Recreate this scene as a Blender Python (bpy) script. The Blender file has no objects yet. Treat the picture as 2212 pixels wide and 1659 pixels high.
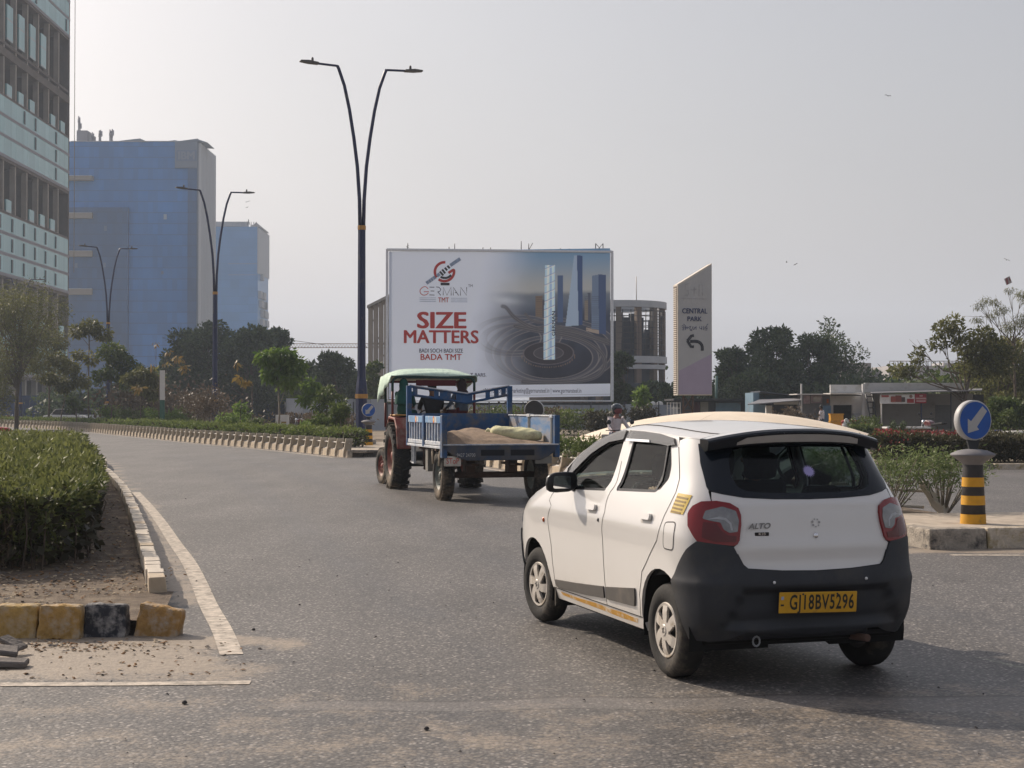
import bpy, bmesh, math, random
import numpy as np
from mathutils import Vector, Matrix, Euler, noise
from mathutils.geometry import tessellate_polygon

random.seed(7); RNG = np.random.default_rng(7)
SC = bpy.context.scene
COL = SC.collection
R = math.radians

# ------------------------------------------------------------------ camera
FPX, HOR, EYE = 3195.0, 880.3, 1.6          # focal length and horizon in the pixels of a 2212 x 1659 view, eye height
PITCH = math.atan((HOR - 829.5) / FPX)
cd = bpy.data.cameras.new('camera'); cam = bpy.data.objects.new('camera', cd); COL.objects.link(cam)
cam.location = (0, 0, EYE); cam.rotation_euler = (math.pi / 2 + PITCH, 0, 0)
cd.sensor_width = 36; cd.lens = 36 * FPX / 2212; cd.clip_start = .1; cd.clip_end = 6000
SC.camera = cam

# ------------------------------------------------------------------ daylight
SUN_AZ, SUN_EL = 47.5, 34.0                  # degrees left of straight ahead, above the horizon
to_sun = Vector((-math.sin(R(SUN_AZ)) * math.cos(R(SUN_EL)), math.cos(R(SUN_AZ)) * math.cos(R(SUN_EL)), math.sin(R(SUN_EL))))
w = bpy.data.worlds.new('World'); SC.world = w; w.use_nodes = True
nt = w.node_tree; nt.nodes.clear()
out = nt.nodes.new('ShaderNodeOutputWorld'); bg = nt.nodes.new('ShaderNodeBackground')
sky = nt.nodes.new('ShaderNodeTexSky'); sky.sky_type = 'NISHITA'; sky.sun_disc = False
sky.sun_elevation = R(SUN_EL); sky.sun_rotation = R(-SUN_AZ)
sky.air_density = 2.0; sky.dust_density = 4.6; sky.ozone_density = 1.0; sky.altitude = 60
hs = nt.nodes.new('ShaderNodeHueSaturation'); hs.inputs['Saturation'].default_value = .36
# an even milky veil over the whole sky, as in thick winter haze
veil = nt.nodes.new('ShaderNodeMix'); veil.data_type = 'RGBA'; veil.blend_type = 'ADD'; veil.inputs[0].default_value = 1.0; veil.inputs[7].default_value = (.86, .88, 1.22, 1)
tn = nt.nodes.new('ShaderNodeMix'); tn.data_type = 'RGBA'; tn.blend_type = 'MULTIPLY'; tn.inputs[0].default_value = 1.0; tn.inputs[7].default_value = (1.0, .965, .985, 1)
nt.links.new(sky.outputs[0], hs.inputs['Color']); nt.links.new(hs.outputs[0], tn.inputs[6]); nt.links.new(tn.outputs[2], veil.inputs[6]); nt.links.new(veil.outputs[2], bg.inputs[0])
bg.inputs[1].default_value = .088
nt.links.new(bg.outputs[0], out.inputs[0])
sd = bpy.data.lights.new('sun', 'SUN'); so = bpy.data.objects.new('sun', sd); COL.objects.link(so)
sd.energy = 4.4; sd.angle = R(.6); sd.color = (1.0, .86, .70)
so.rotation_euler = to_sun.to_track_quat('Z', 'Y').to_euler(); so.location = (-20, 10, 30)
SC.view_settings.view_transform = 'Standard'; SC.view_settings.look = 'None'
SC.view_settings.exposure = 0.12; SC.view_settings.gamma = 1.0; SC.view_settings.use_curve_mapping = False
SC.cycles.max_bounces = 8; SC.cycles.transparent_max_bounces = 24
SC.cycles.volume_bounces = 1; SC.cycles.sample_clamp_indirect = 6
HAZE_DENSITY = .0004

# ------------------------------------------------------------------ places read off the view: ground point / point at a distance
def G(px, py):
    Y = EYE * FPX / (py - HOR); return Vector(((px - 1106) * Y / FPX, Y, 0))
def X_(px, Y): return (px - 1106) * Y / FPX
def Z_(py, Y): return EYE + (HOR - py) * Y / FPX
def P(px, py, Y): return Vector((X_(px, Y), Y, Z_(py, Y)))

# ------------------------------------------------------------------ objects
def tag(o, label=None, cat=None, group=None, kind=None):
    if label: o['label'] = label
    if cat: o['category'] = cat
    if group: o['group'] = group
    if kind: o['kind'] = kind
    return o
def empty(name, loc=(0, 0, 0), rz=0, parent=None):
    o = bpy.data.objects.new(name, None); COL.objects.link(o); o.location = loc; o.rotation_euler = (0, 0, rz)
    o.empty_display_size = .2
    if parent: o.parent = parent
    return o
def thing(name, label, cat, loc=(0, 0, 0), rz=0, group=None):
    return tag(empty(name, loc, rz), label, cat, group)
def kids(o): return [c for c in bpy.data.objects if c.parent == o]
def copy_tree(o, parent=None, cmap=None):
    if cmap is None:
        cmap = {}
        for c in bpy.data.objects:
            if c.parent: cmap.setdefault(c.parent, []).append(c)
    n = o.copy(); COL.objects.link(n)
    if parent: n.parent = parent
    for ch in cmap.get(o, []): copy_tree(ch, n, cmap)
    return n
def mesh_obj(name, me, mat=None, parent=None, loc=None):
    o = bpy.data.objects.new(name, me); COL.objects.link(o)
    if mat is not None and not len(me.materials):
        for m in (mat if isinstance(mat, (list, tuple)) else [mat]): me.materials.append(m)
    if parent: o.parent = parent
    if loc is not None: o.location = loc
    return o

class MB:
    """collects boxes, tubes and lathes, then links them as one mesh object"""
    def __init__(s): s.v = []; s.f = []; s.mi = []; s.sm = []
    def add(s, vs, fs, M=None, mi=0, smooth=False):
        b = len(s.v)
        for p in vs:
            p = Vector(p); s.v.append(M @ p if M is not None else p)
        for f in fs: s.f.append([i + b for i in f]); s.mi.append(mi); s.sm.append(smooth)
        return s
    def box(s, lo, hi, M=None, mi=0):
        x0, y0, z0 = lo; x1, y1, z1 = hi
        v = [(x0, y0, z0), (x1, y0, z0), (x1, y1, z0), (x0, y1, z0), (x0, y0, z1), (x1, y0, z1), (x1, y1, z1), (x0, y1, z1)]
        return s.add(v, [(0, 3, 2, 1), (4, 5, 6, 7), (0, 1, 5, 4), (1, 2, 6, 5), (2, 3, 7, 6), (3, 0, 4, 7)], M, mi)
    def tube(s, pts, rad, n=8, M=None, mi=0, caps=True, smooth=True, flat=1.0):
        pts = [Vector(p) for p in pts]
        if not isinstance(rad, (list, tuple)): rad = [rad] * len(pts)
        vs = []; fs = []; up0 = None
        for i, p in enumerate(pts):
            d = (pts[min(i + 1, len(pts) - 1)] - pts[max(i - 1, 0)]).normalized()
            if up0 is None:
                a = Vector((0, 0, 1)) if abs(d.z) < .9 else Vector((1, 0, 0))
            else: a = up0
            x = d.cross(a).normalized(); y = x.cross(d).normalized(); up0 = y
            for k in range(n):
                t = 2 * math.pi * k / n; vs.append(p + x * math.cos(t) * rad[i] + y * math.sin(t) * rad[i] * flat)
        for i in range(len(pts) - 1):
            for k in range(n):
                fs.append((i * n + k, i * n + (k + 1) % n, (i + 1) * n + (k + 1) % n, (i + 1) * n + k))
        s.add(vs, fs, M, mi, smooth)
        if caps:
            b = len(s.v) - len(vs)
            s.f.append([b + k for k in range(n)][::-1]); s.mi.append(mi); s.sm.append(False)
            s.f.append([b + (len(pts) - 1) * n + k for k in range(n)]); s.mi.append(mi); s.sm.append(False)
        return s
    def lathe(s, prof, n=24, M=None, mi=0, smooth=True, axis='z'):
        vs = []; fs = []; m = len(prof)
        for k in range(n):
            t = 2 * math.pi * k / n
            for r, h in prof:
                vs.append((r * math.cos(t), r * math.sin(t), h) if axis == 'z' else (r * math.cos(t), h, r * math.sin(t)))
        for k in range(n):
            for i in range(m - 1):
                a, b, c, d = k * m + i, ((k + 1) % n) * m + i, ((k + 1) % n) * m + i + 1, k * m + i + 1
                fs.append((a, b, c, d) if axis == 'z' else (d, c, b, a))
        return s.add(vs, fs, M, mi, smooth)
    def prism(s, outline, d0, d1, M=None, mi=0, plane='xz'):
        """outline: 2-D points; extruded along the third axis from d0 to d1"""
        def mk(a, b, d): return {'xz': (a, d, b), 'xy': (a, b, d), 'yz': (d, a, b)}[plane]
        n = len(outline); vs = [mk(a, b, d0) for a, b in outline] + [mk(a, b, d1) for a, b in outline]
        tris = tessellate_polygon([[Vector((a, b, 0)) for a, b in outline]])
        fs = [tuple(t) for t in tris] + [tuple(i + n for i in t[::-1]) for t in tris]
        fs += [(i, i + n, (i + 1) % n + n, (i + 1) % n) for i in range(n)]
        return s.add(vs, fs, M, mi)
    def build(s, name, mat=None, parent=None, loc=None, bevel=0, seg=1, rot=None, subsurf=0):
        me = bpy.data.meshes.new(name); me.from_pydata([tuple(v) for v in s.v], [], s.f)
        for m in (mat if isinstance(mat, (list, tuple)) else [mat]): me.materials.append(m)
        me.polygons.foreach_set('material_index', s.mi); me.polygons.foreach_set('use_smooth', s.sm)
        bm = bmesh.new(); bm.from_mesh(me); bmesh.ops.recalc_face_normals(bm, faces=bm.faces[:])
        if bevel:
            es = [e for e in bm.edges if len(e.link_faces) == 2 and e.calc_face_angle(0) > .5]
            bmesh.ops.bevel(bm, geom=es, offset=bevel, segments=seg, affect='EDGES', profile=.5)
        bm.to_mesh(me); bm.free(); me.update()
        o = mesh_obj(name, me, None, parent, loc)
        if rot: o.rotation_euler = rot
        if subsurf:
            md = o.modifiers.new('s', 'SUBSURF'); md.levels = md.render_levels = subsurf
        return o
def T(x=0, y=0, z=0, rx=0, ry=0, rz=0, s=1):
    return Matrix.Translation((x, y, z)) @ Euler((rx, ry, rz)).to_matrix().to_4x4() @ Matrix.Scale(s, 4)
def look(p0, p1):
    """matrix whose z axis runs from p0 to p1"""
    p0 = Vector(p0); p1 = Vector(p1)
    return Matrix.Translation(p0) @ (p1 - p0).to_track_quat('Z', 'Y').to_matrix().to_4x4()

def rounded(pts, r=.03, n=3):
    """rounds the corners of a 2-D outline; r may be a list"""
    if len(pts[0]) == 3:
        k = pts[0][0]; return [(k, a, b) for a, b in rounded([q[1:] for q in pts], r, n)]
    out = []; N = len(pts)
    for i in range(N):
        p = Vector(pts[i]); a = Vector(pts[i - 1]) - p; b = Vector(pts[(i + 1) % N]) - p
        rr = r[i] if isinstance(r, (list, tuple)) else r
        rr = min(rr, a.length * .45, b.length * .45)
        if rr < 1e-4: out.append(tuple(p)); continue
        p0 = p + a.normalized() * rr; p1 = p + b.normalized() * rr
        for k in range(n + 1):
            t = k / n; out.append(tuple(p0 * (1 - t) ** 2 + p * 2 * t * (1 - t) + p1 * t * t))
    return out

FONT_FACE = bpy.data.fonts.new if False else None
def text_mesh(s, size=1.0, bold=0.0, sx=1.0, align='CENTER', shear=0.0, spacing=1.0):
    """lettering lying in the local x-z plane, facing -y; returns a mesh"""
    cu = bpy.data.curves.new('lettering', 'FONT'); cu.body = s; cu.size = size; cu.align_x = align; cu.align_y = 'CENTER'
    cu.offset = bold * size; cu.shear = shear; cu.space_character = spacing; cu.resolution_u = 3; cu.fill_mode = 'FRONT'
    ob = bpy.data.objects.new('lettering', cu); COL.objects.link(ob)
    dg = bpy.context.evaluated_depsgraph_get(); dg.update()
    me = bpy.data.meshes.new_from_object(ob.evaluated_get(dg))
    bpy.data.objects.remove(ob); bpy.data.curves.remove(cu)
    me.transform(Matrix.Rotation(math.pi / 2, 4, 'X') @ Matrix.Diagonal((sx, 1, 1, 1)))
    me.materials.clear()
    return me
def lettering(s, size, mat, parent, M, bold=0.0, sx=1.0, align='CENTER', shear=0, spacing=1.0, name='lettering'):
    me = text_mesh(s, size, bold, sx, align, shear, spacing); me.transform(M)
    return mesh_obj(name, me, mat, parent)

# ------------------------------------------------------------------ materials
def lin(r, g, b):
    f = lambda c: ((c / 255 + .055) / 1.055) ** 2.4 if c > 10 else c / 255 / 12.92
    return (f(r), f(g), f(b))
MATS = {}
def mat(name, col, rough=.7, metal=0.0, n_scale=8.0, n_amt=.12, bump=0.0, b_scale=None, spec=.4, coat=0.0, dirt=None, dirt_amt=.5, dirt_scale=1.5, trans=0.0, stretch=None):
    """plain surface with uneven colour; dirt: a second colour in patches"""
    if name in MATS: return MATS[name]
    m = bpy.data.materials.new(name); m.use_nodes = True; N = m.node_tree.nodes; L = m.node_tree.links
    b = N['Principled BSDF']; b.inputs['Roughness'].default_value = rough; b.inputs['Metallic'].default_value = metal
    b.inputs['Specular IOR Level'].default_value = spec; b.inputs['Coat Weight'].default_value = coat; b.inputs['Coat Roughness'].default_value = .09
    tc = N.new('ShaderNodeTexCoord'); src = tc.outputs['Object']
    if stretch:
        mp = N.new('ShaderNodeMapping'); mp.inputs['Scale'].default_value = stretch; L.new(src, mp.inputs[0]); src = mp.outputs[0]
    nz = N.new('ShaderNodeTexNoise'); nz.inputs['Scale'].default_value = n_scale; nz.inputs['Detail'].default_value = 6; nz.inputs['Roughness'].default_value = .6
    L.new(src, nz.inputs['Vector'])
    mr = N.new('ShaderNodeMapRange'); mr.inputs[1].default_value = .3; mr.inputs[2].default_value = .7; mr.inputs[3].default_value = 1 - n_amt; mr.inputs[4].default_value = 1 + n_amt
    L.new(nz.outputs['Fac'], mr.inputs[0])
    mx = N.new('ShaderNodeMix'); mx.data_type = 'RGBA'; mx.blend_type = 'MULTIPLY'; mx.inputs[0].default_value = 1
    mx.inputs[6].default_value = (*col, 1); L.new(mr.outputs[0], mx.inputs[7]); res = mx.outputs[2]
    if dirt:
        nd = N.new('ShaderNodeTexNoise'); nd.inputs['Scale'].default_value = dirt_scale; nd.inputs['Detail'].default_value = 8; nd.inputs['Roughness'].default_value = .65
        L.new(src, nd.inputs['Vector'])
        cr = N.new('ShaderNodeMapRange'); cr.inputs[1].default_value = .62 - .3 * dirt_amt; cr.inputs[2].default_value = .72 - .1 * dirt_amt; cr.clamp = True
        L.new(nd.outputs['Fac'], cr.inputs[0])
        m2 = N.new('ShaderNodeMix'); m2.data_type = 'RGBA'; L.new(cr.outputs[0], m2.inputs[0]); L.new(res, m2.inputs[6]); m2.inputs[7].default_value = (*dirt, 1); res = m2.outputs[2]
    L.new(res, b.inputs['Base Color'])
    if bump:
        bn = N.new('ShaderNodeTexNoise'); bn.inputs['Scale'].default_value = b_scale or n_scale * 4; bn.inputs['Detail'].default_value = 5
        L.new(src, bn.inputs['Vector']); bp = N.new('ShaderNodeBump'); bp.inputs['Strength'].default_value = bump; bp.inputs['Distance'].default_value = .02
        L.new(bn.outputs['Fac'], bp.inputs['Height']); L.new(bp.outputs[0], b.inputs['Normal'])
    MATS[name] = m; return m
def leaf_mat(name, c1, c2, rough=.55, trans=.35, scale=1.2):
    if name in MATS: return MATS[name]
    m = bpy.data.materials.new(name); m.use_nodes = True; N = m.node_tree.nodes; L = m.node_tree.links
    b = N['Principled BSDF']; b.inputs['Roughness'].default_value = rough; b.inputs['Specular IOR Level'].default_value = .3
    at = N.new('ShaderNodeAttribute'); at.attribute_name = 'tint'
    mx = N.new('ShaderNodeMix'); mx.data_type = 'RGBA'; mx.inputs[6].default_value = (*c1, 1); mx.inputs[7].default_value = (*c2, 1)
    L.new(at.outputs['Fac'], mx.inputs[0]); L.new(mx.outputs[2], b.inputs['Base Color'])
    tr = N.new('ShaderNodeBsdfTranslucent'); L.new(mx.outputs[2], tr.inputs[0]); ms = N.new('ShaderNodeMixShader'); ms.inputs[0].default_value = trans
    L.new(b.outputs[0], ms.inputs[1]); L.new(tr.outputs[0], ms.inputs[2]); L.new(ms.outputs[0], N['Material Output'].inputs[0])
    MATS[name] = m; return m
def glass_mat(name, tint=(.3, .34, .33), rough=.02, ior=1.5, gloss=1.0):
    if name in MATS: return MATS[name]
    m = bpy.data.materials.new(name); m.use_nodes = True; N = m.node_tree.nodes; L = m.node_tree.links
    N.remove(N['Principled BSDF'])
    t = N.new('ShaderNodeBsdfTransparent'); t.inputs[0].default_value = (*tint, 1)
    g = N.new('ShaderNodeBsdfGlossy'); g.inputs['Roughness'].default_value = rough; g.inputs[0].default_value = (gloss, gloss, gloss, 1)
    fr = N.new('ShaderNodeFresnel'); fr.inputs[0].default_value = ior
    ms = N.new('ShaderNodeMixShader'); L.new(fr.outputs[0], ms.inputs[0]); L.new(t.outputs[0], ms.inputs[1]); L.new(g.outputs[0], ms.inputs[2])
    L.new(ms.outputs[0], N['Material Output'].inputs[0]); MATS[name] = m; return m

concrete = mat('concrete', (.36, .33, .29), .9, n_scale=6, n_amt=.15, bump=.4, dirt=(.20, .18, .155), dirt_amt=.35, dirt_scale=3)
cream_paint = mat('cream_paint', (.60, .50, .38), .75, n_scale=4, n_amt=.10, bump=.15, dirt=(.36, .30, .23), dirt_amt=.25, dirt_scale=3)
kerb_cream = mat('kerb_cream', (.50, .41, .30), .85, n_scale=5, n_amt=.15, bump=.3, dirt=(.24, .21, .18), dirt_amt=.4, dirt_scale=4)
white_metal = mat('white_metal', (.62, .60, .57), .5, n_amt=.06)
grey_metal = mat('grey_metal', (.30, .31, .33), .5, .3, n_amt=.1)
dark_metal = mat('dark_metal', (.04, .042, .048), .5, .3, n_amt=.15)
rust_metal = mat('rust_metal', (.10, .06, .045), .8, .1, n_scale=5, n_amt=.3, bump=.2)
navy_paint = mat('navy_paint', (.016, .024, .075), .42, .1, n_amt=.15, dirt=(.07, .07, .085), dirt_amt=.12, dirt_scale=2.5)
ochre_paint = mat('ochre_paint', (.42, .22, .055), .6, n_amt=.15)
yellow_paint = mat('yellow_paint', (.60, .30, .018), .6, n_scale=10, n_amt=.12, dirt=(.22, .14, .05), dirt_amt=.12, dirt_scale=5)
black_paint = mat('black_paint', (.035, .033, .035), .65, n_scale=10, n_amt=.2, dirt=(.12, .11, .10), dirt_amt=.12, dirt_scale=5)
rubber = mat('rubber', (.022, .021, .020), .85, n_scale=12, n_amt=.25, bump=.15, dirt=(.10, .083, .065), dirt_amt=.2, dirt_scale=5)
skin_m = mat('skin', (.18, .09, .055), .55, n_amt=.08)
black_cloth = mat('black_cloth', (.015, .014, .017), .9, n_amt=.2)
bark = mat('bark', (.11, .085, .065), .9, n_scale=14, n_amt=.3, bump=.5)
bark_pale = mat('bark_pale', (.22, .19, .15), .9, n_scale=14, n_amt=.3, bump=.4)
def haze_box(x0, x1, y0, y1, z0, z1, density):
    m = bpy.data.materials.new('haze'); m.use_nodes = True; N = m.node_tree.nodes; L = m.node_tree.links; N.remove(N['Principled BSDF'])
    v = N.new('ShaderNodeVolumePrincipled'); v.inputs['Color'].default_value = (.74, .85, 1.0, 1); v.inputs['Density'].default_value = density; v.inputs['Anisotropy'].default_value = .25
    L.new(v.outputs[0], N['Material Output'].inputs['Volume']); b = MB(); b.box((x0, y0, z0), (x1, y1, z1)); return tag(b.build('haze', m), kind='stuff')
haze_box(-1600, 1600, -60, 2600, -1.1, 175, HAZE_DENSITY)
# ================================================================== curves on the ground
def smooth_line(pts, step=1.0):
    """Catmull-Rom through 2-D points, resampled at even steps; returns an n x 2 array"""
    p = [np.array(q[:2], float) for q in pts]; p = [2 * p[0] - p[1]] + p + [2 * p[-1] - p[-2]]; o = []
    for i in range(1, len(p) - 2):
        for t in np.linspace(0, 1, 40, endpoint=False):
            a, b, c, d = p[i - 1:i + 3]
            o.append(.5 * (2 * b + (c - a) * t + (2 * a - 5 * b + 4 * c - d) * t * t + (3 * b - 3 * c + d - a) * t ** 3))
    o.append(p[-2]); o = np.array(o); s = np.r_[0, np.cumsum(np.linalg.norm(np.diff(o, axis=0), axis=1))]
    n = max(2, int(round(s[-1] / step)) + 1); q = np.linspace(0, s[-1], n)
    return np.c_[np.interp(q, s, o[:, 0]), np.interp(q, s, o[:, 1])]
def normals2(l):
    d = np.gradient(l, axis=0); d /= np.linalg.norm(d, axis=1)[:, None]; return d, np.c_[d[:, 1], -d[:, 0]]   # tangent, right-hand normal
def offset(l, k): return l + normals2(l)[1] * k
def ribbon(name, l, k0, k1, z, m, parent=None, kind=None):
    a = offset(l, k0); b = offset(l, k1); n = len(l)
    vs = [(x, y, z) for x, y in a] + [(x, y, z) for x, y in b]
    me = bpy.data.meshes.new(name); me.from_pydata(vs, [], [(i, i + 1, n + i + 1, n + i) for i in range(n - 1)])
    o = mesh_obj(name, me, m, parent); tag(o, kind=kind); return o
def sheet(name, pts, z, m, kind='structure', parent=None):
    me = bpy.data.meshes.new(name); me.from_pydata([(p[0], p[1], z) for p in pts], [], [tuple(t) for t in tessellate_polygon([[Vector((p[0], p[1], 0)) for p in pts]])])
    bm = bmesh.new(); bm.from_mesh(me); bmesh.ops.recalc_face_normals(bm, faces=bm.faces[:])
    if sum(f.normal.z for f in bm.faces) < 0: bmesh.ops.reverse_faces(bm, faces=bm.faces[:])
    bm.to_mesh(me); bm.free()
    o = mesh_obj(name, me, m, parent); tag(o, kind=kind); return o

# lines measured on the ground of the view
LK = [tuple(G(*q))[:2] for q in [(366, 1300), (349, 1253), (334, 1213), (315, 1156), (297, 1113), (283, 1084), (267, 1063), (247, 1041), (231, 1026)]]
LK += [(-11.6, 42.), (-16.3, 54.), (-22.5, 68.), (-30., 84.), (-39., 101.)]
left_kerb = smooth_line(LK, .31)
M1 = smooth_line([(-5.27, 47.3), (-9, 56.1), (-14.7, 68), (-22.3, 85), (-32, 106), (-43, 124), (-58, 143)], 1.0)
M2L = smooth_line([(4.62, 17.2), (4.3, 21), (3.6, 25), (2.5, 29.5), (1.15, 34), (-.35, 39), (-.9, 41.5)], 1.0)
M2R = smooth_line([(6.4, 17.3), (6.0, 20), (5.2, 25), (4.1, 30), (2.7, 35), (1.15, 40), (.5, 42.2)], 1.0)
M2F = smooth_line([(1.6, 38.5), (2.9, 34), (4.0, 29), (4.55, 25), (4.75, 22.3), (5.1, 20.9), (5.75, 20.2), (6.6, 20.0)], 1.0)
paint_line = smooth_line([tuple(G(*q))[:2] for q in [(502, 1413), (481, 1360), (452, 1307), (430, 1256), (408, 1213), (380, 1174), (351, 1131), (323, 1095), (294, 1063)]], .3)

# ------------------------------------------------------------------ asphalt, with the dust that lies along the kerb
def road_material():
    m = bpy.data.materials.new('asphalt'); m.use_nodes = True; N = m.node_tree.nodes; L = m.node_tree.links; b = N['Principled BSDF']
    tc = N.new('ShaderNodeTexCoord'); C = tc.outputs['Object']
    def noise_(scale, detail=4, rough=.6, st=None):
        n = N.new('ShaderNodeTexNoise'); n.inputs['Scale'].default_value = scale; n.inputs['Detail'].default_value = detail; n.inputs['Roughness'].default_value = rough
        if st:
            mp = N.new('ShaderNodeMapping'); mp.inputs['Scale'].default_value = st; L.new(C, mp.inputs[0]); L.new(mp.outputs[0], n.inputs['Vector'])
        else: L.new(C, n.inputs['Vector'])
        return n.outputs['Fac']
    def rng(x, a, c, lo, hi):
        r = N.new('ShaderNodeMapRange'); r.inputs[1].default_value = a; r.inputs[2].default_value = c; r.inputs[3].default_value = lo; r.inputs[4].default_value = hi; L.new(x, r.inputs[0]); return r.outputs[0]
    def mixc(f, a, c, blend='MIX'):
        x = N.new('ShaderNodeMix'); x.data_type = 'RGBA'; x.blend_type = blend
        for s, v in ((0, f), (6, a), (7, c)):
            if isinstance(v, (int, float)): x.inputs[s].default_value = v
            elif isinstance(v, tuple): x.inputs[s].default_value = (*v, 1)
            else: L.new(v, x.inputs[s])
        return x.outputs[2]
    def math_(op, a, c):
        x = N.new('ShaderNodeMath'); x.operation = op
        for s, v in ((0, a), (1, c)):
            if isinstance(v, (int, float)): x.inputs[s].default_value = v
            else: L.new(v, x.inputs[s])
        return x.outputs[0]
    # stones set in the tar
    vo = N.new('ShaderNodeTexVoronoi'); vo.inputs['Scale'].default_value = 50; vo.inputs['Randomness'].default_value = 1; L.new(C, vo.inputs['Vector'])
    sep = N.new('ShaderNodeSeparateColor'); L.new(vo.outputs['Color'], sep.inputs[0])
    stone = mixc(rng(sep.outputs[0], .0, 1.1, .06, .95), (.060, .056, .054), (.235, .215, .195))
    stone = mixc(rng(sep.outputs[1], .88, .92, 0, .8), stone, (.44, .40, .36))
    tar = mixc(rng(vo.outputs['Distance'], .25, .6, 0, .75), stone, (.055, .052, .052))
    big = noise_(.35, 5); tr = noise_(.5, 4, .6, (3.0, .35, 1))
    col = mixc(1.0, tar, rng(big, .3, .7, .82, 1.16), 'MULTIPLY'); col = mixc(1.0, col, rng(tr, .35, .65, .88, 1.1), 'MULTIPLY')
    at = N.new('ShaderNodeAttribute'); at.attribute_name = 'dust'
    dn = math_('ADD', at.outputs['Fac'], rng(noise_(2.2, 8, .7), .3, .7, -.32, .32))
    dn = math_('ADD', dn, rng(noise_(30, 4, .7), .3, .7, -.22, .22))
    dustc = mixc(rng(noise_(16, 6, .7), .3, .7, 0, 1), (.20, .165, .13), (.36, .295, .225))
    col = mixc(rng(dn, .38, .75, 0, .92), col, dustc)
    ck = N.new('ShaderNodeAttribute'); ck.attribute_name = 'crack'
    wob = math_('ADD', ck.outputs['Fac'], rng(noise_(9, 6, .7), .3, .7, -.35, .35))
    col = mixc(rng(wob, .55, .7, 0, .8), col, (.06, .053, .048))
    wr = N.new('ShaderNodeAttribute'); wr.attribute_name = 'wear'; pa = N.new('ShaderNodeAttribute'); pa.attribute_name = 'patch'
    wv = math_('MULTIPLY', wr.outputs['Fac'], rng(noise_(.8, 5), .3, .7, .3, 1.0)); col = mixc(1.0, col, rng(wv, 0, 1, 1.0, .80), 'MULTIPLY')
    col = mixc(math_('MULTIPLY', pa.outputs['Fac'], .38), col, (.20, .182, .168))
    oil = noise_(1.1, 3, .5); col = mixc(rng(oil, .66, .72, 0, .30), col, (.07, .065, .062))
    L.new(rng(wv, 0, 1, .62, .50), b.inputs['Roughness'])
    L.new(col, b.inputs['Base Color']); b.inputs['Specular IOR Level'].default_value = .5
    bp = N.new('ShaderNodeBump'); bp.inputs['Strength'].default_value = .38; bp.inputs['Distance'].default_value = .006
    L.new(math_('SUBTRACT', rng(sep.outputs[2], 0, 1, .2, 1), vo.outputs['Distance']), bp.inputs['Height']); L.new(bp.outputs[0], b.inputs['Normal'])
    return m
asphalt = road_material()
def dist_poly(X, Y, l):
    d = np.full(X.shape, 1e9); side = np.zeros(X.shape)
    for a, c in zip(l[:-1], l[1:]):
        v = c - a; t = np.clip(((X - a[0]) * v[0] + (Y - a[1]) * v[1]) / (v @ v), 0, 1)
        dx = X - a[0] - t * v[0]; dy = Y - a[1] - t * v[1]; q = np.hypot(dx, dy)
        s = v[0] * dy - v[1] * dx; m_ = q < d; d = np.where(m_, q, d); side = np.where(m_, s, side)
    return d, side
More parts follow.
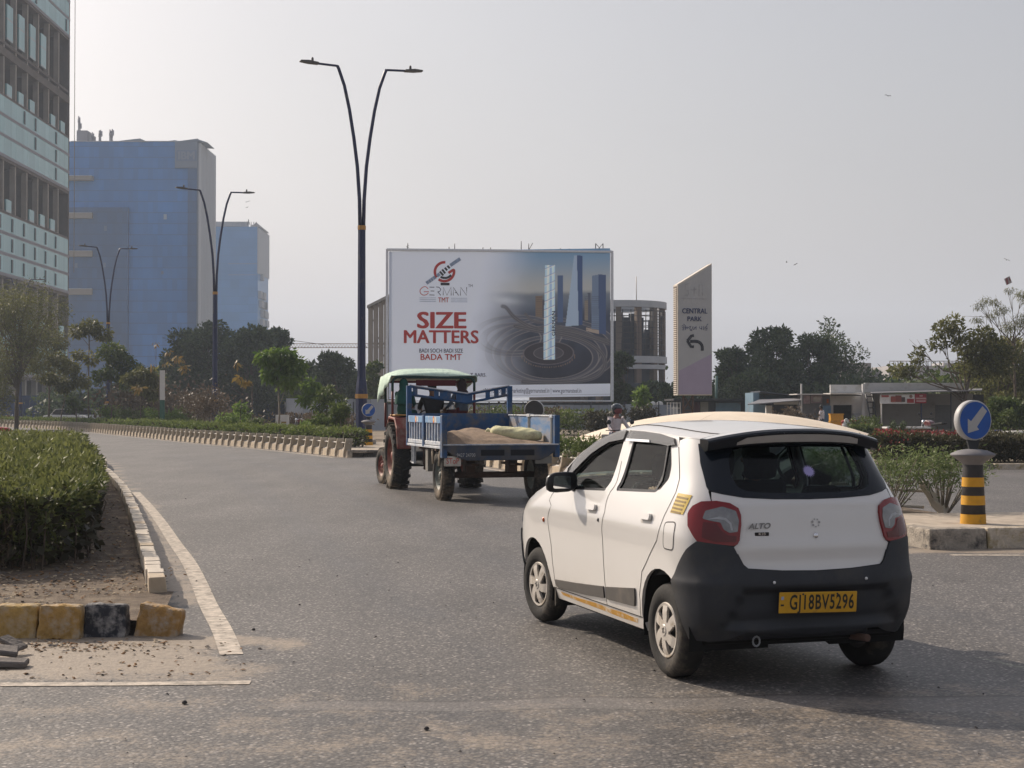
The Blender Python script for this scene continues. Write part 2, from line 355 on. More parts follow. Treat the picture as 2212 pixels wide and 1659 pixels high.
def road_grid():
    xs = np.r_[np.arange(-60, -16, 2.0), np.arange(-16, -7, .5), np.arange(-7, 7.01, .10), np.arange(7.5, 45, 1.5)]
    ys = np.r_[np.arange(-14, 5, 1.0), np.arange(5, 7.7, .12), np.arange(7.7, 8.5, .022), np.arange(8.5, 20, .12), np.arange(20, 50, .4), np.arange(50, 54, 1.)]
    X, Y = np.meshgrid(xs, ys); n, m = X.shape
    k = left_kerb[::3]; d, s = dist_poly(X, Y, k)
    dust = .85 * np.exp(-(d / .42) ** 2) * (s < 0)
    # sand swept round the island corner towards the stop line
    cx, cy = G(150, 1430)[:2]
    wob_ = .35 * np.sin(X * 2.1 + 1) + .22 * np.sin(Y * 5.3 + X * 3) + .12 * np.sin(X * 9.7)
    blob = np.exp(-(np.clip(X + 2.15 + wob_ * .7, 0, 9) / .42) ** 2) * np.exp(-(np.clip(np.abs(Y - 9.6) - .45, 0, 9) / .42) ** 2)
    edge = np.exp(-((Y - (8.75 + .12 * np.sin(X * 2))) / .30) ** 2) * np.exp(-(np.clip(X + 1.9, 0, 9) / .5) ** 2) * .6
    dust = np.maximum(dust, .95 * blob); dust = np.maximum(dust, edge)
    for l in (M2L[::2], M1[::2]):
        d2, s2 = dist_poly(X, Y, l); dust = np.maximum(dust, .62 * np.exp(-(d2 / .45) ** 2))
    nose = np.exp(-(np.clip(np.abs(X - 6.2) - 1.7, 0, 9) / .35) ** 2) * np.exp(-((Y - 16.55) / .42) ** 2); dust = np.maximum(dust, .85 * nose)
    seam_y = 8.13 + .10 * np.sin(X * .9) + .03 * np.sin(X * 5.1)
    crack = np.where((X > -1.0) & (X < 3.4), np.exp(-((Y - seam_y) / .045) ** 2), 0) * .85
    crack = np.maximum(crack, np.where((X > -1.3) & (X < .9), np.exp(-((Y - seam_y + .28 + .05 * X) / .04) ** 2), 0) * .72)
    worn = np.exp(-((X - .25) / .35) ** 2 - ((Y - 8.0) / .05) ** 2) * .6; dust = np.maximum(dust, worn)
    dust = np.maximum(dust, .42 * np.exp(-(np.clip(Y - 7.6, 0, 9) / 1.6) ** 2))
    patch = np.where((X > -1.3) & (X < 3.2) & (Y < seam_y) & (Y > seam_y - .27 - .05 * X), 1.0, 0.0)
    wear = np.zeros(X.shape)
    for pts in ([(3.0, 2), (1.2, 8), (-.6, 14), (-3.0, 24), (-6.4, 37), (-10.5, 50)], [(6.5, 4), (3.4, 9), (1.6, 15), (-.4, 24), (-3.6, 38), (-7, 48)], [(-7, 6.4), (-2, 6.9), (3, 6.9), (9, 6.2)]):
        for k_ in (-.78, .78):
            d3, _ = dist_poly(X, Y, offset(smooth_line(pts, 1.5), k_)); wear = np.maximum(wear, np.exp(-(d3 / .30) ** 2))
    vs = np.c_[X.ravel(), Y.ravel(), np.zeros(n * m)]
    idx = np.arange(n * m).reshape(n, m); f = np.stack([idx[:-1, :-1], idx[:-1, 1:], idx[1:, 1:], idx[1:, :-1]], -1).reshape(-1, 4)
    me = bpy.data.meshes.new('road'); me.from_pydata(vs.tolist(), [], f.tolist())
    for nm, arr in (('dust', dust), ('crack', crack), ('wear', wear), ('patch', patch)):
        a = me.attributes.new(nm, 'FLOAT', 'POINT'); a.data.foreach_set('value', arr.ravel().astype('f'))
    return tag(mesh_obj('road', me, asphalt), kind='structure')
road_grid()
earth = mat('earth', (.24, .19, .14), .95, n_scale=1.2, n_amt=.25, bump=.5, b_scale=20, dirt=(.14, .12, .08), dirt_amt=.5, dirt_scale=.5)
soil = mat('soil', (.115, .085, .06), .95, n_scale=9, n_amt=.4, bump=.9, b_scale=40, dirt=(.22, .175, .125), dirt_amt=.45, dirt_scale=4)
sheet('ground', [(-1590, -50), (1590, -50), (1590, 2590), (-1590, 2590)], -.012, earth)
# the carriageway that bends away to the left
ribbon('far_road', M1, -11.5, .3, -.004, asphalt, kind='structure')

# ------------------------------------------------------------------ painted lines
line_paint = mat('line_paint', (.56, .49, .41), .8, n_scale=20, n_amt=.15, dirt=(.22, .195, .165), dirt_amt=.72, dirt_scale=11)
ribbon('edge_line', paint_line, -.075, .075, .004, line_paint, kind='structure')
sl = smooth_line([(-6, 8.56), (-4, 8.55), (-2.4, 8.57), (-1.52, 8.62)], .3)
ribbon('stop_line', sl, -.055, .055, .004, line_paint, kind='structure')
ribbon('median_line', offset(M1, -.45), -.07, .07, .004, line_paint, kind='structure')
ribbon('median_line', offset(M2L[8:], -.40), -.07, .07, .004, line_paint, kind='structure')
ml = smooth_line([(4.75, 16.05), (6, 16.0), (8, 15.9), (11, 15.8)], .5); ribbon('kerb_line', ml, -.06, .06, .004, line_paint, kind='structure')

# ------------------------------------------------------------------ kerb stones
def painted_block_material(name, base, patch, amt):
    return mat(name, base, .88, n_scale=16, n_amt=.28, bump=.6, b_scale=45, dirt=patch, dirt_amt=amt, dirt_scale=7.5)
kb_yellow = painted_block_material('kerb_yellow', (.38, .25, .085), (.38, .33, .26), .62)
kb_yellow2 = painted_block_material('kerb_worn_yellow', (.36, .22, .07), (.38, .35, .30), .6)
kb_black = painted_block_material('kerb_black', (.035, .037, .045), (.40, .38, .36), .62)
kb_grey = painted_block_material('kerb_rubbed', (.34, .20, .07), (.34, .32, .29), .62)
def block_mesh(w_=.295, h=.24, d=.16, top=.72, bev=.018, seed=0):
    """kerb stone: long in x, its road side on -y and leaning back"""
    rnd = random.Random(seed); j = lambda a: rnd.uniform(-a, a)
    m = MB(); x = w_ / 2
    v = [(-x, 0, -.05), (x, 0, -.05), (x, d, -.05), (-x, d, -.05), (-x * .985 + j(.006), d * (1 - top) + j(.006), h + j(.006)), (x * .985 + j(.006), d * (1 - top) + j(.006), h + j(.006)), (x, d, h + j(.006)), (-x, d, h + j(.006))]
    m.add(v, [(0, 3, 2, 1), (4, 5, 6, 7), (0, 1, 5, 4), (1, 2, 6, 5), (2, 3, 7, 6), (3, 0, 4, 7)])
    o = m.build('kerb_stone', None, None, bevel=bev, seg=2); me = o.data; bpy.data.objects.remove(o); me.materials.clear(); return me
def chipped(me, seed, amp=.010):
    bm = bmesh.new(); bm.from_mesh(me); bmesh.ops.subdivide_edges(bm, edges=[e for e in bm.edges if e.calc_length() > .04], cuts=6, use_grid_fill=True); bmesh.ops.triangulate(bm, faces=bm.faces[:]); o = Vector((seed * 7.3, 0, 0)); c = Vector((0, .08, .12))
    for v in bm.verts:
        n = noise.fractal(v.co * 14 + o, 1, 2, 4); ed = max(0, (v.co - c).length - .165) * .9; v.co += (v.co - c).normalized() * (n * amp) - (v.co - c) * max(0, noise.noise(v.co * 22 + o) - .12) * (ed * 4)
    bm.to_mesh(me); bm.free(); return me
def place(name, me, m, parent, loc, rz, rx=0, ry=0):
    if not len(me.materials): me.materials.append(None)
    o = bpy.data.objects.new(name, me); COL.objects.link(o); o.parent = parent; o.location = loc; o.rotation_euler = (rx, ry, rz)
    o.material_slots[0].link = 'OBJECT'; o.material_slots[0].material = m; return o
island_kerb = thing('kerb', 'worn cream kerb of single stones curving along the left hedge bed', 'kerb')
bm_ = [block_mesh(.306, .235, .16, .85, .009, seed=i) for i in range(4)]
dl, nl = normals2(left_kerb)
kerb_white = mat('kerb_white', (.56, .50, .42), .85, n_scale=6, n_amt=.15, bump=.3, dirt=(.30, .26, .21), dirt_amt=.35, dirt_scale=5)
for i, (p, d) in enumerate(zip(left_kerb, dl)):
    if i >= 118: break
    a = math.atan2(d[1], d[0]) ; jit = random.uniform
    place('kerb_stone', bm_[i % 4], kerb_white if i % 9 else kerb_cream, island_kerb, (p[0] + jit(-.008, .008), p[1], jit(-.008, .006)), a + jit(-.02, .02), jit(-.02, .02))
front_kerb = thing('kerb', 'broken yellow and black painted kerb stones in the near left corner', 'kerb')
fb = [((-20, 1377), kb_yellow, 'kerb stone with faded yellow paint', .30, 0, 0), ((-115, 1377), kb_black, None, .30, 0, 0), ((32, 1378), kb_yellow, 'kerb stone with faded yellow paint', .30, 0, 0),
      ((125, 1380), kb_yellow2, 'yellow kerb stone with a white patch along its top', .30, .01, 0), ((223.5, 1376), kb_black, 'black kerb stone with peeling white patches', .30, 0, 0), ((334, 1374), kb_grey, 'tilted loose kerb stone with rubbed yellow edges', .31, .16, -.10)]
for i, ((px, py), m_, lb, w_, ry, rz) in enumerate(fb):
    if i == 0: continue
    g = G(px, py); o = place('kerb_stone', chipped(block_mesh(w_, .245 if i < 5 else .22, .17, .72, .02, seed=20 + i), i), m_, front_kerb, (g.x, g.y, -.02), rz, random.uniform(-.04, .04), ry)
    if lb: o['label'] = lb
# slabs and rubble at the corner
rubble = mat('rubble', (.14, .125, .115), .95, n_scale=8, n_amt=.3, bump=.6)
for i, (px, py, sx, sy, sz, rz, ry, lb) in enumerate([(-5, 1428, .26, .20, .035, .3, .16, 'broken grey slab leaning on rubble at the left frame edge'), (28, 1412, .17, .12, .03, -.2, .42, 'tilted broken slab resting against the larger grey slab'), (8, 1440, .30, .13, .04, .1, .05, 'flat dark stone slab lying under the leaning slabs')]):
    g = G(px, py); m = MB(); m.box((-sx / 2, -sy / 2, 0), (sx / 2, sy / 2, sz)); o = m.build('broken_slab', rubble, None, (g.x, g.y, .01 + .05 * (ry > .1)), bevel=.008, rot=(.05, ry, rz)); tag(o, lb, 'rubble')

# island bed
bed = [tuple(p) for p in offset(left_kerb, -.17)[:150]]
bedpoly = bed + [(-70, 100), (-40, 30), (-12, 10.45)] + [(-7, 10.45), (float(left_kerb[0][0]) + .34, 10.45), (float(left_kerb[0][0]) + .06, 12.1)]
def bed_mesh(name, poly, z, m, step=.25, amp=.03):
    o = sheet(name, poly, z, m); bm = bmesh.new(); bm.from_mesh(o.data)
    bm.to_mesh(o.data); bm.free(); return o
sheet('hedge_bed', bedpoly, .10, soil)

# ------------------------------------------------------------------ litter, pebbles, leaves on the ground
def scatter_chips(name, pts, size, mats, flat=.35, kind='stuff', label=None, cat=None):
    m = MB(); rnd = random.Random(5)
    for (x, y, z) in pts:
        s = size * rnd.uniform(.4, 1.5); a = rnd.uniform(0, 6.3); k = rnd.randrange(len(mats)); M = T(x, y, z + s * flat * .4, rnd.uniform(-.4, .4), rnd.uniform(-.4, .4), a)
        m.add([(-s, -s * .5, 0), (s * .9, -s * .6, 0), (s, s * .5, 0), (-s * .8, s * .6, 0), (0, 0, s * flat)], [(0, 1, 4), (1, 2, 4), (2, 3, 4), (3, 0, 4)], M, k)
    o = m.build(name, mats); tag(o, label, cat, kind=kind); return o
leaf_dry = mat('dry_leaf', (.20, .11, .05), .9, n_amt=.3); leaf_pale = mat('pale_litter', (.36, .29, .20), .9, n_amt=.3); stone_dark = mat('dark_pebble', (.05, .045, .045), .9, n_amt=.3)
pts = []
for _ in range(2600):
    t = random.random(); i = int(t ** 1.3 * 60); p = offset(left_kerb, -random.uniform(.2, 1.5))[i] if _ % 3 else np.array([random.uniform(-6.5, -3.0), random.uniform(10.5, 14)])
    pts.append((p[0] + random.uniform(-.1, .1), p[1] + random.uniform(-.2, .2), .105))
scatter_chips('leaf_litter', pts, .016, [leaf_dry, leaf_pale, rubble])
pts = [(random.gauss(-3.35, .55), random.gauss(9.95, .14), .003) for _ in range(420)] + [(random.uniform(-4, -1.6), random.uniform(8.7, 10.1), .003) for _ in range(160)]
scatter_chips('leaf_litter', pts, .013, [leaf_dry, leaf_dry, leaf_pale, rubble])
pts = [(random.uniform(-5, 6), random.uniform(6.3, 16), .003) for _ in range(300)]
scatter_chips('pebbles', pts, .0075, [stone_dark, rubble], .7)
for i, (px, py, s, lb) in enumerate([(401, 1519, .015, 'dark round stone on the asphalt below the stop line'), (549, 1361, .013, 'dark stone on the asphalt right of the end of the edge line'), (922, 1575, .014, 'dark stone on the asphalt near the bottom centre'), (648, 1307, .009, 'small dark stone on the asphalt up from the edge line'), (402, 1078, .012, 'dark speck of tar on the road beside the far edge line')]):
    g = G(px, py); m = MB(); m.lathe([(0, 0), (s * .9, .002), (s * 1.05, s * .5), (s * .7, s * 1.1), (0, s * 1.3)], 7)
    tag(m.build('stone', stone_dark, None, (g.x, g.y, .002)), lb, 'stone')

# ------------------------------------------------------------------ medians
def strip_island(name, a, b, z, m):
    poly = [tuple(p) for p in a] + [tuple(p) for p in b[::-1]]; return sheet(name, poly, z, m)
strip_island('median_bed', offset(M1, .2), offset(M1, 7.5), .16, soil)
strip_island('median_bed', offset(M2L, .14)[:, :2], offset(M2R, -.14), .16, soil)
# S-shaped fins joined by pipes
def fin_mesh(wd=.24, h=.60, th=.045):
    cen = [(.30, 0), (.31, .10), (.27, .19), (.20, .27), (.155, .34), (.10, .43), (.035, .51), (.01, .60)]
    wid = [.085, .085, .10, .13, .10, .085, .08, .075]
    m = MB(); L_ = []; R_ = []
    for (t, z), q in zip(cen, wid): L_.append((t + q / 2 + (.05 if .2 < z < .3 else 0), z)); R_.append((t - q / 2, z))
    ol = R_ + L_[::-1]; m.prism(ol, 0, wd, plane='xz')
    o = m.build('fin', None, None, bevel=.012); me = o.data; bpy.data.objects.remove(o); me.materials.clear(); return me
FIN = fin_mesh()
fin_m = mat('fin_concrete', (.50, .435, .345), .85, n_scale=4, n_amt=.15, bump=.25, dirt=(.30, .26, .22), dirt_amt=.35, dirt_scale=2)
pipe_m = mat('pipe_white', (.55, .52, .47), .6, n_amt=.1)
def fin_fence(name, label, line, first, last, flip=1, kerb=True, inset=0.0, rails=(.24, .46)):
    t = thing(name, label, 'fence'); d, n = normals2(line)
    cmb = block_mesh((1.0 - .015) * np.linalg.norm(line[1] - line[0]), .23, .18, .92, .012, seed=3)
    for i in range(first, last):
        p = line[i] + n[i] * inset * flip; a = math.atan2(d[i][1], d[i][0])
        o = place('fin', FIN, fin_m, t, (p[0] - n[i][0] * .05 * flip, p[1] - n[i][1] * .05 * flip, 0), a)
        o.scale = (1, -1 * flip, random.uniform(.97, 1.02)); o.rotation_euler[1] = random.uniform(-.02, .02)
        if kerb:
            q = (line[i] + line[i + 1]) / 2; k = place('kerb_stone', cmb, kerb_cream, t, (q[0], q[1], 0), a + (math.pi if flip < 0 else math.pi), random.uniform(-.01, .01))
    for z in rails:
        q = [(line[i][0] + n[i][0] * .08 * flip, line[i][1] + n[i][1] * .08 * flip, z) for i in range(first, last)]
        m = MB(); m.tube(q, .022, 6); m.build('rail', pipe_m, t)
    return t
fin_fence('fin_fence', 'long low fence of S shaped concrete fins and pipes on the far median kerb', M1, 0, len(M1) - 2)
fin_fence('fin_fence', 'short fence of S shaped concrete fins between the trailer and the white car', M2L, 3, len(M2L) - 2)
fin_fence('fin_fence', 'S shaped concrete fins behind the wispy shrubs at the right bollard', M2F, 0, len(M2F) - 1, kerb=False)
# median noses
def nose_kerb(label, pts, mats_, z=.23, step=.62):
    t = thing('kerb', label, 'kerb')
    for i in range(len(pts) - 1):
        a = Vector(pts[i]); b = Vector(pts[i + 1]); L_ = (b - a).length; n = max(1, round(L_ / step)); ang = math.atan2((b - a).y, (b - a).x)
        me = block_mesh(L_ / n - .012, z, .20, .9, .018, seed=i)
        for k in range(n):
            c = a.lerp(b, (k + .5) / n); place('kerb_stone', me, mats_[(i * 3 + k) % len(mats_)], t, (c.x, c.y, 0), ang, random.uniform(-.015, .015))
    return t
nose_grey = painted_block_material('nose_grey', (.34, .30, .25), (.07, .065, .062), .58)
nose_pale = painted_block_material('nose_pale', (.52, .45, .36), (.26, .20, .09), .55)
nose_dark = painted_block_material('nose_dark', (.12, .11, .10), (.28, .25, .21), .4)
nose_kerb('painted kerb of the right median nose under the large bollard', [(4.42, 17.9), (4.70, 16.65), (6.1, 16.95), (8.0, 17.6), (9.6, 18.9)], [nose_pale, nose_grey, nose_dark, nose_grey])
slab_m = mat('slab_top', (.42, .36, .29), .9, n_scale=5, n_amt=.18, bump=.4, dirt=(.24, .20, .16), dirt_amt=.4, dirt_scale=2)
sheet('median_top', [(4.50, 17.95), (4.78, 16.75), (6.1, 17.05), (8.0, 17.7), (9.6, 19.0), (6.9, 19.5), (4.45, 19.2)], .222, slab_m)
nose_kerb('grey kerb of the far median nose in front of the tall lamp post', [(-5.35, 47.9), (-3.4, 47.6), (-1.9, 49.0)], [nose_grey, nose_dark])
sheet('median_top', [(-5.3, 48.0), (-3.4, 47.75), (-2.0, 49.1), (-3.6, 60), (-7.6, 60)], .21, slab_m)
nose_kerb('cream kerb at the far end of the near median beneath the trailer', [(-.95, 41.3), (-.3, 42.6), (1.2, 42.3)], [kerb_cream])

# ------------------------------------------------------------------ keep-left bollards
sign_blue = mat('sign_blue', (.012, .085, .36), .45, n_amt=.1, dirt=(.05, .11, .30), dirt_amt=.15)
sign_grey = mat('sign_grey', (.42, .42, .42), .5, n_amt=.08); sign_back = mat('sign_back', (.045, .043, .045), .6, n_amt=.1)
cap_m = mat('cap_grey', (.17, .165, .175), .7, n_amt=.15, dirt=(.25, .22, .19), dirt_amt=.25)
def bollard(label, loc, rz, s=1.0, yaw=.42):
    t = thing('keep_left_bollard', label, 'bollard', loc, rz); t.scale = (s, s, s)
    prof = [(.148, 0), (.146, .02)]; 
    def rr(z): return .148 - .028 * z / .62
    m = MB(); m.lathe([(0, 0), (rr(0), 0), (rr(.62), .62), (.118, .72)], 28); m.build('column', black_paint, t)
    for i, (a, b) in enumerate(((.0, .115), (.225, .335), (.44, .55))):
        m = MB(); m.lathe([(rr(a) + .003, a), (rr(b) + .003, b)], 28); m.build('stripe', yellow_paint, t)
    m = MB(); m.lathe([(.118, .70), (.14, .73), (.25, .805), (.262, .815), (.255, .83), (.17, .868), (.06, .885), (0, .887)], 32); m.build('cap', cap_m, t)
    m = MB(); m.prism([(-.045, .88), (.045, .88), (.075, 1.0), (-.075, 1.0)], -.03, .03); m.build('bracket', dark_metal, t)
    M = T(0, 0, 1.225, 0, 0, yaw); r = .24
    m = MB(); m.lathe([(0, .05), (r * .97, .05), (r, .04), (r, -.04), (r * .97, -.05), (0, -.05)], 40, M, axis='y'); b = m.build('sign_box', [sign_grey], t)
    m = MB(); m.lathe([(0, -.053), (r * .92, -.053)], 40, M, axis='y', smooth=False); m.build('sign_face', sign_blue, t)
    m = MB(); m.lathe([(0, .053), (r * .96, .053)], 40, M, axis='y', smooth=False); m.build('sign_back', sign_back, t)
    ar = [(.125, .155), (.165, .105), (.030, -.045), (.052, -.098), (-.135, -.15), (-.118, .02), (-.045, -.012), (.0, .02)]
    ar = [(.10, .165), (.155, .10), (.012, -.062), (.045, -.105), (-.125, -.145), (-.11, .03), (-.058, -.002)]
    ar = [(.100, .170), (.165, .110), (.018, -.078), (.050, -.110), (-.112, -.150), (-.112, .022), (-.066, -.010)]
    m = MB(); m.prism(ar, -.056, -.0545, M); m.build('arrow', sign_grey, t)
    return t
bollard('large black and yellow bollard with blue keep left arrow on the right median nose', (5.48, 17.6, .222), 0, 1.0, .36)
bollard('distant black and yellow bollard with blue arrow beside the tall lamp post', (-5.28, 54.5, .21), 0, 1.06, .15)
bollard('bollard turned away with the dark round back of its sign above the trailer side', (.62, 40.6, .16), math.pi, 1.12, -.25)
# plinth round the lamp foot
m = MB(); m.box((-.35, -.35, 0), (.45, .45, .20)); tag(m.build('plinth', concrete, None, (-5.62, 55.9, .19), bevel=.03), 'low concrete plinth block at the foot of the tallest lamp post', 'plinth')

# ------------------------------------------------------------------ street lamps
def lamp_post(label, x, y, rz, first=None):
    if first is not None:
        n = copy_tree(first); n.location = (x, y, .16); n.rotation_euler[2] = rz; n['label'] = label; return n
    t = thing('street_lamp', label, 'street lamp', (x, y, .16), rz, 'double arm street lamps along the median')
    z0 = -.16
    m = MB(); m.tube([(0, 0, z0), (0, 0, z0 + 1.95)], [.235, .225], 8, smooth=False); m.build('base', navy_paint, t)
    m = MB(); m.tube([(0, 0, z0 + 1.953), (0, 0, z0 + 2.12)], [.255, .255], 8, smooth=False); m.build('band', ochre_paint, t)
    m = MB(); m.tube([(0, 0, z0 + 2.123), (0, 0, z0 + 2.35), (0, 0, z0 + 2.8), (0, 0, z0 + 8.45)], [.235, .225, .165, .15], 8, smooth=False); m.build('shaft', navy_paint, t)
    m = MB(); m.tube([(0, 0, z0 + 8.453), (0, 0, z0 + 8.62)], [.165, .165], 8, smooth=False); m.build('band', ochre_paint, t)
    head_m = mat('lamp_head', (.10, .095, .09), .5, .2)
    for s in (-1, 1):
        pth = [(.07, 8.6), (.09, 9.6), (.18, 10.9), (.32, 12.0), (.50, 13.1), (.70, 14.0), (.92, 14.62), (.98, 14.74)]
        m = MB(); m.tube([(s * a, 0, z0 + b) for a, b in pth], [.075, .075, .072, .07, .068, .066, .064, .062], 8)
        m.tube([(s * .97, 0, z0 + 14.73), (s * 1.75, 0, z0 + 14.76)], .045, 8); m.build('arm', navy_paint, t)
        m = MB(); m.prism([(s * 1.72, z0 + 14.72), (s * 1.72, z0 + 14.80), (s * 2.1, z0 + 14.85), (s * 2.42, z0 + 14.83), (s * 2.45, z0 + 14.78), (s * 2.1, z0 + 14.73)], -.12, .12)
        m.lathe([(0, .0), (.05, 0), (.05, .12), (.03, .16), (0, .17)], 8, T(s * 1.95, 0, z0 + 14.82)); m.build('lamp_head', head_m, t, bevel=.01)
    return t
az = math.atan2(.356, .934)
L1 = lamp_post('tallest double arm street lamp in front of the billboard edge', -5.80, 57.0, az)
lamp_post('second double arm street lamp in front of the blue office tower', -18.0, 89.6, az + .12, L1)
lamp_post('third double arm street lamp among the slender median trees', -33.2, 121.5, az + .2, L1)
lamp_post('farthest double arm street lamp behind the feathery tree at the left edge', -50.2, 151, az + .25, L1)
# ================================================================== the white hatchback
def tab(pts, sg=.02):
    zs = np.arange(0, 1.7, .005); y = np.interp(zs, [p[0] for p in pts], [p[1] for p in pts])
    k = np.exp(-.5 * (np.arange(-15, 16) * .005 / sg) ** 2); k /= k.sum(); return zs, np.convolve(np.pad(y, 15, mode='edge'), k, 'valid')
TW = tab([(.15, .66), (.25, .69), (.33, .712), (.45, .727), (.6, .740), (.75, .750), (.86, .752), (.90, .745), (1.0, .722), (1.08, .700), (1.2, .655), (1.35, .612), (1.5, .565)], .03)
TR = tab([(.2, -.38), (.3, -.43), (.42, -.49), (.55, -.50), (.66, -.49), (.70, -.475), (.85, -.455), (1.0, -.43), (1.07, -.405), (1.2, -.33), (1.38, -.22), (1.5, -.15)])
TF = tab([(.2, 3.06), (.45, 3.16), (.6, 3.16), (.8, 3.10), (.9, 2.98), (1.0, 2.75), (1.1, 2.4), (1.5, 2.2)])
DR_, NR_, DF_, NF_ = .55, 4.2, .85, 3.3
def Wz(z): return float(np.interp(z, *TW))
def URz(z): return float(np.interp(z, *TR))
def UFz(z): return float(np.interp(z, *TF))
def se(t, n): return (1 - min(1, max(0, t)) ** n) ** (1 / n)
def vside(u, z):
    w_, a, b = Wz(z), URz(z), UFz(z)
    if u < a + DR_: return w_ * se((a + DR_ - u) / DR_, NR_)
    if u > b - DF_: return w_ * se((u - b + DF_) / DF_, NF_)
    return w_
def urear(v, z): return URz(z) + DR_ - DR_ * se(abs(v) / Wz(z), NR_)
HR, HF = .5 ** (1 / NR_), .5 ** (1 / NF_)
def shell0(s, z):
    sg = -1 if s < 0 else 1; s = abs(s); w_, a, b = Wz(z), URz(z), UFz(z)
    if s <= 1: v = s * w_ * HR; u = a + DR_ - DR_ * se(v / w_, NR_)
    elif s <= 2: u = a + DR_ - DR_ * HR * (2 - s); v = w_ * se((a + DR_ - u) / DR_, NR_)
    elif s <= 3: u = a + DR_ + (b - DF_ - a - DR_) * (s - 2); v = w_
    elif s <= 4: u = b - DF_ + DF_ * HF * (s - 3); v = w_ * se((u - b + DF_) / DF_, NF_)
    else: v = (5 - s) * w_ * HF; u = b - DF_ + DF_ * se(v / w_, NF_)
    return Vector((u, sg * v, z))
def shell(s, z, off=0):
    p = shell0(s, z); e = .01
    ds = shell0(s + e, z) - shell0(s - e, z); dz = shell0(s, z + e) - shell0(s, z - e)
    n = dz.cross(ds).normalized()
    c = Vector((1.2, 0, p.z))
    if n.dot(p - c) < 0: n = -n
    return p + n * off, n
def S_(u, z):
    w_, a, b = Wz(z), URz(z), UFz(z)
    if u < a + DR_: return 2 - (a + DR_ - u) / (DR_ * HR)
    if u > b - DF_: return 3 + (u - b + DF_) / (DF_ * HF)
    return 2 + (u - a - DR_) / (b - DF_ - a - DR_)
def R_(v, z):
    w_ = Wz(z)
    if abs(v) <= w_ * HR: s = abs(v) / (w_ * HR)
    else:
        t = DR_ * se(abs(v) / w_, NR_); s = 2 - t / (DR_ * HR)
    return s if v >= 0 else -s
def F_(v, z): return (5 - abs(v) / (Wz(z) * HF)) * (1 if v >= 0 else -1)
def conv(ol, flip=False):
    o = []
    for q in ol:
        k, a, z = q if len(q) == 3 else ('s', q[0], q[1])
        s = S_(a, z) if k == 's' else R_(a, z) if k == 'r' else F_(a, z)
        o.append((-s if flip else s, z))
    return o
def panel(name, ol, m, parent, off=0.0, holes=(), depth=.02, flip=False, fn=None, cs=.10, cz=.035):
    """sheet-metal panel: outline on the body shell, rim turned inwards, exact shell normals"""
    loops = [conv(ol, flip)] + [conv(h, flip) for h in holes]
    vs = [Vector((a, b, 0)) for l in loops for a, b in l]
    tris = tessellate_polygon([[Vector((a, b, 0)) for a, b in l] for l in loops])
    bm = bmesh.new(); bv = [bm.verts.new(v) for v in vs]
    for t in tris:
        try: bm.faces.new([bv[i] for i in t])
        except ValueError: pass
    bmesh.ops.remove_doubles(bm, verts=bm.verts[:], dist=1e-6)
    lo = [min(v.co[i] for v in bm.verts) for i in (0, 1)]; hi = [max(v.co[i] for v in bm.verts) for i in (0, 1)]
    for ax, c in ((0, cs), (1, cz)):
        x = math.floor(lo[ax] / c) * c + c
        while x < hi[ax]:
            co = [0, 0, 0]; no = [0, 0, 0]; co[ax] = x; no[ax] = 1
            bmesh.ops.bisect_plane(bm, geom=bm.verts[:] + bm.edges[:] + bm.faces[:], dist=1e-6, plane_co=co, plane_no=no); x += c
    bm.verts.index_update(); bm.edges.ensure_lookup_table()
    O = fn or (lambda p: off); V = []; NN = []
    for v in bm.verts:
        p, n = shell(v.co.x, v.co.y); k = O(p) if fn else off; V.append(p + n * k); NN.append(n)
    if fn:   # bend the normals by the relief
        for i, v in enumerate(bm.verts):
            e = .012; s, z = v.co.x, v.co.y
            q = [shell(s + a, z + b) for a, b in ((e, 0), (-e, 0), (0, e), (0, -e))]; q = [p + n * O(p) for p, n in q]
            n = (q[2] - q[3]).cross(q[0] - q[1]).normalized(); NN[i] = n if n.dot(NN[i]) > 0 else -n
    F = []; 
    for f in bm.faces:
        ix = [v.index for v in f.verts]; nn = (V[ix[1]] - V[ix[0]]).cross(V[ix[2]] - V[ix[0]])
        if len(ix) > 3: nn += (V[ix[3]] - V[ix[2]]).cross(V[ix[0]] - V[ix[2]])
        F.append(ix if nn.dot(NN[ix[0]]) >= 0 else ix[::-1])
    nl = [NN[i] for f in F for i in f]; rim = [e for e in bm.edges if len(e.link_faces) == 1]
    for e in rim:
        a, b = e.verts[0].index, e.verts[1].index; k = len(V)
        V += [V[a], V[b], V[b] - NN[b] * depth, V[a] - NN[a] * depth]; F.append([k, k + 1, k + 2, k + 3])
        n = (V[k + 1] - V[k]).cross(V[k + 3] - V[k]).normalized(); fc = sum((V[v.index] for v in e.link_faces[0].verts), Vector()) / len(e.link_faces[0].verts)
        if n.dot(V[a] - fc) < 0: F[-1] = F[-1][::-1]; n = -n
        nl += [n] * 4
    me = bpy.data.meshes.new(name); me.from_pydata([tuple(v) for v in V], [], F); me.polygons.foreach_set('use_smooth', [True] * len(F)); bm.free()
    me.normals_split_custom_set([tuple(n) for n in nl]); me.update()
    return mesh_obj(name, me, m, parent)
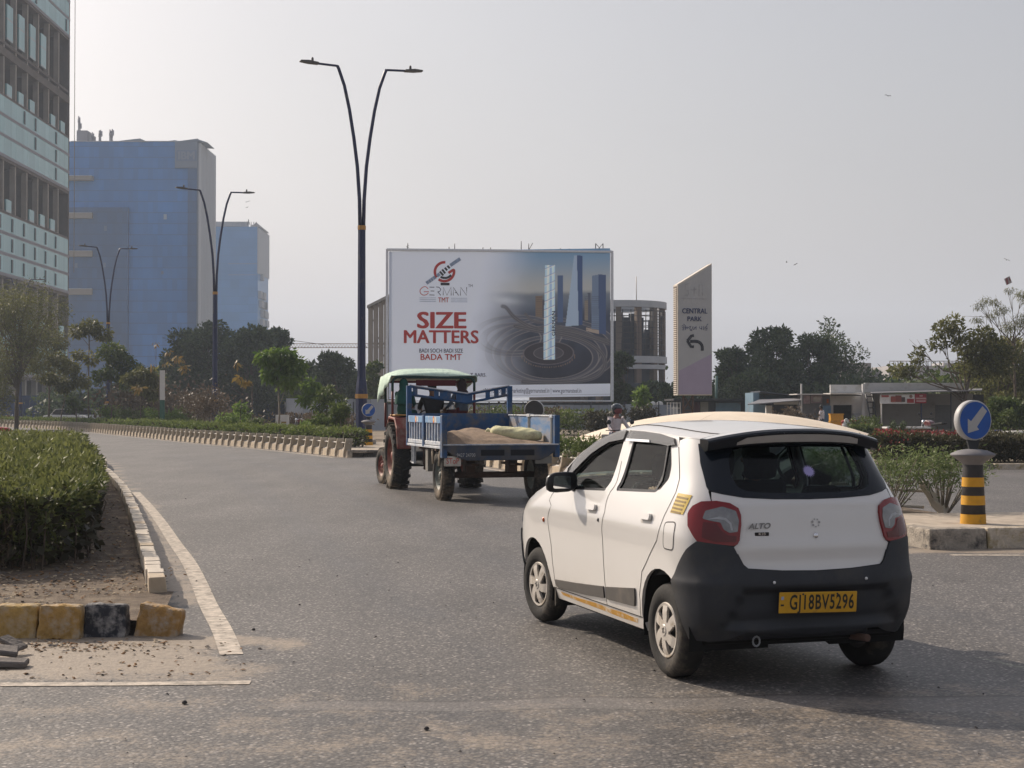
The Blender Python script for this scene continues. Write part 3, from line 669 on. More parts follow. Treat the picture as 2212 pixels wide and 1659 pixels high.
def seam(name, pts, parent, m, wid=.0062, off=.0012, flip=False):
    """narrow dark joint between two panels"""
    q = conv(pts, flip); d = []
    for (a, b), (c, e) in zip(q[:-1], q[1:]):
        n = max(1, int(max(abs(c - a) / .06, abs(e - b) / .03)))
        d += [(a + (c - a) * i / n, b + (e - b) * i / n) for i in range(n)]
    d.append(q[-1]); P_ = [shell(s, z, off) for s, z in d]; vs = []; fs = []
    for i, (p, n) in enumerate(P_):
        t = (P_[min(i + 1, len(P_) - 1)][0] - P_[max(i - 1, 0)][0]).normalized(); x = t.cross(n).normalized() * wid / 2; vs += [p - x, p + x]
    fs = [(2 * i, 2 * i + 1, 2 * i + 3, 2 * i + 2) for i in range(len(P_) - 1)]
    m_ = MB(); m_.add(vs, fs); return m_.build(name, m, parent)

def car_paint():
    m = mat('car_white', (.69, .675, .655), .26, n_scale=1.6, n_amt=.02, spec=.5, coat=.9)
    N = m.node_tree.nodes; L = m.node_tree.links; b = N['Principled BSDF']; tc = N.new('ShaderNodeTexCoord'); sx = N.new('ShaderNodeSeparateXYZ'); L.new(tc.outputs['Object'], sx.inputs[0])
    # road dust low on the panels
    mr = N.new('ShaderNodeMapRange'); mr.inputs[1].default_value = .62; mr.inputs[2].default_value = .22; mr.inputs[3].default_value = 0; mr.inputs[4].default_value = .55; L.new(sx.outputs[2], mr.inputs[0])
    nz = N.new('ShaderNodeTexNoise'); nz.inputs['Scale'].default_value = 5; nz.inputs['Detail'].default_value = 8; L.new(tc.outputs['Object'], nz.inputs['Vector'])
    mu = N.new('ShaderNodeMath'); mu.operation = 'MULTIPLY'; L.new(mr.outputs[0], mu.inputs[0]); L.new(nz.outputs['Fac'], mu.inputs[1])
    src = b.inputs['Base Color'].links[0].from_socket; mx = N.new('ShaderNodeMix'); mx.data_type = 'RGBA'; L.new(mu.outputs[0], mx.inputs[0]); L.new(src, mx.inputs[6]); mx.inputs[7].default_value = (.42, .34, .25, 1); L.new(mx.outputs[2], b.inputs['Base Color'])
    ra = N.new('ShaderNodeMath'); ra.operation = 'MULTIPLY_ADD'; L.new(mu.outputs[0], ra.inputs[0]); ra.inputs[1].default_value = .8; ra.inputs[2].default_value = .3; L.new(ra.outputs[0], b.inputs['Roughness'])
    return m
paint = car_paint()
bump_m = mat('bumper_plastic', (.030, .033, .040), .60, n_scale=3, n_amt=.15, bump=.10, b_scale=220, spec=.4, dirt=(.060, .056, .052), dirt_amt=.45, dirt_scale=1.6)
trim_m = mat('black_trim', (.012, .012, .014), .35, n_amt=.1)
mould_m = mat('door_moulding_plastic', (.085, .078, .072), .5, n_amt=.1, dirt=(.20, .17, .14), dirt_amt=.25)
joint_m = mat('joint_black', (.02, .02, .02), .9)
frit = mat('glass_border', (.006, .009, .015), .10, n_amt=.0, spec=.35)
tint_glass = glass_mat('tinted_glass', (.74, .82, .79), ior=1.12); rear_glass_m = glass_mat('rear_glass', (.27, .35, .38), ior=1.3)
smoke_glass = glass_mat('smoked_visor', (.22, .22, .23), .04, 1.6)
red_lens = mat('red_lens', (.20, .002, .005), .16, n_amt=.1, spec=.4, coat=.45); clear_lens = mat('clear_lens', (.17, .17, .175), .15, .2, n_scale=20, n_amt=.3, spec=.8, coat=1.0)
deep_red = mat('deep_red_lens', (.10, .002, .003), .2, n_amt=.1, spec=.4, coat=.4)
chrome = mat('chrome', (.75, .76, .78), .12, 1.0, n_amt=.02); silver_cap = mat('wheel_cover_paint', (.52, .48, .43), .42, .15, n_scale=12, n_amt=.10, dirt=(.30, .24, .17), dirt_amt=.22, dirt_scale=8)
plate_y = mat('plate_yellow', (.62, .33, .018), .5, n_scale=14, n_amt=.08, dirt=(.36, .19, .03), dirt_amt=.25, dirt_scale=6); plate_k = mat('plate_black', (.03, .028, .02), .6)
inner_m = mat('cabin_plastic', (.018, .019, .022), .8, n_amt=.1); seat_m = mat('seat_cloth', (.025, .026, .034), .9, n_scale=30, n_amt=.2, bump=.2)
well_m = mat('wheel_well', (.010, .010, .010), .95, n_amt=.2); orange_lens = mat('orange_lens', (.55, .10, .01), .2, coat=1.0)

CAR = thing('hatchback_car', 'white hatchback with black bumper and yellow number plate driving away', 'car', (1.600, 8.970, 0), math.pi / 2 + .3092)
ZE = ([-.45, -.2, 0, .3, .65, .9, 1.1, 1.35, 1.54, 1.74, 1.94, 2.14, 2.28, 2.4, 2.6, 2.8, 2.93, 3.0], [1.385, 1.405, 1.42, 1.437, 1.452, 1.455, 1.442, 1.392, 1.335, 1.26, 1.165, 1.08, 1.02, .985, .95, .90, .84, .75])
_u = np.arange(-.5, 3.1, .01); _k = np.exp(-.5 * (np.arange(-12, 13) * .01 / .045) ** 2); _k /= _k.sum(); _z = np.convolve(np.pad(np.interp(_u, *ZE), 12, mode='edge'), _k, 'valid')
def ze(u): return float(np.interp(u, _u, _z))
def hc(u): return float(np.interp(u, [-.4, 0, .8, 1.3, 1.7, 2.2, 2.5, 3.0], [.055, .056, .062, .066, .075, .06, .045, .03]))
def ve(u): return max(.05, vside(u, ze(u)) + .002)
def topz(u, t): return ze(u) + hc(u) * (.55 * (1 - t * t) + .45 * (1 - abs(t) ** 7)) - .0
def top_patch(name, u0, u1, m, t0=-1, t1=1, nu=30, nv=33, off=0.0, depth=.012, uoff=None):
    V = []; Nn = []
    def pt(u, t): uu = u + (uoff(t) if uoff else 0); return Vector((uu, t * ve(uu), topz(uu, t) + off))
    for i in range(nu + 1):
        for j in range(nv + 1):
            u = u0 + (u1 - u0) * i / nu; t = t0 + (t1 - t0) * (.5 - .5 * math.cos(math.pi * j / nv)); p = pt(u, t); e = .008
            n = (pt(u + e, t) - pt(u - e, t)).cross(pt(u, min(1, t + e)) - pt(u, max(-1, t - e))).normalized(); V.append(p); Nn.append(n if n.z > 0 else -n)
    k = nv + 1; F = [(i * k + j, (i + 1) * k + j, (i + 1) * k + j + 1, i * k + j + 1) for i in range(nu) for j in range(nv)]
    me = bpy.data.meshes.new(name); me.from_pydata([tuple(v) for v in V], [], F); me.polygons.foreach_set('use_smooth', [True] * len(F)); me.update()
    if me.polygons[0].normal.z < 0: me.flip_normals()
    me.normals_split_custom_set_from_vertices([tuple(n) for n in Nn])
    o = mesh_obj(name, me, m, CAR); md = o.modifiers.new('t', 'SOLIDIFY'); md.thickness = depth; md.offset = -1; return o

def arc_(cu, cz, r, a0, a1, n=10, ez=1.0): return [(cu + r * math.cos(R(a0 + (a1 - a0) * i / n)), cz + r * ez * math.sin(R(a0 + (a1 - a0) * i / n))) for i in range(n + 1)]
RA = arc_(.055, .285, .345, 10, 170, 14, 1.04)           # rear arch, front to back
FA = arc_(2.42, .285, .335, 10, 170, 14, 1.04)
seam_m = [(1.0, .305), (.985, .42), (.981, .571), (.970, .745), (.954, .919), (.936, 1.05), (.905, 1.25), (.885, 1.425)]
seam_r = [(.095, 1.402), (.085, 1.365), (-.045, 1.18), (-.062, 1.103), (.009, .962), (.115, .777), (.334, .596), (.402, .446), (.430, .305)]
seam_f = [(2.0, .30), (2.008, .443), (2.012, .61), (1.998, .896), (1.985, 1.004), (1.98, 1.125)]
def zet(u, k=.004): return (u, ze(u) - k)
lampL = [('r', .690, .985), ('r', .683, 1.003), ('r', .666, 1.030), ('r', .629, 1.056), ('r', .562, 1.061), ('r', .497, 1.050), ('r', .455, 1.022), ('r', .446, .985), ('r', .449, .93), ('r', .466, .845), ('r', .480, .822), ('r', .502, .814), ('r', .588, .824), ('r', .676, .838), ('r', .70, .92)]
quarter = [(.430, .305)] + seam_r[::-1][1:] + [zet(.04), zet(-.08), zet(-.14), ('r', .548, 1.385), ('r', .575, 1.281), ('r', .588, 1.141), ('r', .584, 1.118), ('r', .586, 1.062), ('r', .629, 1.056), ('r', .666, 1.030), ('r', .683, 1.003), ('r', .690, .985), ('r', .70, .92), ('r', .676, .838), (-.285, .79), (-.235, .72), (-.195, .66), (-.158, .608), (-.157, .56)] 
quarter = quarter + [p for p in RA[::-1] if p[1] < 9 and -.15 < p[0] < .40 and p[1] > .36] + [(.398, .33), (.40, .305)]
wr = [(.848, 1.062), (.216, 1.086), (.088, 1.168), (.105, 1.25), (.20, 1.385), (.80, 1.398)]
wf = [(1.865, 1.022), (1.03, 1.052), (.955, 1.392), (1.18, 1.378), (1.342, 1.335), (1.599, 1.228), (1.80, 1.115)]
for fl in (False, True):
    quarter_o = panel('quarter_panel', quarter, paint, CAR, flip=fl)
    top_r = [zet(u) for u in np.linspace(.86, .12, 8)]
    rd = panel('rear_door', seam_m + top_r + seam_r[1:], paint, CAR, holes=[rounded(wr, .025)], flip=fl)
    top_f = [zet(u) for u in np.linspace(1.96, .91, 14)]
    fd = panel('front_door', seam_f[:-1] + [(1.975, 1.12)] + top_f + seam_m[::-1], paint, CAR, holes=[rounded(wf, .02)], flip=fl)
    fender = panel('front_fender', seam_f + [zet(u) for u in (2.02, 2.2, 2.4, 2.6, 2.72, 2.80)] + [(2.80, .66), (2.765, .55)] + [p for p in FA if p[1] > .36 and p[0] < 2.75][0:] + [(2.075, .33), (2.07, .30)], paint, CAR, flip=fl)
    panel('front_bumper', [('f', .001, .66), (2.93, .68), (2.82, .67), (2.775, .56), (2.76, .40), (2.755, .30), (2.85, .26), ('f', .001, .24)], bump_m, CAR, off=.012, flip=fl)
    panel('nose_panel', [('f', .001, .665), (2.93, .685), (2.805, .665), (2.805, .89), (2.9, .85), ('f', .3, .80), ('f', .001, .79)], paint, CAR, flip=fl)
    panel('headlight', [(2.83, .72), (2.83, .83), (2.93, .82), ('f', .45, .78), ('f', .46, .70)], clear_lens, CAR, off=.008, flip=fl)
    # frames and glass
    for nm, hole, hol2, door in (('window_frame', [(u_, z_) for u_, z_ in wr], [(.832, 1.082), (.232, 1.104), (.112, 1.178), (.128, 1.25), (.212, 1.372), (.792, 1.384)], rd),
                                 ('window_frame', wf, [(1.70, 1.044), (1.045, 1.070), (.975, 1.378), (1.18, 1.362), (1.335, 1.318), (1.58, 1.208), (1.735, 1.115)], fd)):
        panel(nm, hole, trim_m, door, off=-.006, holes=[hol2], flip=fl, depth=.014)
        panel('window_glass', hol2, tint_glass, door, off=-.014, flip=fl, depth=.001)
    panel('window_divider', [(.262, 1.096), (.236, 1.10), (.245, 1.376), (.272, 1.378)], trim_m, rd, off=-.008, flip=fl, depth=.01)
    # smoked rain visors
    panel('rain_visor', [(.90, 1.392), (.862, 1.448), (.62, 1.444), (.34, 1.432), (.16, 1.412), (.115, 1.372), (.205, 1.362), (.50, 1.378)], smoke_glass, rd, off=.016, flip=fl, depth=.014)
    panel('rain_visor', [(1.90, 1.065), (1.84, 1.165), (1.70, 1.252), (1.5, 1.332), (1.3, 1.394), (1.1, 1.436), (.93, 1.448), (.945, 1.388), (1.18, 1.365), (1.33, 1.322), (1.58, 1.215), (1.78, 1.105)], smoke_glass, fd, off=.016, flip=fl, depth=.014)
    panel('visor_strip', [(.885, 1.378), (.882, 1.393), (.50, 1.392), (.49, 1.377)], chrome, rd, off=.021, flip=fl, depth=.006)
    # mouldings
    panel('door_moulding', rounded([(1.985, .368), (1.55, .392), (1.07, .425), (1.006, .43), (1.010, .352), (1.35, .332), (1.92, .312), (1.96, .325)], .008), mould_m, fd, off=.011, flip=fl, depth=.012)
    panel('door_moulding', rounded([(.962, .432), (.458, .482), (.486, .365), (.976, .352)], .012), mould_m, rd, off=.011, flip=fl, depth=.012)
    panel('sill', [(2.06, .30), (.40, .305), (.38, .225), (2.06, .225)], paint, CAR, off=-.004, flip=fl)
    sy = panel('sill_stripe', [(1.93, .283), (1.6, .282), (1.2, .290), (.98, .286), (.78, .290), (.60, .283), (.50, .285), (.52, .255), (.8, .250), (1.1, .256), (1.5, .258), (1.9, .262)], mat('sill_yellow', (.52, .27, .035), .6, n_scale=12, n_amt=.1, dirt=(.62, .55, .45), dirt_amt=.3, dirt_scale=9), CAR, off=-.0025, flip=fl, depth=.001)
    for nm, pts in (('panel_gap', seam_m[:-1]), ('panel_gap', seam_r[1:]), ('panel_gap', seam_f[:-1]), ('panel_gap', [(2.06, .303), (.40, .307)]), ('panel_gap', [(2.0, 1.0)] + [(2.03, 1.04)]), ('panel_gap', [('r', .584, 1.118), ('r', .586, 1.062)])):
        seam(nm, pts, CAR, joint_m, flip=fl)
    fuel = rounded([(-.02, .925), (-.155, .935), (-.150, .77), (-.02, .772)], .03, 4)
    if not fl:
        panel('fuel_flap', fuel, paint, CAR, off=.0015, depth=.002); seam('flap_gap', fuel + [fuel[0]], CAR, joint_m, off=.002)
        st = panel('side_sticker', [(-.092, 1.100), (-.222, 1.092), (-.205, .980), (-.062, .984)], mat('sticker_yellow', (.60, .42, .06), .25, n_amt=.05, coat=.6), CAR, off=.003, depth=.001)
        for k in range(5):
            z_ = 1.082 - k * .021; u_ = -.085 + k * .006
            panel('print', [(u_ - .01, z_), (u_ - .12, z_ - .006), (u_ - .12, z_ - .016), (u_ - .01, z_ - .010)], mat('print_brown', (.28, .19, .06), .6), st, off=.0045, depth=.0005)
    for hu, hz, dr_ in ((1.185, .925, fd), (.262, .927, rd)):
        panel('handle_recess', rounded([(hu + .085, hz + .028), (hu - .085, hz + .032), (hu - .088, hz - .028), (hu + .080, hz - .032)], .022, 3), mat('recess_shade', (.50, .48, .45), .4, n_amt=.02), dr_, off=.0015, flip=fl, depth=.001)
        panel('door_handle', rounded([(hu + .078, hz + .026), (hu - .078, hz + .030), (hu - .080, hz - .008), (hu + .072, hz - .010)], .014, 3), paint, dr_, off=.022, flip=fl, depth=.018)
    pk, nk = shell(conv([(1.05, .862)], fl)[0][0], .862, 0)
    m = MB(); m.lathe([(0, .006), (.011, .005), (.013, 0)], 12, look(pk, pk + nk)); m.build('key_lock', dark_metal, fd)
    pk, nk = shell(conv([(2.15, .785)], fl)[0][0], .785, 0); m = MB(); m.lathe([(0, .012), (.016, .008), (.02, 0)], 12, look(pk, pk + nk)); m.build('side_repeater', orange_lens, CAR)
    # tail lamp
    tl = panel('tail_lamp', lampL, red_lens, CAR, off=.016, flip=fl, depth=.03)
    panel('reversing_lens', rounded([('r', .640, .962), ('r', .622, 1.006), ('r', .540, 1.030), ('r', .472, 1.006), ('r', .462, .955), ('r', .474, .892), ('r', .520, .886), ('r', .548, .905), ('r', .560, .944), ('r', .60, .95)], .008), clear_lens, tl, off=.0185, flip=fl, depth=.003)
    panel('lower_lens', rounded([('r', .640, .945), ('r', .580, .938), ('r', .562, .900), ('r', .528, .872), ('r', .482, .868), ('r', .488, .835), ('r', .60, .838), ('r', .655, .858)], .008), deep_red, tl, off=.0182, flip=fl, depth=.003)
    panel('lens_arc', [('r', .625, .958), ('r', .565, .975), ('r', .53, .968), ('r', .505, .94), ('r', .50, .90), ('r', .51, .90), ('r', .515, .935), ('r', .54, .958), ('r', .575, .962)], mat('lens_bright', (.36, .37, .39), .2, coat=.6), tl, off=.0195, flip=fl, depth=.003)
    seam('lamp_gap', [('r', a[1], a[2]) for a in lampL] + [lampL[0]], CAR, joint_m, flip=fl, off=.0)
    # wheel wells, arch lips
    for cu, AA in ((.055, RA), (2.42, FA)):
        sg = -1 if fl else 1; M = T(cu, sg * .10, .285); m = MB(); n = 20; vs = []; fs = []
        for i in range(n + 1):
            a = R(-14 + 208 * i / n); r = .338; vs += [(r * math.cos(a), sg * .10 if True else 0, r * 1.04 * math.sin(a)), (r * math.cos(a), sg * .605, r * 1.04 * math.sin(a))]
        fs = [(2 * i, 2 * i + 1, 2 * i + 3, 2 * i + 2) for i in range(n)]; m.add(vs, fs, M); m.add([(0, sg * .10, 0)] + [vs[2 * i] for i in range(n + 1)], [(0, i + 1, i + 2) for i in range(n)], M); m.build('wheel_arch_liner', well_m, CAR)
# tailgate and bumper
def mir(half, top=()): return half + [(k, -v, z) for k, v, z in half[::-1] if abs(v) > 1e-6]
gl = [('r', 0, 1.068), ('r', .22, 1.072), ('r', .41, 1.083), ('r', .52, 1.102), ('r', .574, 1.116), ('r', .588, 1.141), ('r', .576, 1.26), ('r', .552, 1.385), ('r', .30, 1.405), ('r', 0, 1.41)]
glass_ol = mir(gl)[:-0 or None]
inn = [('r', 0, 1.104), ('r', .24, 1.106), ('r', .38, 1.118), ('r', .425, 1.140), ('r', .448, 1.20), ('r', .435, 1.30), ('r', .400, 1.352), ('r', .34, 1.366), ('r', 0, 1.372)]
hl = [('r', .574, 1.1155), ('r', .586, 1.062), ('r', .562, 1.0615), ('r', .497, 1.0505), ('r', .455, 1.0225), ('r', .446, .985), ('r', .449, .93), ('r', .466, .845), ('r', .480, .822), ('r', .498, .808), ('r', .452, .707), ('r', .426, .684), ('r', .22, .668), ('r', 0, .662)]
def hatch_relief(p):
    """soft ledge under the badge and a rolled lower lip"""
    a = .010 * math.exp(-((p.z - .80) / .05) ** 2) + .006 * math.exp(-((p.z - 1.04) / .02) ** 2); return a * (1 - min(1, abs(p.y) / .60) ** 4)
GATE = panel('tailgate', [('r', v, z) for k, v, z in [('r', 0, 1.0675), ('r', .22, 1.0715), ('r', .41, 1.0825), ('r', .52, 1.1015)] + hl] + [(k, -v, z) for k, v, z in ([('r', .22, 1.0715), ('r', .41, 1.0825), ('r', .52, 1.1015)] + hl[:-1])[::-1]], paint, CAR, fn=hatch_relief)
seam('panel_gap', [(k, v, z) for k, v, z in hl[8:]] + [(k, -v, z) for k, v, z in hl[8:-1][::-1]], CAR, joint_m, .008, .004)
fr = panel('rear_window_border', glass_ol, frit, GATE, off=.003, holes=[mir(inn)], depth=.008)
panel('rear_window', mir(inn), rear_glass_m, GATE, off=.002, depth=.001)
def smooth01(x): x = min(1, max(0, x)); return x * x * (3 - 2 * x)
def bump_relief(p):
    k = .016
    rec = smooth01((.47 - abs(p.y + .0) + (.57 - p.z) * .45) / .035) * smooth01((.572 - p.z) / .022) * smooth01((p.z - .345) / .03)
    crease = .008 * math.exp(-((abs(p.y) - .655) / .022) ** 2) * smooth01((.70 - p.z) / .1)
    lip = .005 * math.exp(-((p.z - .60) / .035) ** 2); side = .006 * smooth01((abs(p.y) - .50) / .12) * smooth01((.64 - p.z) / .05) * smooth01((p.z - .30) / .06)
    return k - .040 * rec + lip + side + crease
bo = [('s', -.150, .600), ('s', -.195, .66), ('s', -.235, .72), ('s', -.285, .79), ('r', .676, .838), ('r', .588, .824), ('r', .504, .812), ('r', .452, .705), ('r', .426, .682), ('r', .22, .666), ('r', 0, .660)]
bl = [('s', -.225, .275), ('s', -.215, .36), ('s', -.19, .46), ('s', -.158, .55)]; blow = [('r', 0, .305), ('r', .20, .315), ('r', .42, .325), ('r', .50, .292), ('r', .60, .270)]
def fs_(q): k, a, z = q; return q
def mconv(q):
    k, a, z = q; s = S_(a, z) if k == 's' else R_(a, z); return s, z
# one outline in shell coordinates, so that side points can be mirrored
full = [mconv(q) for q in blow + bl + bo]; full = full + [(-s, z) for s, z in full[::-1] if abs(s) > 1e-6]
_cv = conv
def conv(ol, flip=False): return list(ol) if len(ol[0]) == 2 and ol is full else _cv(ol, flip)
BUMP = panel('rear_bumper', full, bump_m, CAR, fn=bump_relief, depth=.03, cz=.022, cs=.07)
m = MB(); m.box((-.30, -.62, .235), (-.12, .62, .30)); m.box((-.36, -.42, .262), (-.28, .42, .33)); m.build('bumper_valance', bump_m, CAR, bevel=.02)
# number plate
PL = MB(); PL.box((-.006, -.25, -.06), (0, .25, .06)); plate = PL.build('number_plate', plate_y, CAR, (-.512, .006, .487), bevel=.003); plate.rotation_euler = (R(1.2), R(-3), 0)
tm = lettering('GJ18BV5296', .118, plate_k, plate, T(-.0075, -.022, -.002, 0, 0, -math.pi / 2), bold=.020, sx=.62, spacing=1.12)
m = MB(); m.box((-.0075, .222, .018), (-.006, .238, .036)); m.build('hologram', mat('hologram', (.35, .42, .6), .3), plate)
m = MB(); m.box((-.0075, .220, -.018), (-.006, .240, -.008)); m.build('print', plate_k, plate)
for v in (.10, -.12): m = MB(); m.lathe([(0, .004), (.006, .003), (.006, 0)], 8, T(-.006, v, .048, 0, -math.pi / 2, 0)); m.build('screw', dark_metal, plate)
for v, z in ((.285, .607), (-.305, .610)):
    p = shell(R_(v, z), z, .026)[0]; m = MB(); m.lathe([(0, .005), (.008, .004), (.009, 0)], 10, T(p.x, p.y, p.z, 0, -math.pi / 2, 0)); m.build('reflector_stud', mat('stud', (.75, .75, .75), .2), BUMP)
# badges, lock
def rear_text(s, v, z, size, m, bold, sx=1.0, shear=0, parent=GATE):
    p, n = shell(R_(v, z), z, .012 + hatch_relief(Vector((0, v, z)))); a = math.atan2(n.z, -n.x); yaw = math.atan2(-n.y, -n.x)
    return lettering(s, size, m, parent, T(p.x, p.y, p.z, 0, 0, -math.pi / 2 - yaw) @ Euler((-a, 0, 0)).to_matrix().to_4x4(), bold=bold, sx=sx, shear=shear)
badge_m = mat('badge', (.17, .165, .16), .3, .6, n_amt=.1)
rear_text('ALTO', .345, .921, .044, badge_m, .03, 1.25, .35)
p, n = shell(R_(.328, .878), .878, .004); m = MB(); m.box((-.001, -.042, -.010), (.001, .042, .010)); kb = m.build('badge_plate', trim_m, GATE, (p.x, p.y, p.z)); kb.rotation_euler = (0, 0, -.10)
lettering('K10', .020, chrome, kb, T(-.003, 0, 0, 0, 0, -math.pi / 2), bold=.02, sx=1.3)
for a in range(7):
    t = a / 7 * 6.283 + .3; r_ = .022; p, n = shell(R_(-.02 + r_ * math.cos(t), .934 + r_ * math.sin(t)), .934 + r_ * math.sin(t), .004)
    m = MB(); m.lathe([(0, .001), (.0045 if a % 3 else .007, .001)], 8, look(p, p + n)); m.build('emblem_trace', mat('glue_mark', (.36, .36, .36), .7), GATE)
p, n = shell(R_(-.012, .862), .862, .006); m = MB(); m.lathe([(0, .009), (.011, .008), (.015, .004), (.016, 0)], 14, look(p, p + n)); m.build('tailgate_lock', chrome, GATE)
# spiky flower sticker on the rear window
p, n = shell(R_(-.045, 1.225), 1.225, .004); star = [(math.cos(i * math.pi / 18) * (.042 if i % 2 else .026), math.sin(i * math.pi / 18) * (.042 if i % 2 else .026)) for i in range(36)]
m = MB(); m.prism(star, 0, .001, look(p, p + n), plane='xy'); m.build('flower_sticker', mat('lilac', (.36, .32, .60), .6), GATE)
# roof, screen, bonnet
top_patch('roof', -.30, 1.36, paint, nu=36); top_patch('windscreen', 1.37, 2.22, tint_glass, -.86, .86, depth=.004); top_patch('bonnet', 2.27, 2.99, paint, nu=20)
top_patch('windscreen_pillar', 1.365, 2.26, paint, .865, 1.0, nv=5); top_patch('windscreen_pillar', 1.365, 2.26, paint, -1.0, -.865, nv=5); top_patch('cowl', 2.225, 2.268, trim_m, -.95, .95, nu=2)
for s in (1, -1):
    m = MB(); m.tube([(u, s * .82 * ve(u), topz(u, .82) + .001) for u in np.linspace(-.2, 1.33, 20)], .0035, 5); m.build('roof_ditch', joint_m, CAR)
# spoiler: white top, black frame, beige inset
def sp_top(v): return 1.474 - .062 * (abs(v) / .56) ** 2.4
def sp_u(v): return -.335 + .10 * (abs(v) / .56) ** 2.5
vs_ = np.linspace(-.56, .56, 29); V = []; F = []
prof = lambda v: [(-.12, sp_top(v) + .004), (sp_u(v) + .03, sp_top(v) + .002), (sp_u(v) + .004, sp_top(v) - .008), (sp_u(v), sp_top(v) - .020), (sp_u(v) + .012, sp_top(v) - .082 + .02 * (abs(v) / .56) ** 2), (sp_u(v) + .05, sp_top(v) - .092 + .02 * (abs(v) / .56) ** 2), (-.12, 1.375)]
for v in vs_: V += [(u, v, z) for u, z in prof(v)]
F = [(i * 7 + j, i * 7 + j + 1, (i + 1) * 7 + j + 1, (i + 1) * 7 + j) for i in range(28) for j in range(6)] + [tuple(range(7)), tuple(range(28 * 7, 28 * 7 + 7))[::-1]]
m = MB(); m.add(V, F, smooth=False); SPO = m.build('rear_spoiler', frit, CAR)
V = []; 
for v in vs_: V += [(-.14, v * .985, sp_top(v) + .0065), (sp_u(v) + .045, v * .985, sp_top(v) + .0055), (sp_u(v) + .030, v * .985, sp_top(v) + .003)]
m = MB(); m.add(V, [(i * 3 + j, i * 3 + j + 1, (i + 1) * 3 + j + 1, (i + 1) * 3 + j) for i in range(28) for j in (0, 1)], smooth=True); m.build('spoiler_top', paint, SPO)
V = []
for v in np.linspace(-.385, .405, 15):
    e = min(1, (.41 - abs(v)) / .05 + .35); zt, zb = sp_top(v) - .030, sp_top(v) - .074 + .02 * (abs(v) / .56) ** 2; zm = zb; V += [(sp_u(v) - .004, v, zb + (zt - zb) * e), (sp_u(v) + .004, v, zm)]
m = MB(); m.add(V, [(2 * i, 2 * i + 1, 2 * i + 3, 2 * i + 2) for i in range(14)]); m.build('spoiler_inset', mat('spoiler_inset_paint', (.34, .32, .295), .35, n_amt=.05, coat=.3), SPO)
# mirrors
for s in (1, -1):
    c = Vector((1.60, s * .815, 1.085)); m = MB(); nseg = 14; V = []; F = []
    # bulbous housing: rings along u
    rings = [(-.045, .100, .062, 0), (-.035, .112, .070, 0), (0, .112, .070, 0), (.04, .095, .058, 0), (.075, .055, .035, 0), (.085, .0, .0, 0)]
    for du, rv, rz_, _ in rings:
        for k in range(nseg):
            a = 2 * math.pi * k / nseg; ca, sa = math.cos(a), math.sin(a); ex = .62; V.append((c.x + du, c.y + math.copysign(abs(ca) ** ex, ca) * rv, c.z + math.copysign(abs(sa) ** ex, sa) * rz_ - .010 * ca * s))
    F = [(i * nseg + k, i * nseg + (k + 1) % nseg, (i + 1) * nseg + (k + 1) % nseg, (i + 1) * nseg + k) for i in range(len(rings) - 1) for k in range(nseg)] + [tuple(range(nseg))[::-1]]
    m.add(V, F, smooth=True); MR = m.build('door_mirror', trim_m, CAR)
    m = MB(); m.tube([(1.61, s * .72, 1.045), (1.61, s * .655, 1.03)], [.028, .032], 8); m.build('mirror_arm', trim_m, MR)
    pl = rounded([(-.075, -.042), (.070, -.042), (.074, .030), (.030, .046), (-.070, .044)], .016, 3); m = MB(); m.prism([(a * (1 if s > 0 else -1), b) for a, b in pl], 0, .004, T(c.x - .051, c.y, c.z, 0, 0, -math.pi / 2 + s * .10)); m.build('mirror_glass', mat('mirror_silver', (.85, .86, .86), .03, 1.0, n_amt=0), MR)
# cabin
m = MB(); m.box((-.30, -.62, .24), (2.45, .62, .29)); m.build('floor_pan', well_m, CAR)
m = MB(); m.box((1.72, -.60, .62), (2.20, .60, .93)); m.build('dashboard', inner_m, CAR, bevel=.05, seg=2)
m = MB(); m.tube([(1.60 + .16 * math.cos(a) * .35, -.33 + .18 * math.sin(a), .93 + .17 * math.cos(a)) for a in np.linspace(0, 2 * math.pi, 21)], .014, 6); m.tube([(1.60, -.33, .93), (1.74, -.33, .86)], .03, 8); m.build('steering_wheel', inner_m, CAR)
for v in (.33, -.33):
    m = MB(); m.box((1.0, v - .23, .42), (1.48, v + .23, .56)); st = m.build('front_seat', seat_m, CAR, bevel=.04, seg=2)
    m = MB(); m.box((0, -.23, 0), (.10, .23, .60), T(.98, v, .52, 0, -.20, 0)); m.build('backrest', seat_m, st, bevel=.05, seg=2)
    m = MB(); m.box((-.03, -.12, .0), (.06, .12, .18), T(.84, v, 1.12, 0, -.1, 0)); m.build('headrest', seat_m, st, bevel=.045, seg=2)
m = MB(); m.box((.18, -.60, .40), (.66, .60, .54)); m.box((0, -.58, 0), (.12, .58, .56), T(.16, 0, .48, 0, -.22, 0)); rb = m.build('rear_seat', seat_m, CAR, bevel=.05, seg=2)
for v in (.33, -.33): m = MB(); m.box((-.03, -.13, .0), (.06, .13, .10), T(.03, v, 1.02, 0, -.1, 0)); m.build('headrest', seat_m, rb, bevel=.04, seg=2)
for fl in (False, True):   # dark linings inside the doors and the roof
    panel('door_lining', [(1.96, .32), (.10, .60), (-.05, .62), (-.16, 1.04), (.1, 1.045), (.9, 1.03), (1.95, 1.0)], inner_m, CAR, off=-.045, flip=fl, depth=.002)
panel('tailgate_lining', mir([('r', 0, 1.05), ('r', .45, 1.07), ('r', .50, 1.05), ('r', .40, .70), ('r', 0, .68)]), inner_m, CAR, off=-.04, depth=.002)
hl_ = top_patch('headlining', -.18, 1.34, mat('headlining_cloth', (.16, .155, .15), .9), -.93, .93, off=-.028, depth=.004)
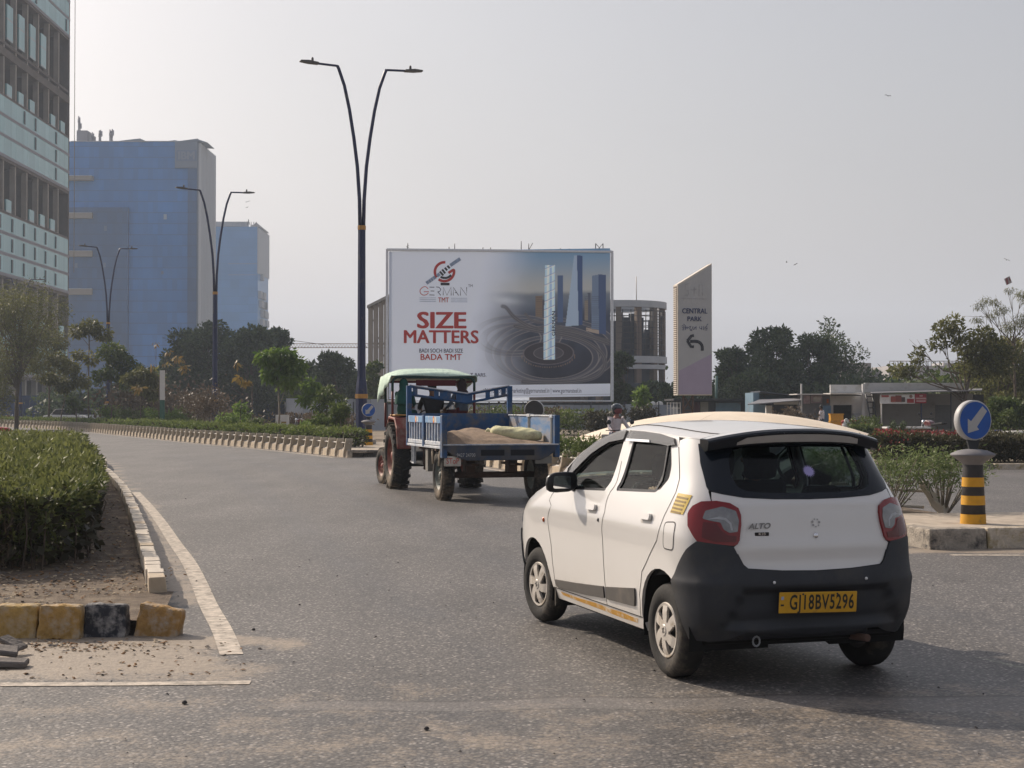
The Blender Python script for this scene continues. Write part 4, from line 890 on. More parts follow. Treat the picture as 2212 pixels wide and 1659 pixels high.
m = MB(); m.box((1.30, -.10, 1.36), (1.33, .10, 1.42)); m.build('rear_view_mirror', inner_m, CAR, bevel=.01)
# wheels
def car_wheel(first=[None]):
    t = empty('wheel', (0, 0, 0), 0, CAR)
    rr_, hw = .278, .078
    prof = [(.165, -hw * .8), (.19, -hw), (.235, -hw - .004), (.262, -hw * .86), (.275, -hw * .62), (rr_, -hw * .3), (rr_, hw * .3), (.275, hw * .62), (.262, hw * .86), (.235, hw + .004), (.19, hw), (.165, hw * .8)]
    m = MB(); m.lathe(prof, 48, axis='y'); m.build('tyre', rubber, t)
    m = MB(); m.lathe([(.166, hw * .8), (.166, .03), (0, .03)], 40, axis='y'); m.lathe([(.166, -hw * .8), (.10, -.04), (0, -.04)], 40, axis='y'); m.build('rim', dark_metal, t)
    # cover: dished disc with six slots
    V = []; F = []; nr, na = 15, 96; slots = 6
    rad = [0, .02, .032, .036, .05, .062, .075, .088, .10, .112, .124, .134, .146, .160, .171]
    def hh(r): return hw * (.58 + .52 * math.exp(-(r / .07) ** 2) if r < .16 else .50) if True else 0
    def yy(r): return hw * np.interp(r, [0, .032, .036, .06, .11, .15, .163, .171], [1.10, 1.09, 1.04, 1.02, .98, .86, .92, .70])
    def slot(r, a):
        if not (.056 < r < .146): return False
        f = (a / (2 * math.pi) * slots + .25 * (r - .05) / .1) % 1.0; w_ = .105 + .20 * (r - .056) / .09; return abs(f - .5) < w_
    for r in rad:
        for k in range(na): a = 2 * math.pi * k / na; V.append((r * math.cos(a), yy(r), r * math.sin(a)))
    for i in range(nr - 1):
        for k in range(na):
            rc, ac = (rad[i] + rad[i + 1]) / 2, 2 * math.pi * (k + .5) / na
            if not slot(rc, ac): F.append((i * na + k, i * na + (k + 1) % na, (i + 1) * na + (k + 1) % na, (i + 1) * na + k))
    me = bpy.data.meshes.new('wheel_cover'); me.from_pydata([tuple(map(float, v)) for v in V], [], F); bm = bmesh.new(); bm.from_mesh(me); bmesh.ops.remove_doubles(bm, verts=bm.verts[:], dist=1e-5)
    bmesh.ops.delete(bm, geom=[v for v in bm.verts if not v.link_faces], context='VERTS'); bmesh.ops.recalc_face_normals(bm, faces=bm.faces[:])
    if sum(f.normal.y * f.calc_area() for f in bm.faces) < 0: bmesh.ops.reverse_faces(bm, faces=bm.faces[:])
    bm.to_mesh(me); bm.free()
    o = mesh_obj('wheel_cover', me, silver_cap, t); md = o.modifiers.new('t', 'SOLIDIFY'); md.thickness = .016; md.offset = -1
    m = MB(); m.tube([(.014, hw * 1.12, .010), (-.012, hw * 1.12, .013), (.012, hw * 1.12, -.011), (-.014, hw * 1.12, -.012)], .0028, 5); m.build('hub_mark', mat('hub_grey', (.30, .28, .25), .5), o)
    return t
w0 = car_wheel(); w0.location = (.055, .635, .278)
for (u, v, rz, ry) in ((2.42, .635, .10, .7), (.055, -.635, math.pi, .4), (2.42, -.635, math.pi + .10, 1.0)):
    n = copy_tree(w0, CAR); n.location = (u, v, .278 + (.006 if u > 1 else 0)); n.rotation_euler = (0, ry, rz)
w0.rotation_euler = (0, .35, 0)
m = MB(); m.box((2.03, .50, .17), (2.05, .70, .40)); m.box((2.03, -.70, .17), (2.05, -.50, .40)); m.build('mud_flap', rubber, CAR)
m = MB(); m.tube([(.3, -.30, .22), (-.2, -.34, .24), (-.44, -.36, .255)], .022, 10); m.build('exhaust_pipe', rust_metal, CAR)
m = MB(); m.tube([(.055, -.58, .25), (.055, .58, .25)], .035, 8); m.box((.3, -.55, .17), (2.2, .55, .235)); m.box((-.28, -.5, .22), (.0, .3, .29)); m.build('underbody', well_m, CAR)
m = MB(); m.tube([(-.40, .34 + .022 * math.cos(a), .262 + .028 * math.sin(a)) for a in np.linspace(0, 6.283, 12)], .006, 6); m.build('tow_loop', grey_metal, CAR)
# ================================================================== vegetation
def leaf_mesh(name, P_, D, ln, wr=.38, tint=None, m=None, parent=None, seed=1):
    """one diamond-shaped face per leaf: P_ base points, D directions, ln lengths"""
    g = np.random.default_rng(seed); n = len(P_); D = D / (np.linalg.norm(D, axis=1)[:, None] + 1e-9)
    S = np.cross(D, g.normal(size=(n, 3))); S /= (np.linalg.norm(S, axis=1)[:, None] + 1e-9)
    ln = np.broadcast_to(ln, (n,))[:, None]; U = np.cross(S, D) * ln * .10
    V = np.stack([P_, P_ + D * ln * .45 + S * ln * wr * .5 + U, P_ + D * ln, P_ + D * ln * .45 - S * ln * wr * .5 + U], 1).reshape(-1, 3)
    me = bpy.data.meshes.new(name); me.vertices.add(4 * n); me.vertices.foreach_set('co', V.astype('f').ravel())
    me.loops.add(4 * n); me.loops.foreach_set('vertex_index', np.arange(4 * n, dtype='i')); me.polygons.add(n); me.polygons.foreach_set('loop_start', np.arange(0, 4 * n, 4, dtype='i'))
    me.update(calc_edges=True)
    a = me.attributes.new('tint', 'FLOAT', 'POINT'); t = tint if tint is not None else g.random(n); a.data.foreach_set('value', np.repeat(np.clip(t, 0, 1), 4).astype('f'))
    return mesh_obj(name, me, m, parent)
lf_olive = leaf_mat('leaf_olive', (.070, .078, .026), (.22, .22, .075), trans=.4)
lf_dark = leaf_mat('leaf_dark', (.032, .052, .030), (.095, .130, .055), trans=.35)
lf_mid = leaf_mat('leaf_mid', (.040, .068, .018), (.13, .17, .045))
lf_median = leaf_mat('leaf_median', (.055, .095, .022), (.21, .25, .07), trans=.35)
lf_bright = leaf_mat('leaf_bright', (.075, .14, .025), (.19, .27, .06), trans=.4)
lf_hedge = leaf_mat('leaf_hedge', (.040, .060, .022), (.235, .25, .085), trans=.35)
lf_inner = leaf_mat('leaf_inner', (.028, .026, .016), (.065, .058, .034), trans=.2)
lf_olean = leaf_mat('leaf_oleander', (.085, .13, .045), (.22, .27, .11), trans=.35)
lf_orange = leaf_mat('leaf_orange', (.20, .13, .04), (.34, .25, .07), trans=.3)
lf_verge = leaf_mat('leaf_verge', (.022, .028, .014), (.12, .105, .05), trans=.2)
lf_brown = leaf_mat('leaf_brown', (.075, .055, .038), (.16, .12, .08), trans=.2)
lf_red = leaf_mat('flower_red', (.16, .03, .03), (.38, .05, .06), trans=.3)

def clump_tree(name, label, x, y, h, crown, leafm, nleaf, leaf, trunk_r=.12, base=0, clumps=None, seed=1, group=None, droop=0.0, wr=.38, barkm=None, lean=(0, 0), cat='tree', tr_vis=.35, spread=.55, hollow=.35):
    """crown: (rx, rz) of the whole crown whose top is h; leaves gather in clumps on curved limbs"""
    g = np.random.default_rng(seed); rx, rz = crown; t = thing(name, label, cat, (x, y, base), 0, group); cz = h - rz
    if clumps is None or isinstance(clumps, int):
        k = clumps or 16; C = []
        while len(C) < k:
            p = g.uniform(-1, 1, 3); r = (np.abs(p) ** 3.2).sum() ** (1 / 3.2)
            if r > 1 or r < .3: continue
            C.append((p[0] * rx * .82, p[1] * rx * .82, cz + p[2] * rz * .82, rx * g.uniform(.24, .42)))
    else: C = clumps
    m = MB(); top = Vector((lean[0], lean[1], cz - rz * .2)); tr = [Vector((0, 0, -.1)), Vector((lean[0] * .2 + g.normal() * .05, lean[1] * .2, cz * .35)), top]
    m.tube(tr, [trunk_r, trunk_r * .8, trunk_r * .55], 7)
    for c in C:
        c = Vector(c[:3]); s = tr[1].lerp(top, g.uniform(.1, 1.0)); mid = s.lerp(c, .5) + Vector((0, 0, -.06 * (c - s).length)) + Vector(g.normal(size=3) * .05 * rx)
        m.tube([s, mid, c], [trunk_r * .38, trunk_r * .24, trunk_r * .08], 5, caps=False)
        for _ in range(3):
            e = c + Vector(g.normal(size=3)) * rx * .17; m.tube([mid.lerp(c, .5), e], [trunk_r * .14, trunk_r * .04], 4, caps=False)
    m.build('trunk', barkm or bark, t)
    w_ = np.array([c[3] ** 2 for c in C]); w_ /= w_.sum(); cnt = g.multinomial(nleaf, w_); Ps = []; Ds = []; Ts = []
    for c, n in zip(C, cnt):
        d = g.normal(size=(n, 3)); d /= np.linalg.norm(d, axis=1)[:, None]; r = c[3] * (hollow + (1.15 - hollow) * g.random(n) ** .6)[:, None]
        sub = g.normal(size=(max(3, n // 14), 3)) * .10 * c[3]; q = d * r * np.array([1, 1, .72]) + sub[g.integers(0, len(sub), n)]
        Ps.append(np.array(c[:3]) + q); dd = d * .8 + g.normal(size=(n, 3)) * spread; dd[:, 2] -= droop; Ds.append(dd); Ts.append(np.clip(g.normal(.45, .25, n) + .15 * g.normal(), 0, 1))
    leaf_mesh('crown', np.concatenate(Ps), np.concatenate(Ds), leaf * g.uniform(.6, 1.25, nleaf), wr, np.concatenate(Ts), leafm, t, seed)
    return t
def from_px(px, ytop, Y): return X_(px, Y), Z_(ytop, Y)
def tree_px(name, label, px, ytop, Y, wpx, hpx, *a, **k):
    x, h = from_px(px, ytop, Y); s = Y / FPX; return clump_tree(name, label, x, Y, h, (wpx * s / 2, hpx * s / 2), *a, **k)
def bush(name, label, x, y, z, rx, h, m, n, leaf, seed=1, group=None, stems=14, droop=0, wr=.3, cat='shrub', upright=.5):
    g = np.random.default_rng(seed); t = thing(name, label, cat, (x, y, z), 0, group); mm = MB()
    tips = []
    for _ in range(stems):
        a = g.uniform(0, 6.28); r = rx * g.uniform(.2, .95); e = Vector((r * math.cos(a), r * math.sin(a), h * g.uniform(.55, .98))); s = Vector((e.x * .12, e.y * .12, 0)); mid = s.lerp(e, .5) + Vector((0, 0, .06 * h))
        mm.tube([s, mid, e], [.007 + .003 * h, .006, .003], 4, caps=False); tips.append((mid, e))
    tag(mm.build('stems', bark_pale, t), kind='stuff')
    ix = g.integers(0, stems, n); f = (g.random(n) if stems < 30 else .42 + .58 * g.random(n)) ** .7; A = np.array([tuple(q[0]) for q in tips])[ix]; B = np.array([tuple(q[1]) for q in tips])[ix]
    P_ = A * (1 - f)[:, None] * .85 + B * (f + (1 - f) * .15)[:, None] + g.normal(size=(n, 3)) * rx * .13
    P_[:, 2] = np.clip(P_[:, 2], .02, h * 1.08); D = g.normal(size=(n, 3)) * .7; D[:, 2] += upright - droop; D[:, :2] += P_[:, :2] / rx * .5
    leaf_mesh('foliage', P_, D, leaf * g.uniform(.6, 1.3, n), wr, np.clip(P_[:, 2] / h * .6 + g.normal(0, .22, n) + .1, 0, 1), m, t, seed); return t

# ------------------------------------------------------------------ the clipped hedge in the near left corner
def hedge_solid(name, label, front, back, z0, h, m, dens, leaf, stems=True, seed=3, wr=.34, inner=lf_inner, cat='hedge', top_rough=.05, clip=None, parent=None, up=.9, under=.10):
    """front, back: two rows of ground points; leaves cover top and sides, twigs stand inside"""
    g = np.random.default_rng(seed); t = thing(name, label, cat, (0, 0, 0)); A = np.array(front, float); B = np.array(back, float); n = len(A)
    seg = np.linalg.norm(np.diff(A, axis=0), axis=1); wdt = np.linalg.norm(B - A, axis=1).mean(); Ltot = seg.sum()
    def along(k):
        s = g.random(k) * Ltot; c = np.r_[0, np.cumsum(seg)]; i = np.clip(np.searchsorted(c, s) - 1, 0, n - 2); f = ((s - c[i]) / seg[i])[:, None]; return A[i] * (1 - f) + A[i + 1] * f, B[i] * (1 - f) + B[i + 1] * f
    def bumpy(p): return top_rough * (np.sin(p[:, 0] * 3.1 + 1.3 * np.sin(p[:, 1] * 2.3)) + .7 * np.sin(p[:, 1] * 4.7 + p[:, 0]))
    Ps = []; Ds = []; Ts = []
    k = int(Ltot * wdt * dens); a, b = along(k); f = g.random(k)[:, None]; q = a * (1 - f) + b * f; z = z0 + h + bumpy(q) - np.abs(g.normal(0, .035, k)) - .10 * np.exp(-((np.minimum(f, 1 - f)[:, 0]) * wdt / .12) ** 2) + (g.random(k) < .09) * g.random(k) ** 1.5 * .16
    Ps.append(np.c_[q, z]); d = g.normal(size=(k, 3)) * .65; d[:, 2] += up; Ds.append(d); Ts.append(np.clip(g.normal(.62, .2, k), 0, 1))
    for side in (0, 1):
        k = int(Ltot * h * dens * .9); a, b = along(k); e = (b - a) / np.linalg.norm(b - a, axis=1)[:, None]; o = (a if side == 0 else b); s = 1 if side == 0 else -1; zf = g.random(k) ** .6
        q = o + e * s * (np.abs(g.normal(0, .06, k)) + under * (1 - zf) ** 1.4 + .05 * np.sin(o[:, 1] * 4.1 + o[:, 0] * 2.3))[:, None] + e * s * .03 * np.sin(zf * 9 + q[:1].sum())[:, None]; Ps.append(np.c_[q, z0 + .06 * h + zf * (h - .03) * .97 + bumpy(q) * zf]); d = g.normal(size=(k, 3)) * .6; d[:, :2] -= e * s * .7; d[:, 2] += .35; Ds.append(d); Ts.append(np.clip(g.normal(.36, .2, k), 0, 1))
    for end, (pa, pb) in enumerate(((A[0], B[0]), (A[-1], B[-1]))):
        k = int(np.linalg.norm(pb - pa) * h * dens * 1.2); f = g.random(k)[:, None]; zf = g.random(k) ** .6; out = (A[0] - A[1] if end == 0 else A[-1] - A[-2]); out = out / np.linalg.norm(out)
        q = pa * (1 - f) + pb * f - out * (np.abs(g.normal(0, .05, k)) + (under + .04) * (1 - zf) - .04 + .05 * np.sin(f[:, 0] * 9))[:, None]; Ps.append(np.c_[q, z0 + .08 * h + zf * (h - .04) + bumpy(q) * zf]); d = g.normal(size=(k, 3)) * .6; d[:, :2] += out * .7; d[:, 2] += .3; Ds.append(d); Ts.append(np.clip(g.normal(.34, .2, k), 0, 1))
    Pa = np.concatenate(Ps); leaf_mesh('foliage', Pa, np.concatenate(Ds), leaf * g.uniform(.55, 1.3, len(Pa)), wr, np.concatenate(Ts), m, t, seed)
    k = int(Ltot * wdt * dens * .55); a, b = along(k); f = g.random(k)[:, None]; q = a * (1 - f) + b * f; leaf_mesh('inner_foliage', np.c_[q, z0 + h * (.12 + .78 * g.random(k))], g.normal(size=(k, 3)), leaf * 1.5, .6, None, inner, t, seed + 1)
    if stems:
        k = int(Ltot * wdt * stems); a, b = along(k); f = g.random(k)[:, None]; q = a * (1 - f) + b * f; mm = MB()
        for p in q: mm.tube([(p[0], p[1], z0 - .05), (p[0] + g.normal() * .05, p[1] + g.normal() * .05, z0 + h * .45), (p[0] + g.normal() * .12, p[1] + g.normal() * .12, z0 + h * .9)], [.010, .008, .004], 4, caps=False)
        tag(mm.build('stems', bark, t), kind='stuff')
    return t
nk = 60; o1 = offset(left_kerb, -.93)[4:4 + nk]
# the bed's hedge: its right side runs along the kerb, its near end faces the view
fr_ = [(float(a), float(b)) for a, b in offset(left_kerb, -.58)[5:100:3]]; fr_[0] = (-4.30, 13.55)
bk_ = [(p[0] - 3.7, p[1] - .25) for p in fr_]; bk_[0] = (-7.6, 13.2)
near_n = 12
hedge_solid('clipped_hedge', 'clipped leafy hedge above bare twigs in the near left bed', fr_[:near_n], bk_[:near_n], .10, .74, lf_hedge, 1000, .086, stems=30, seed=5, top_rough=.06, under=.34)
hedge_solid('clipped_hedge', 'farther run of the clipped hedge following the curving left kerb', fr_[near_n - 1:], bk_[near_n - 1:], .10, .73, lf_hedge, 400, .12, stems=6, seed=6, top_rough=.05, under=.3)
# twig skirt at the foot of the near end
g_ = np.random.default_rng(9); k = 2600; Pq = np.c_[g_.uniform(-7.4, -4.5, k), g_.uniform(13.25, 14.2, k), .12 + .5 * g_.random(k) ** 1.3]
sk = thing('dry_twigs', 'dry brown twigs and shoots hanging at the foot of the near hedge', 'twigs', (0, 0, 0)); leaf_mesh('twigs', Pq, np.c_[g_.normal(size=(k, 2)) * .6, np.abs(g_.normal(size=k)) + .4], .11, .10, None, lf_brown, sk, 4)
# ------------------------------------------------------------------ medians
hedge_solid('median_hedge', 'low green hedge running behind the concrete fins of the far median', [tuple(p) for p in offset(M1, .65)[4:46:2]], [tuple(p) for p in offset(M1, 1.9)[4:46:2]], .16, .62, lf_median, 300, .12, stems=2, seed=11, top_rough=.06)
hedge_solid('median_hedge', 'distant end of the low hedge behind the fins at the far left', [tuple(p) for p in offset(M1, .65)[45::3]], [tuple(p) for p in offset(M1, 1.9)[45::3]], .16, .50, lf_median, 110, .2, stems=0, seed=12, top_rough=.05)
for i, (px, Y, rx, h, mm_, lb) in enumerate([(505, 76, 1.0, .95, lf_bright, 'rounded bright green shrub right of the second lamp post'), (545, 80, .6, .7, lf_mid, 'small dark shrub right of the rounded bright shrub'), (395, 98, 1.1, 1.3, lf_bright, 'bright green shrub left of the second lamp post'), (345, 99, 1.2, 1.2, lf_bright, 'bright green shrub beside the green and white post'),
        (280, 104, 1.4, 1.2, lf_mid, 'green shrub between the slender median trees'), (235, 108, 1.5, 1.3, lf_bright, 'leftmost bright green shrub behind the long fin fence'), (455, 84, 1.4, 2.4, lf_brown, 'tall brown dry shrub at the second lamp post foot'), (425, 88, 1.3, 2.0, lf_brown, 'brown twiggy shrub left of the second lamp post'),
        (700, 62, .8, 1.1, lf_mid, 'leafy green shrub left of the tallest lamp post'), (735, 60, .55, 1.5, lf_mid, 'narrow flowering shrub close to the tallest lamp post'), (668, 64, .7, .7, lf_bright, 'low bright shrub over the median hedge end')]):
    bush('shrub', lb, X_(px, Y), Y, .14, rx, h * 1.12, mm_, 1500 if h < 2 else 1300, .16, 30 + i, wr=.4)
# oleander-like shrubs on the near median: wispy stems, narrow leaves
ol = [(5.05, 19.9, .60, .86, 950, 'wispy shrub of narrow leaves left of the large bollard'), (5.85, 20.1, .50, .86, 620, 'wispy shrub standing just behind the large bollard'), (4.55, 21.3, .55, .80, 900, 'narrow leaved shrub at the tail lamp of the white car'), (4.3, 23.5, .6, .85, 800, 'shrub on the median seen beside the rear window'), (3.9, 25.5, .6, .75, 800, 'shrub on the median behind the hatchback roof'),
      (3.3, 28, .6, .72, 700, 'median shrub seen through the cabin of the white car'), (2.7, 30.3, .6, .70, 700, 'median shrub seen through the side windows'), (1.7, 33.2, .6, .74, 900, 'shrub over the fins left of the car roof'), (1.25, 35.2, .55, .72, 900, 'leafy shrub between trailer and motorcyclist'), (1.0, 36.9, .5, .70, 800, 'shrub close to the trailer tail corner'), (.6, 38.6, .6, .8, 700, 'farthest shrub on the near median behind the trailer')]
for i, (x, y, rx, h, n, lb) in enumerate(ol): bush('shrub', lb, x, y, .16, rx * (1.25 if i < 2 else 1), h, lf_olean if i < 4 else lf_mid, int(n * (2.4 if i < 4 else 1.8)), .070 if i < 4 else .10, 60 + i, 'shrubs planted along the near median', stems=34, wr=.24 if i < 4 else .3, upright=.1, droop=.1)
# verge across the right-hand road
verge_m = mat('verge_soil', (.17, .14, .10), .95, n_scale=3, n_amt=.3, bump=.5)
sheet('verge', [(6.5, 38.6), (40, 37.8), (60, 60), (60, 110), (-4, 110), (-1, 58), (3.2, 50)], .12, verge_m)
vk = smooth_line([(6.3, 38.9), (9, 38.5), (14, 38.2), (24, 37.6)], .9); tk = thing('kerb', 'low worn kerb of long stones in front of the right hedge', 'kerb'); kmb = block_mesh(.88, .15, .2, .9, .02, 2); dv, nv_ = normals2(vk)
for i, p in enumerate(vk[:-1]): place('kerb_stone', kmb, nose_pale if i % 3 else nose_grey, tk, (p[0] + .45, p[1], 0), math.atan2(dv[i][1], dv[i][0]), random.uniform(-.02, .02))
hedge_solid('verge_hedge', 'dark clipped hedge beyond the right-hand road', [(9.85, 39.3), (12, 39.2), (16, 39.0), (20, 38.9)], [(9.95, 41.2), (12, 41.2), (16, 41.0), (20, 40.9)], .12, .72, lf_verge, 700, .09, stems=5, seed=21, top_rough=.04, inner=lf_inner)
g_ = np.random.default_rng(3); k = 700; fl_ = thing('flowering_shrub', 'red flowering shrub at the left end of the dark hedge', 'shrub', (0, 0, 0))
Pq = np.c_[g_.normal(10.2, .14, k), g_.normal(40.2, .5, k), .5 + .5 * g_.random(k)]; Pq[380:, 0] = g_.uniform(10.0, 12.6, k - 380); Pq[380:, 2] = .84 + .12 * g_.random(k - 380); leaf_mesh('flower_foliage', Pq, g_.normal(size=(k, 3)) + [0, 0, .6], .075, .6, None, lf_red, fl_, 5)
k = 1500; Pq = np.c_[g_.normal(10.4, .28, k), g_.normal(40.3, .4, k), .2 + .75 * g_.random(k)]; leaf_mesh('foliage', Pq, g_.normal(size=(k, 3)) + [0, 0, .4], .09, .4, None, lf_mid, fl_, 6)
bush('shrub', 'small round topiary bush before the pale shop wall', X_(1941, 58), 58, .12, .42, .95, lf_dark, 1500, .09, 90, stems=20)
k = 700; g_ = np.random.default_rng(8); Pq = np.c_[g_.uniform(12.5, 20, k), g_.uniform(42, 46, k), .25 + .45 * g_.random(k) ** 1.5]; t_ = thing('verge_shrubs', 'scattered low green shrubs behind the dark right hedge', 'shrub', (0, 0, 0)); leaf_mesh('foliage', np.repeat(Pq[:90], 40, 0) + g_.normal(size=(3600, 3)) * [.35, .35, .16], g_.normal(size=(3600, 3)) + [0, 0, .5], .13, .35, None, lf_mid, t_, 6)

# ------------------------------------------------------------------ trees
TG = 'slender young trees on the far median'
tree_px('feathery_tree', 'large feathery olive tree at the left edge before the glass tower', 36, 598, 108, 205, 250, lf_olive, 17000, .26, .17, clumps=46, seed=3, droop=.55, wr=.20, lean=(.4, 0))
tree_px('feathery_tree', 'second feathery tree overlapping the large one before the glass tower', 105, 690, 118, 120, 150, lf_olive, 7000, .27, .1, clumps=22, seed=23, droop=.5, wr=.22)
tree_px('feathery_tree', 'smaller feathery tree low at the far left margin', -10, 760, 104, 150, 150, lf_olive, 5000, .25, .12, clumps=16, seed=4, droop=.5, wr=.22)
tree_px('slender_tree', 'slender tree with a flat layered crown left of the third lamp', 192, 688, 112, 66, 62, lf_olive, 1500, .34, .07, clumps=[(-.9, 0, 7.4, .55), (.1, 0, 7.7, .7), (1.0, .1, 7.2, .6), (-.8, .1, 5.6, .4), (.2, -.1, 5.3, .5), (-.3, 0, 3.4, .3)], seed=5, group=TG, droop=.6, barkm=bark)
tree_px('slender_tree', 'slender tree with stacked round leaf clumps at the third lamp', 240, 735, 106, 80, 100, lf_mid, 2400, .34, .07, clumps=[(0, 0, 5.6, .85), (.9, 0, 5.0, .7), (1.6, 0, 4.3, .6), (.2, .2, 4.2, .7), (-.8, 0, 3.9, .5), (1.0, .2, 3.4, .5)], seed=6, group=TG, droop=.6)
tree_px('slender_tree', 'leaning slender tree before the lower floors of the glass tower', 130, 790, 110, 90, 90, lf_olive, 2200, .30, .06, clumps=[(-.3, 0, 5.2, .6), (.7, 0, 4.6, .6), (1.4, 0, 3.6, .6), (-.9, 0, 3.8, .5), (.3, 0, 3.2, .6)], seed=7, group=TG, droop=.6, lean=(.5, 0))
tree_px('slender_tree', 'thin pale tree behind the second row of shrubs', 165, 850, 104, 40, 50, lf_mid, 500, .28, .05, clumps=5, seed=8, group=TG, droop=.5)
tree_px('slender_tree', 'slender tree with orange drooping leaves near the green post', 305, 792, 100, 78, 84, lf_olive, 1500, .36, .05, clumps=[(-.7, 0, 3.6, .45), (.2, 0, 3.9, .55), (.9, 0, 3.5, .45), (.1, 0, 2.9, .5), (.8, .1, 2.5, .4)], seed=9, group=TG, droop=.9)
tree_px('orange_leaf_tree', 'sparse young tree with orange leaf tips before the dark trees', 345, 740, 98, 90, 120, lf_orange, 110, .36, .045, clumps=[(-.3, 0, 5.8, .2), (.6, 0, 5.3, .2), (1.2, 0, 4.9, .25), (1.7, 0, 4.2, .3), (-.6, 0, 4.4, .2), (-1.4, 0, 2.9, .3), (.5, 0, 4.5, .2)], seed=10, droop=1.2)
tree_px('orange_leaf_tree', 'young tree with hanging orange leaves right of the second lamp', 545, 755, 80, 100, 120, lf_orange, 60, .36, .04, clumps=[(-.75, 0, 3.2, .22), (-.35, 0, 3.0, .2), (-.9, 0, 3.9, .15)], seed=12, droop=1.5)
tree_px('drooping_tree', 'young tree of drooping light green leaves before the dark trees', 600, 752, 74, 86, 90, lf_bright, 1500, .36, .06, clumps=[(-.5, 0, 4.1, .5), (.3, 0, 4.2, .55), (.9, 0, 3.7, .45), (-.2, 0, 3.3, .45), (.5, 0, 3.0, .5)], seed=13, droop=1.1, barkm=bark_pale)
tree_px('drooping_tree', 'light green sapling right of the drooping tree', 672, 818, 72, 44, 60, lf_bright, 450, .30, .045, clumps=[(0, 0, 2.7, .35), (.4, 0, 2.2, .3), (-.3, 0, 2.0, .3)], seed=14, droop=1.0, barkm=bark_pale)
tree_px('drooping_tree', 'small bushy sapling before the grey sheet fence', 707, 838, 68, 60, 60, lf_mid, 900, .22, .04, clumps=[(0, 0, 2.2, .4), (.45, 0, 1.9, .35), (-.4, 0, 1.7, .35), (-.1, 0, 1.2, .3)], seed=15, droop=.5, barkm=bark)
tree_px('drooping_tree', 'little tree with light tufted leaves beside the fins', 520, 868, 74, 26, 20, lf_bright, 200, .22, .03, clumps=[(0, 0, 1.6, .3), (.3, 0, 1.3, .2)], seed=16, droop=.6)
for i, (px, yt, Y, w_, h, n, s) in enumerate([(385, 708, 150, 120, 180, 9000, 31), (445, 690, 155, 150, 210, 11000, 32), (535, 700, 150, 150, 200, 11000, 33), (598, 706, 160, 66, 110, 3200, 34), (320, 800, 145, 100, 110, 4500, 35)]):
    tree_px('dense_tree', ['dense dark tree left in the group before the blue tower', 'tallest dense dark tree at the foot of the blue tower', 'broad dense dark tree below the second office block', 'open topped dark tree at the right end of the group', 'low dark tree behind the green and white post'][i], px, yt, Y, w_, h, lf_dark, n, .42, .2, clumps=30, seed=s, wr=.6, hollow=.2)
for i, (px, yt, Y, w_, h, mm_, n, lb) in enumerate([(650, 775, 140, 90, 100, lf_mid, 5000, 'mid green rounded tree left of the grey sheet fence'), (728, 756, 135, 90, 130, lf_dark, 7000, 'dark neem like tree left of the tallest lamp post'), (818, 776, 125, 60, 130, lf_mid, 4200, 'green tree squeezed between the lamp post and billboard'), (770, 800, 132, 40, 90, lf_dark, 2400, 'low dark tree directly behind the tallest lamp post'),
        (1350, 752, 128, 62, 130, lf_dark, 6500, 'dark pointed tree right of the billboard'), (1412, 812, 130, 70, 80, lf_dark, 4200, 'low dark tree at the foot of the round tower'), (1440, 828, 118, 40, 60, lf_dark, 2200, 'small dark tree left of the pylon sign'), (1383, 832, 92, 40, 62, lf_bright, 500, 'thin light green tree before the white water tanks')]):
    tree_px('tree', lb, px, yt, Y, w_, h, mm_, n, .34, .13, clumps=18, seed=50 + i, wr=.5, hollow=.25, barkm=bark_pale if mm_ is lf_bright else None)
for i, (px, yt, Y, w_, h, n, k, lb) in enumerate([(1585, 748, 128, 90, 130, 7500, 24, 'dark leafy tree just right of the pylon sign'), (1665, 696, 132, 130, 190, 11000, 34, 'broad dark tree with open crown behind the shacks'), (1745, 712, 136, 120, 180, 10000, 30, 'dark tree behind the shop signs'), (1822, 674, 140, 120, 190, 3200, 30, 'sparse tree with bare twigs against the sky above the shop'), (1620, 790, 124, 130, 120, 7000, 18, 'low dark undergrowth tree behind the blue shack')]):
    tree_px('roadside_tree', lb, px, yt, Y, w_, h, lf_dark, n, .36, .15, clumps=k, seed=70 + i, wr=.45, hollow=.2)
RT = 'trees at the right edge behind the shop'
tree_px('spreading_tree', 'spreading tree with tufted leaf clusters at the right edge', 2075, 680, 82, 190, 180, lf_olive, 5600, .24, .14, clumps=[(-3.4, 0, 3.7, .45), (-2.9, 0, 3.5, .35), (-2.4, 0, 4.4, .30), (-2.4, 0, 4.0, .3), (-2.3, 0, 4.8, .25), (-1.2, 0, 5.2, .5), (-.9, 0, 6.0, .5), (-.4, 0, 6.3, .5), (-.1, 0, 5.6, .5), (.3, 0, 5.0, .6), (.9, 0, 4.6, .7), (.6, 0, 3.9, .7), (1.2, 0, 5.6, .6), (1.8, 0, 4.8, .8), (1.5, 0, 3.8, .8), (2.4, 0, 4.2, .9)], seed=81, group=RT, wr=.45, lean=(.6, 0))
tree_px('drooping_branch_tree', 'thin tree with arching drooping branches under the caught kite', 2190, 610, 84, 170, 190, lf_olive, 3400, .22, .10, clumps=[(-2.0, 0, 7.4, .30), (-1.6, 0, 7.7, .30), (-1.1, 0, 7.6, .3), (-2.1, 0, 6.6, .3), (-1.2, 0, 6.9, .3), (-.6, 0, 7.2, .35), (-.2, 0, 8.3, .25), (.5, 0, 8.0, .4), (1.2, 0, 7.6, .6), (-.2, 0, 6.2, .5), (.6, 0, 6.6, .6), (1.4, 0, 6.4, .7)], seed=82, group=RT, droop=1.4, wr=.14, hollow=.1)
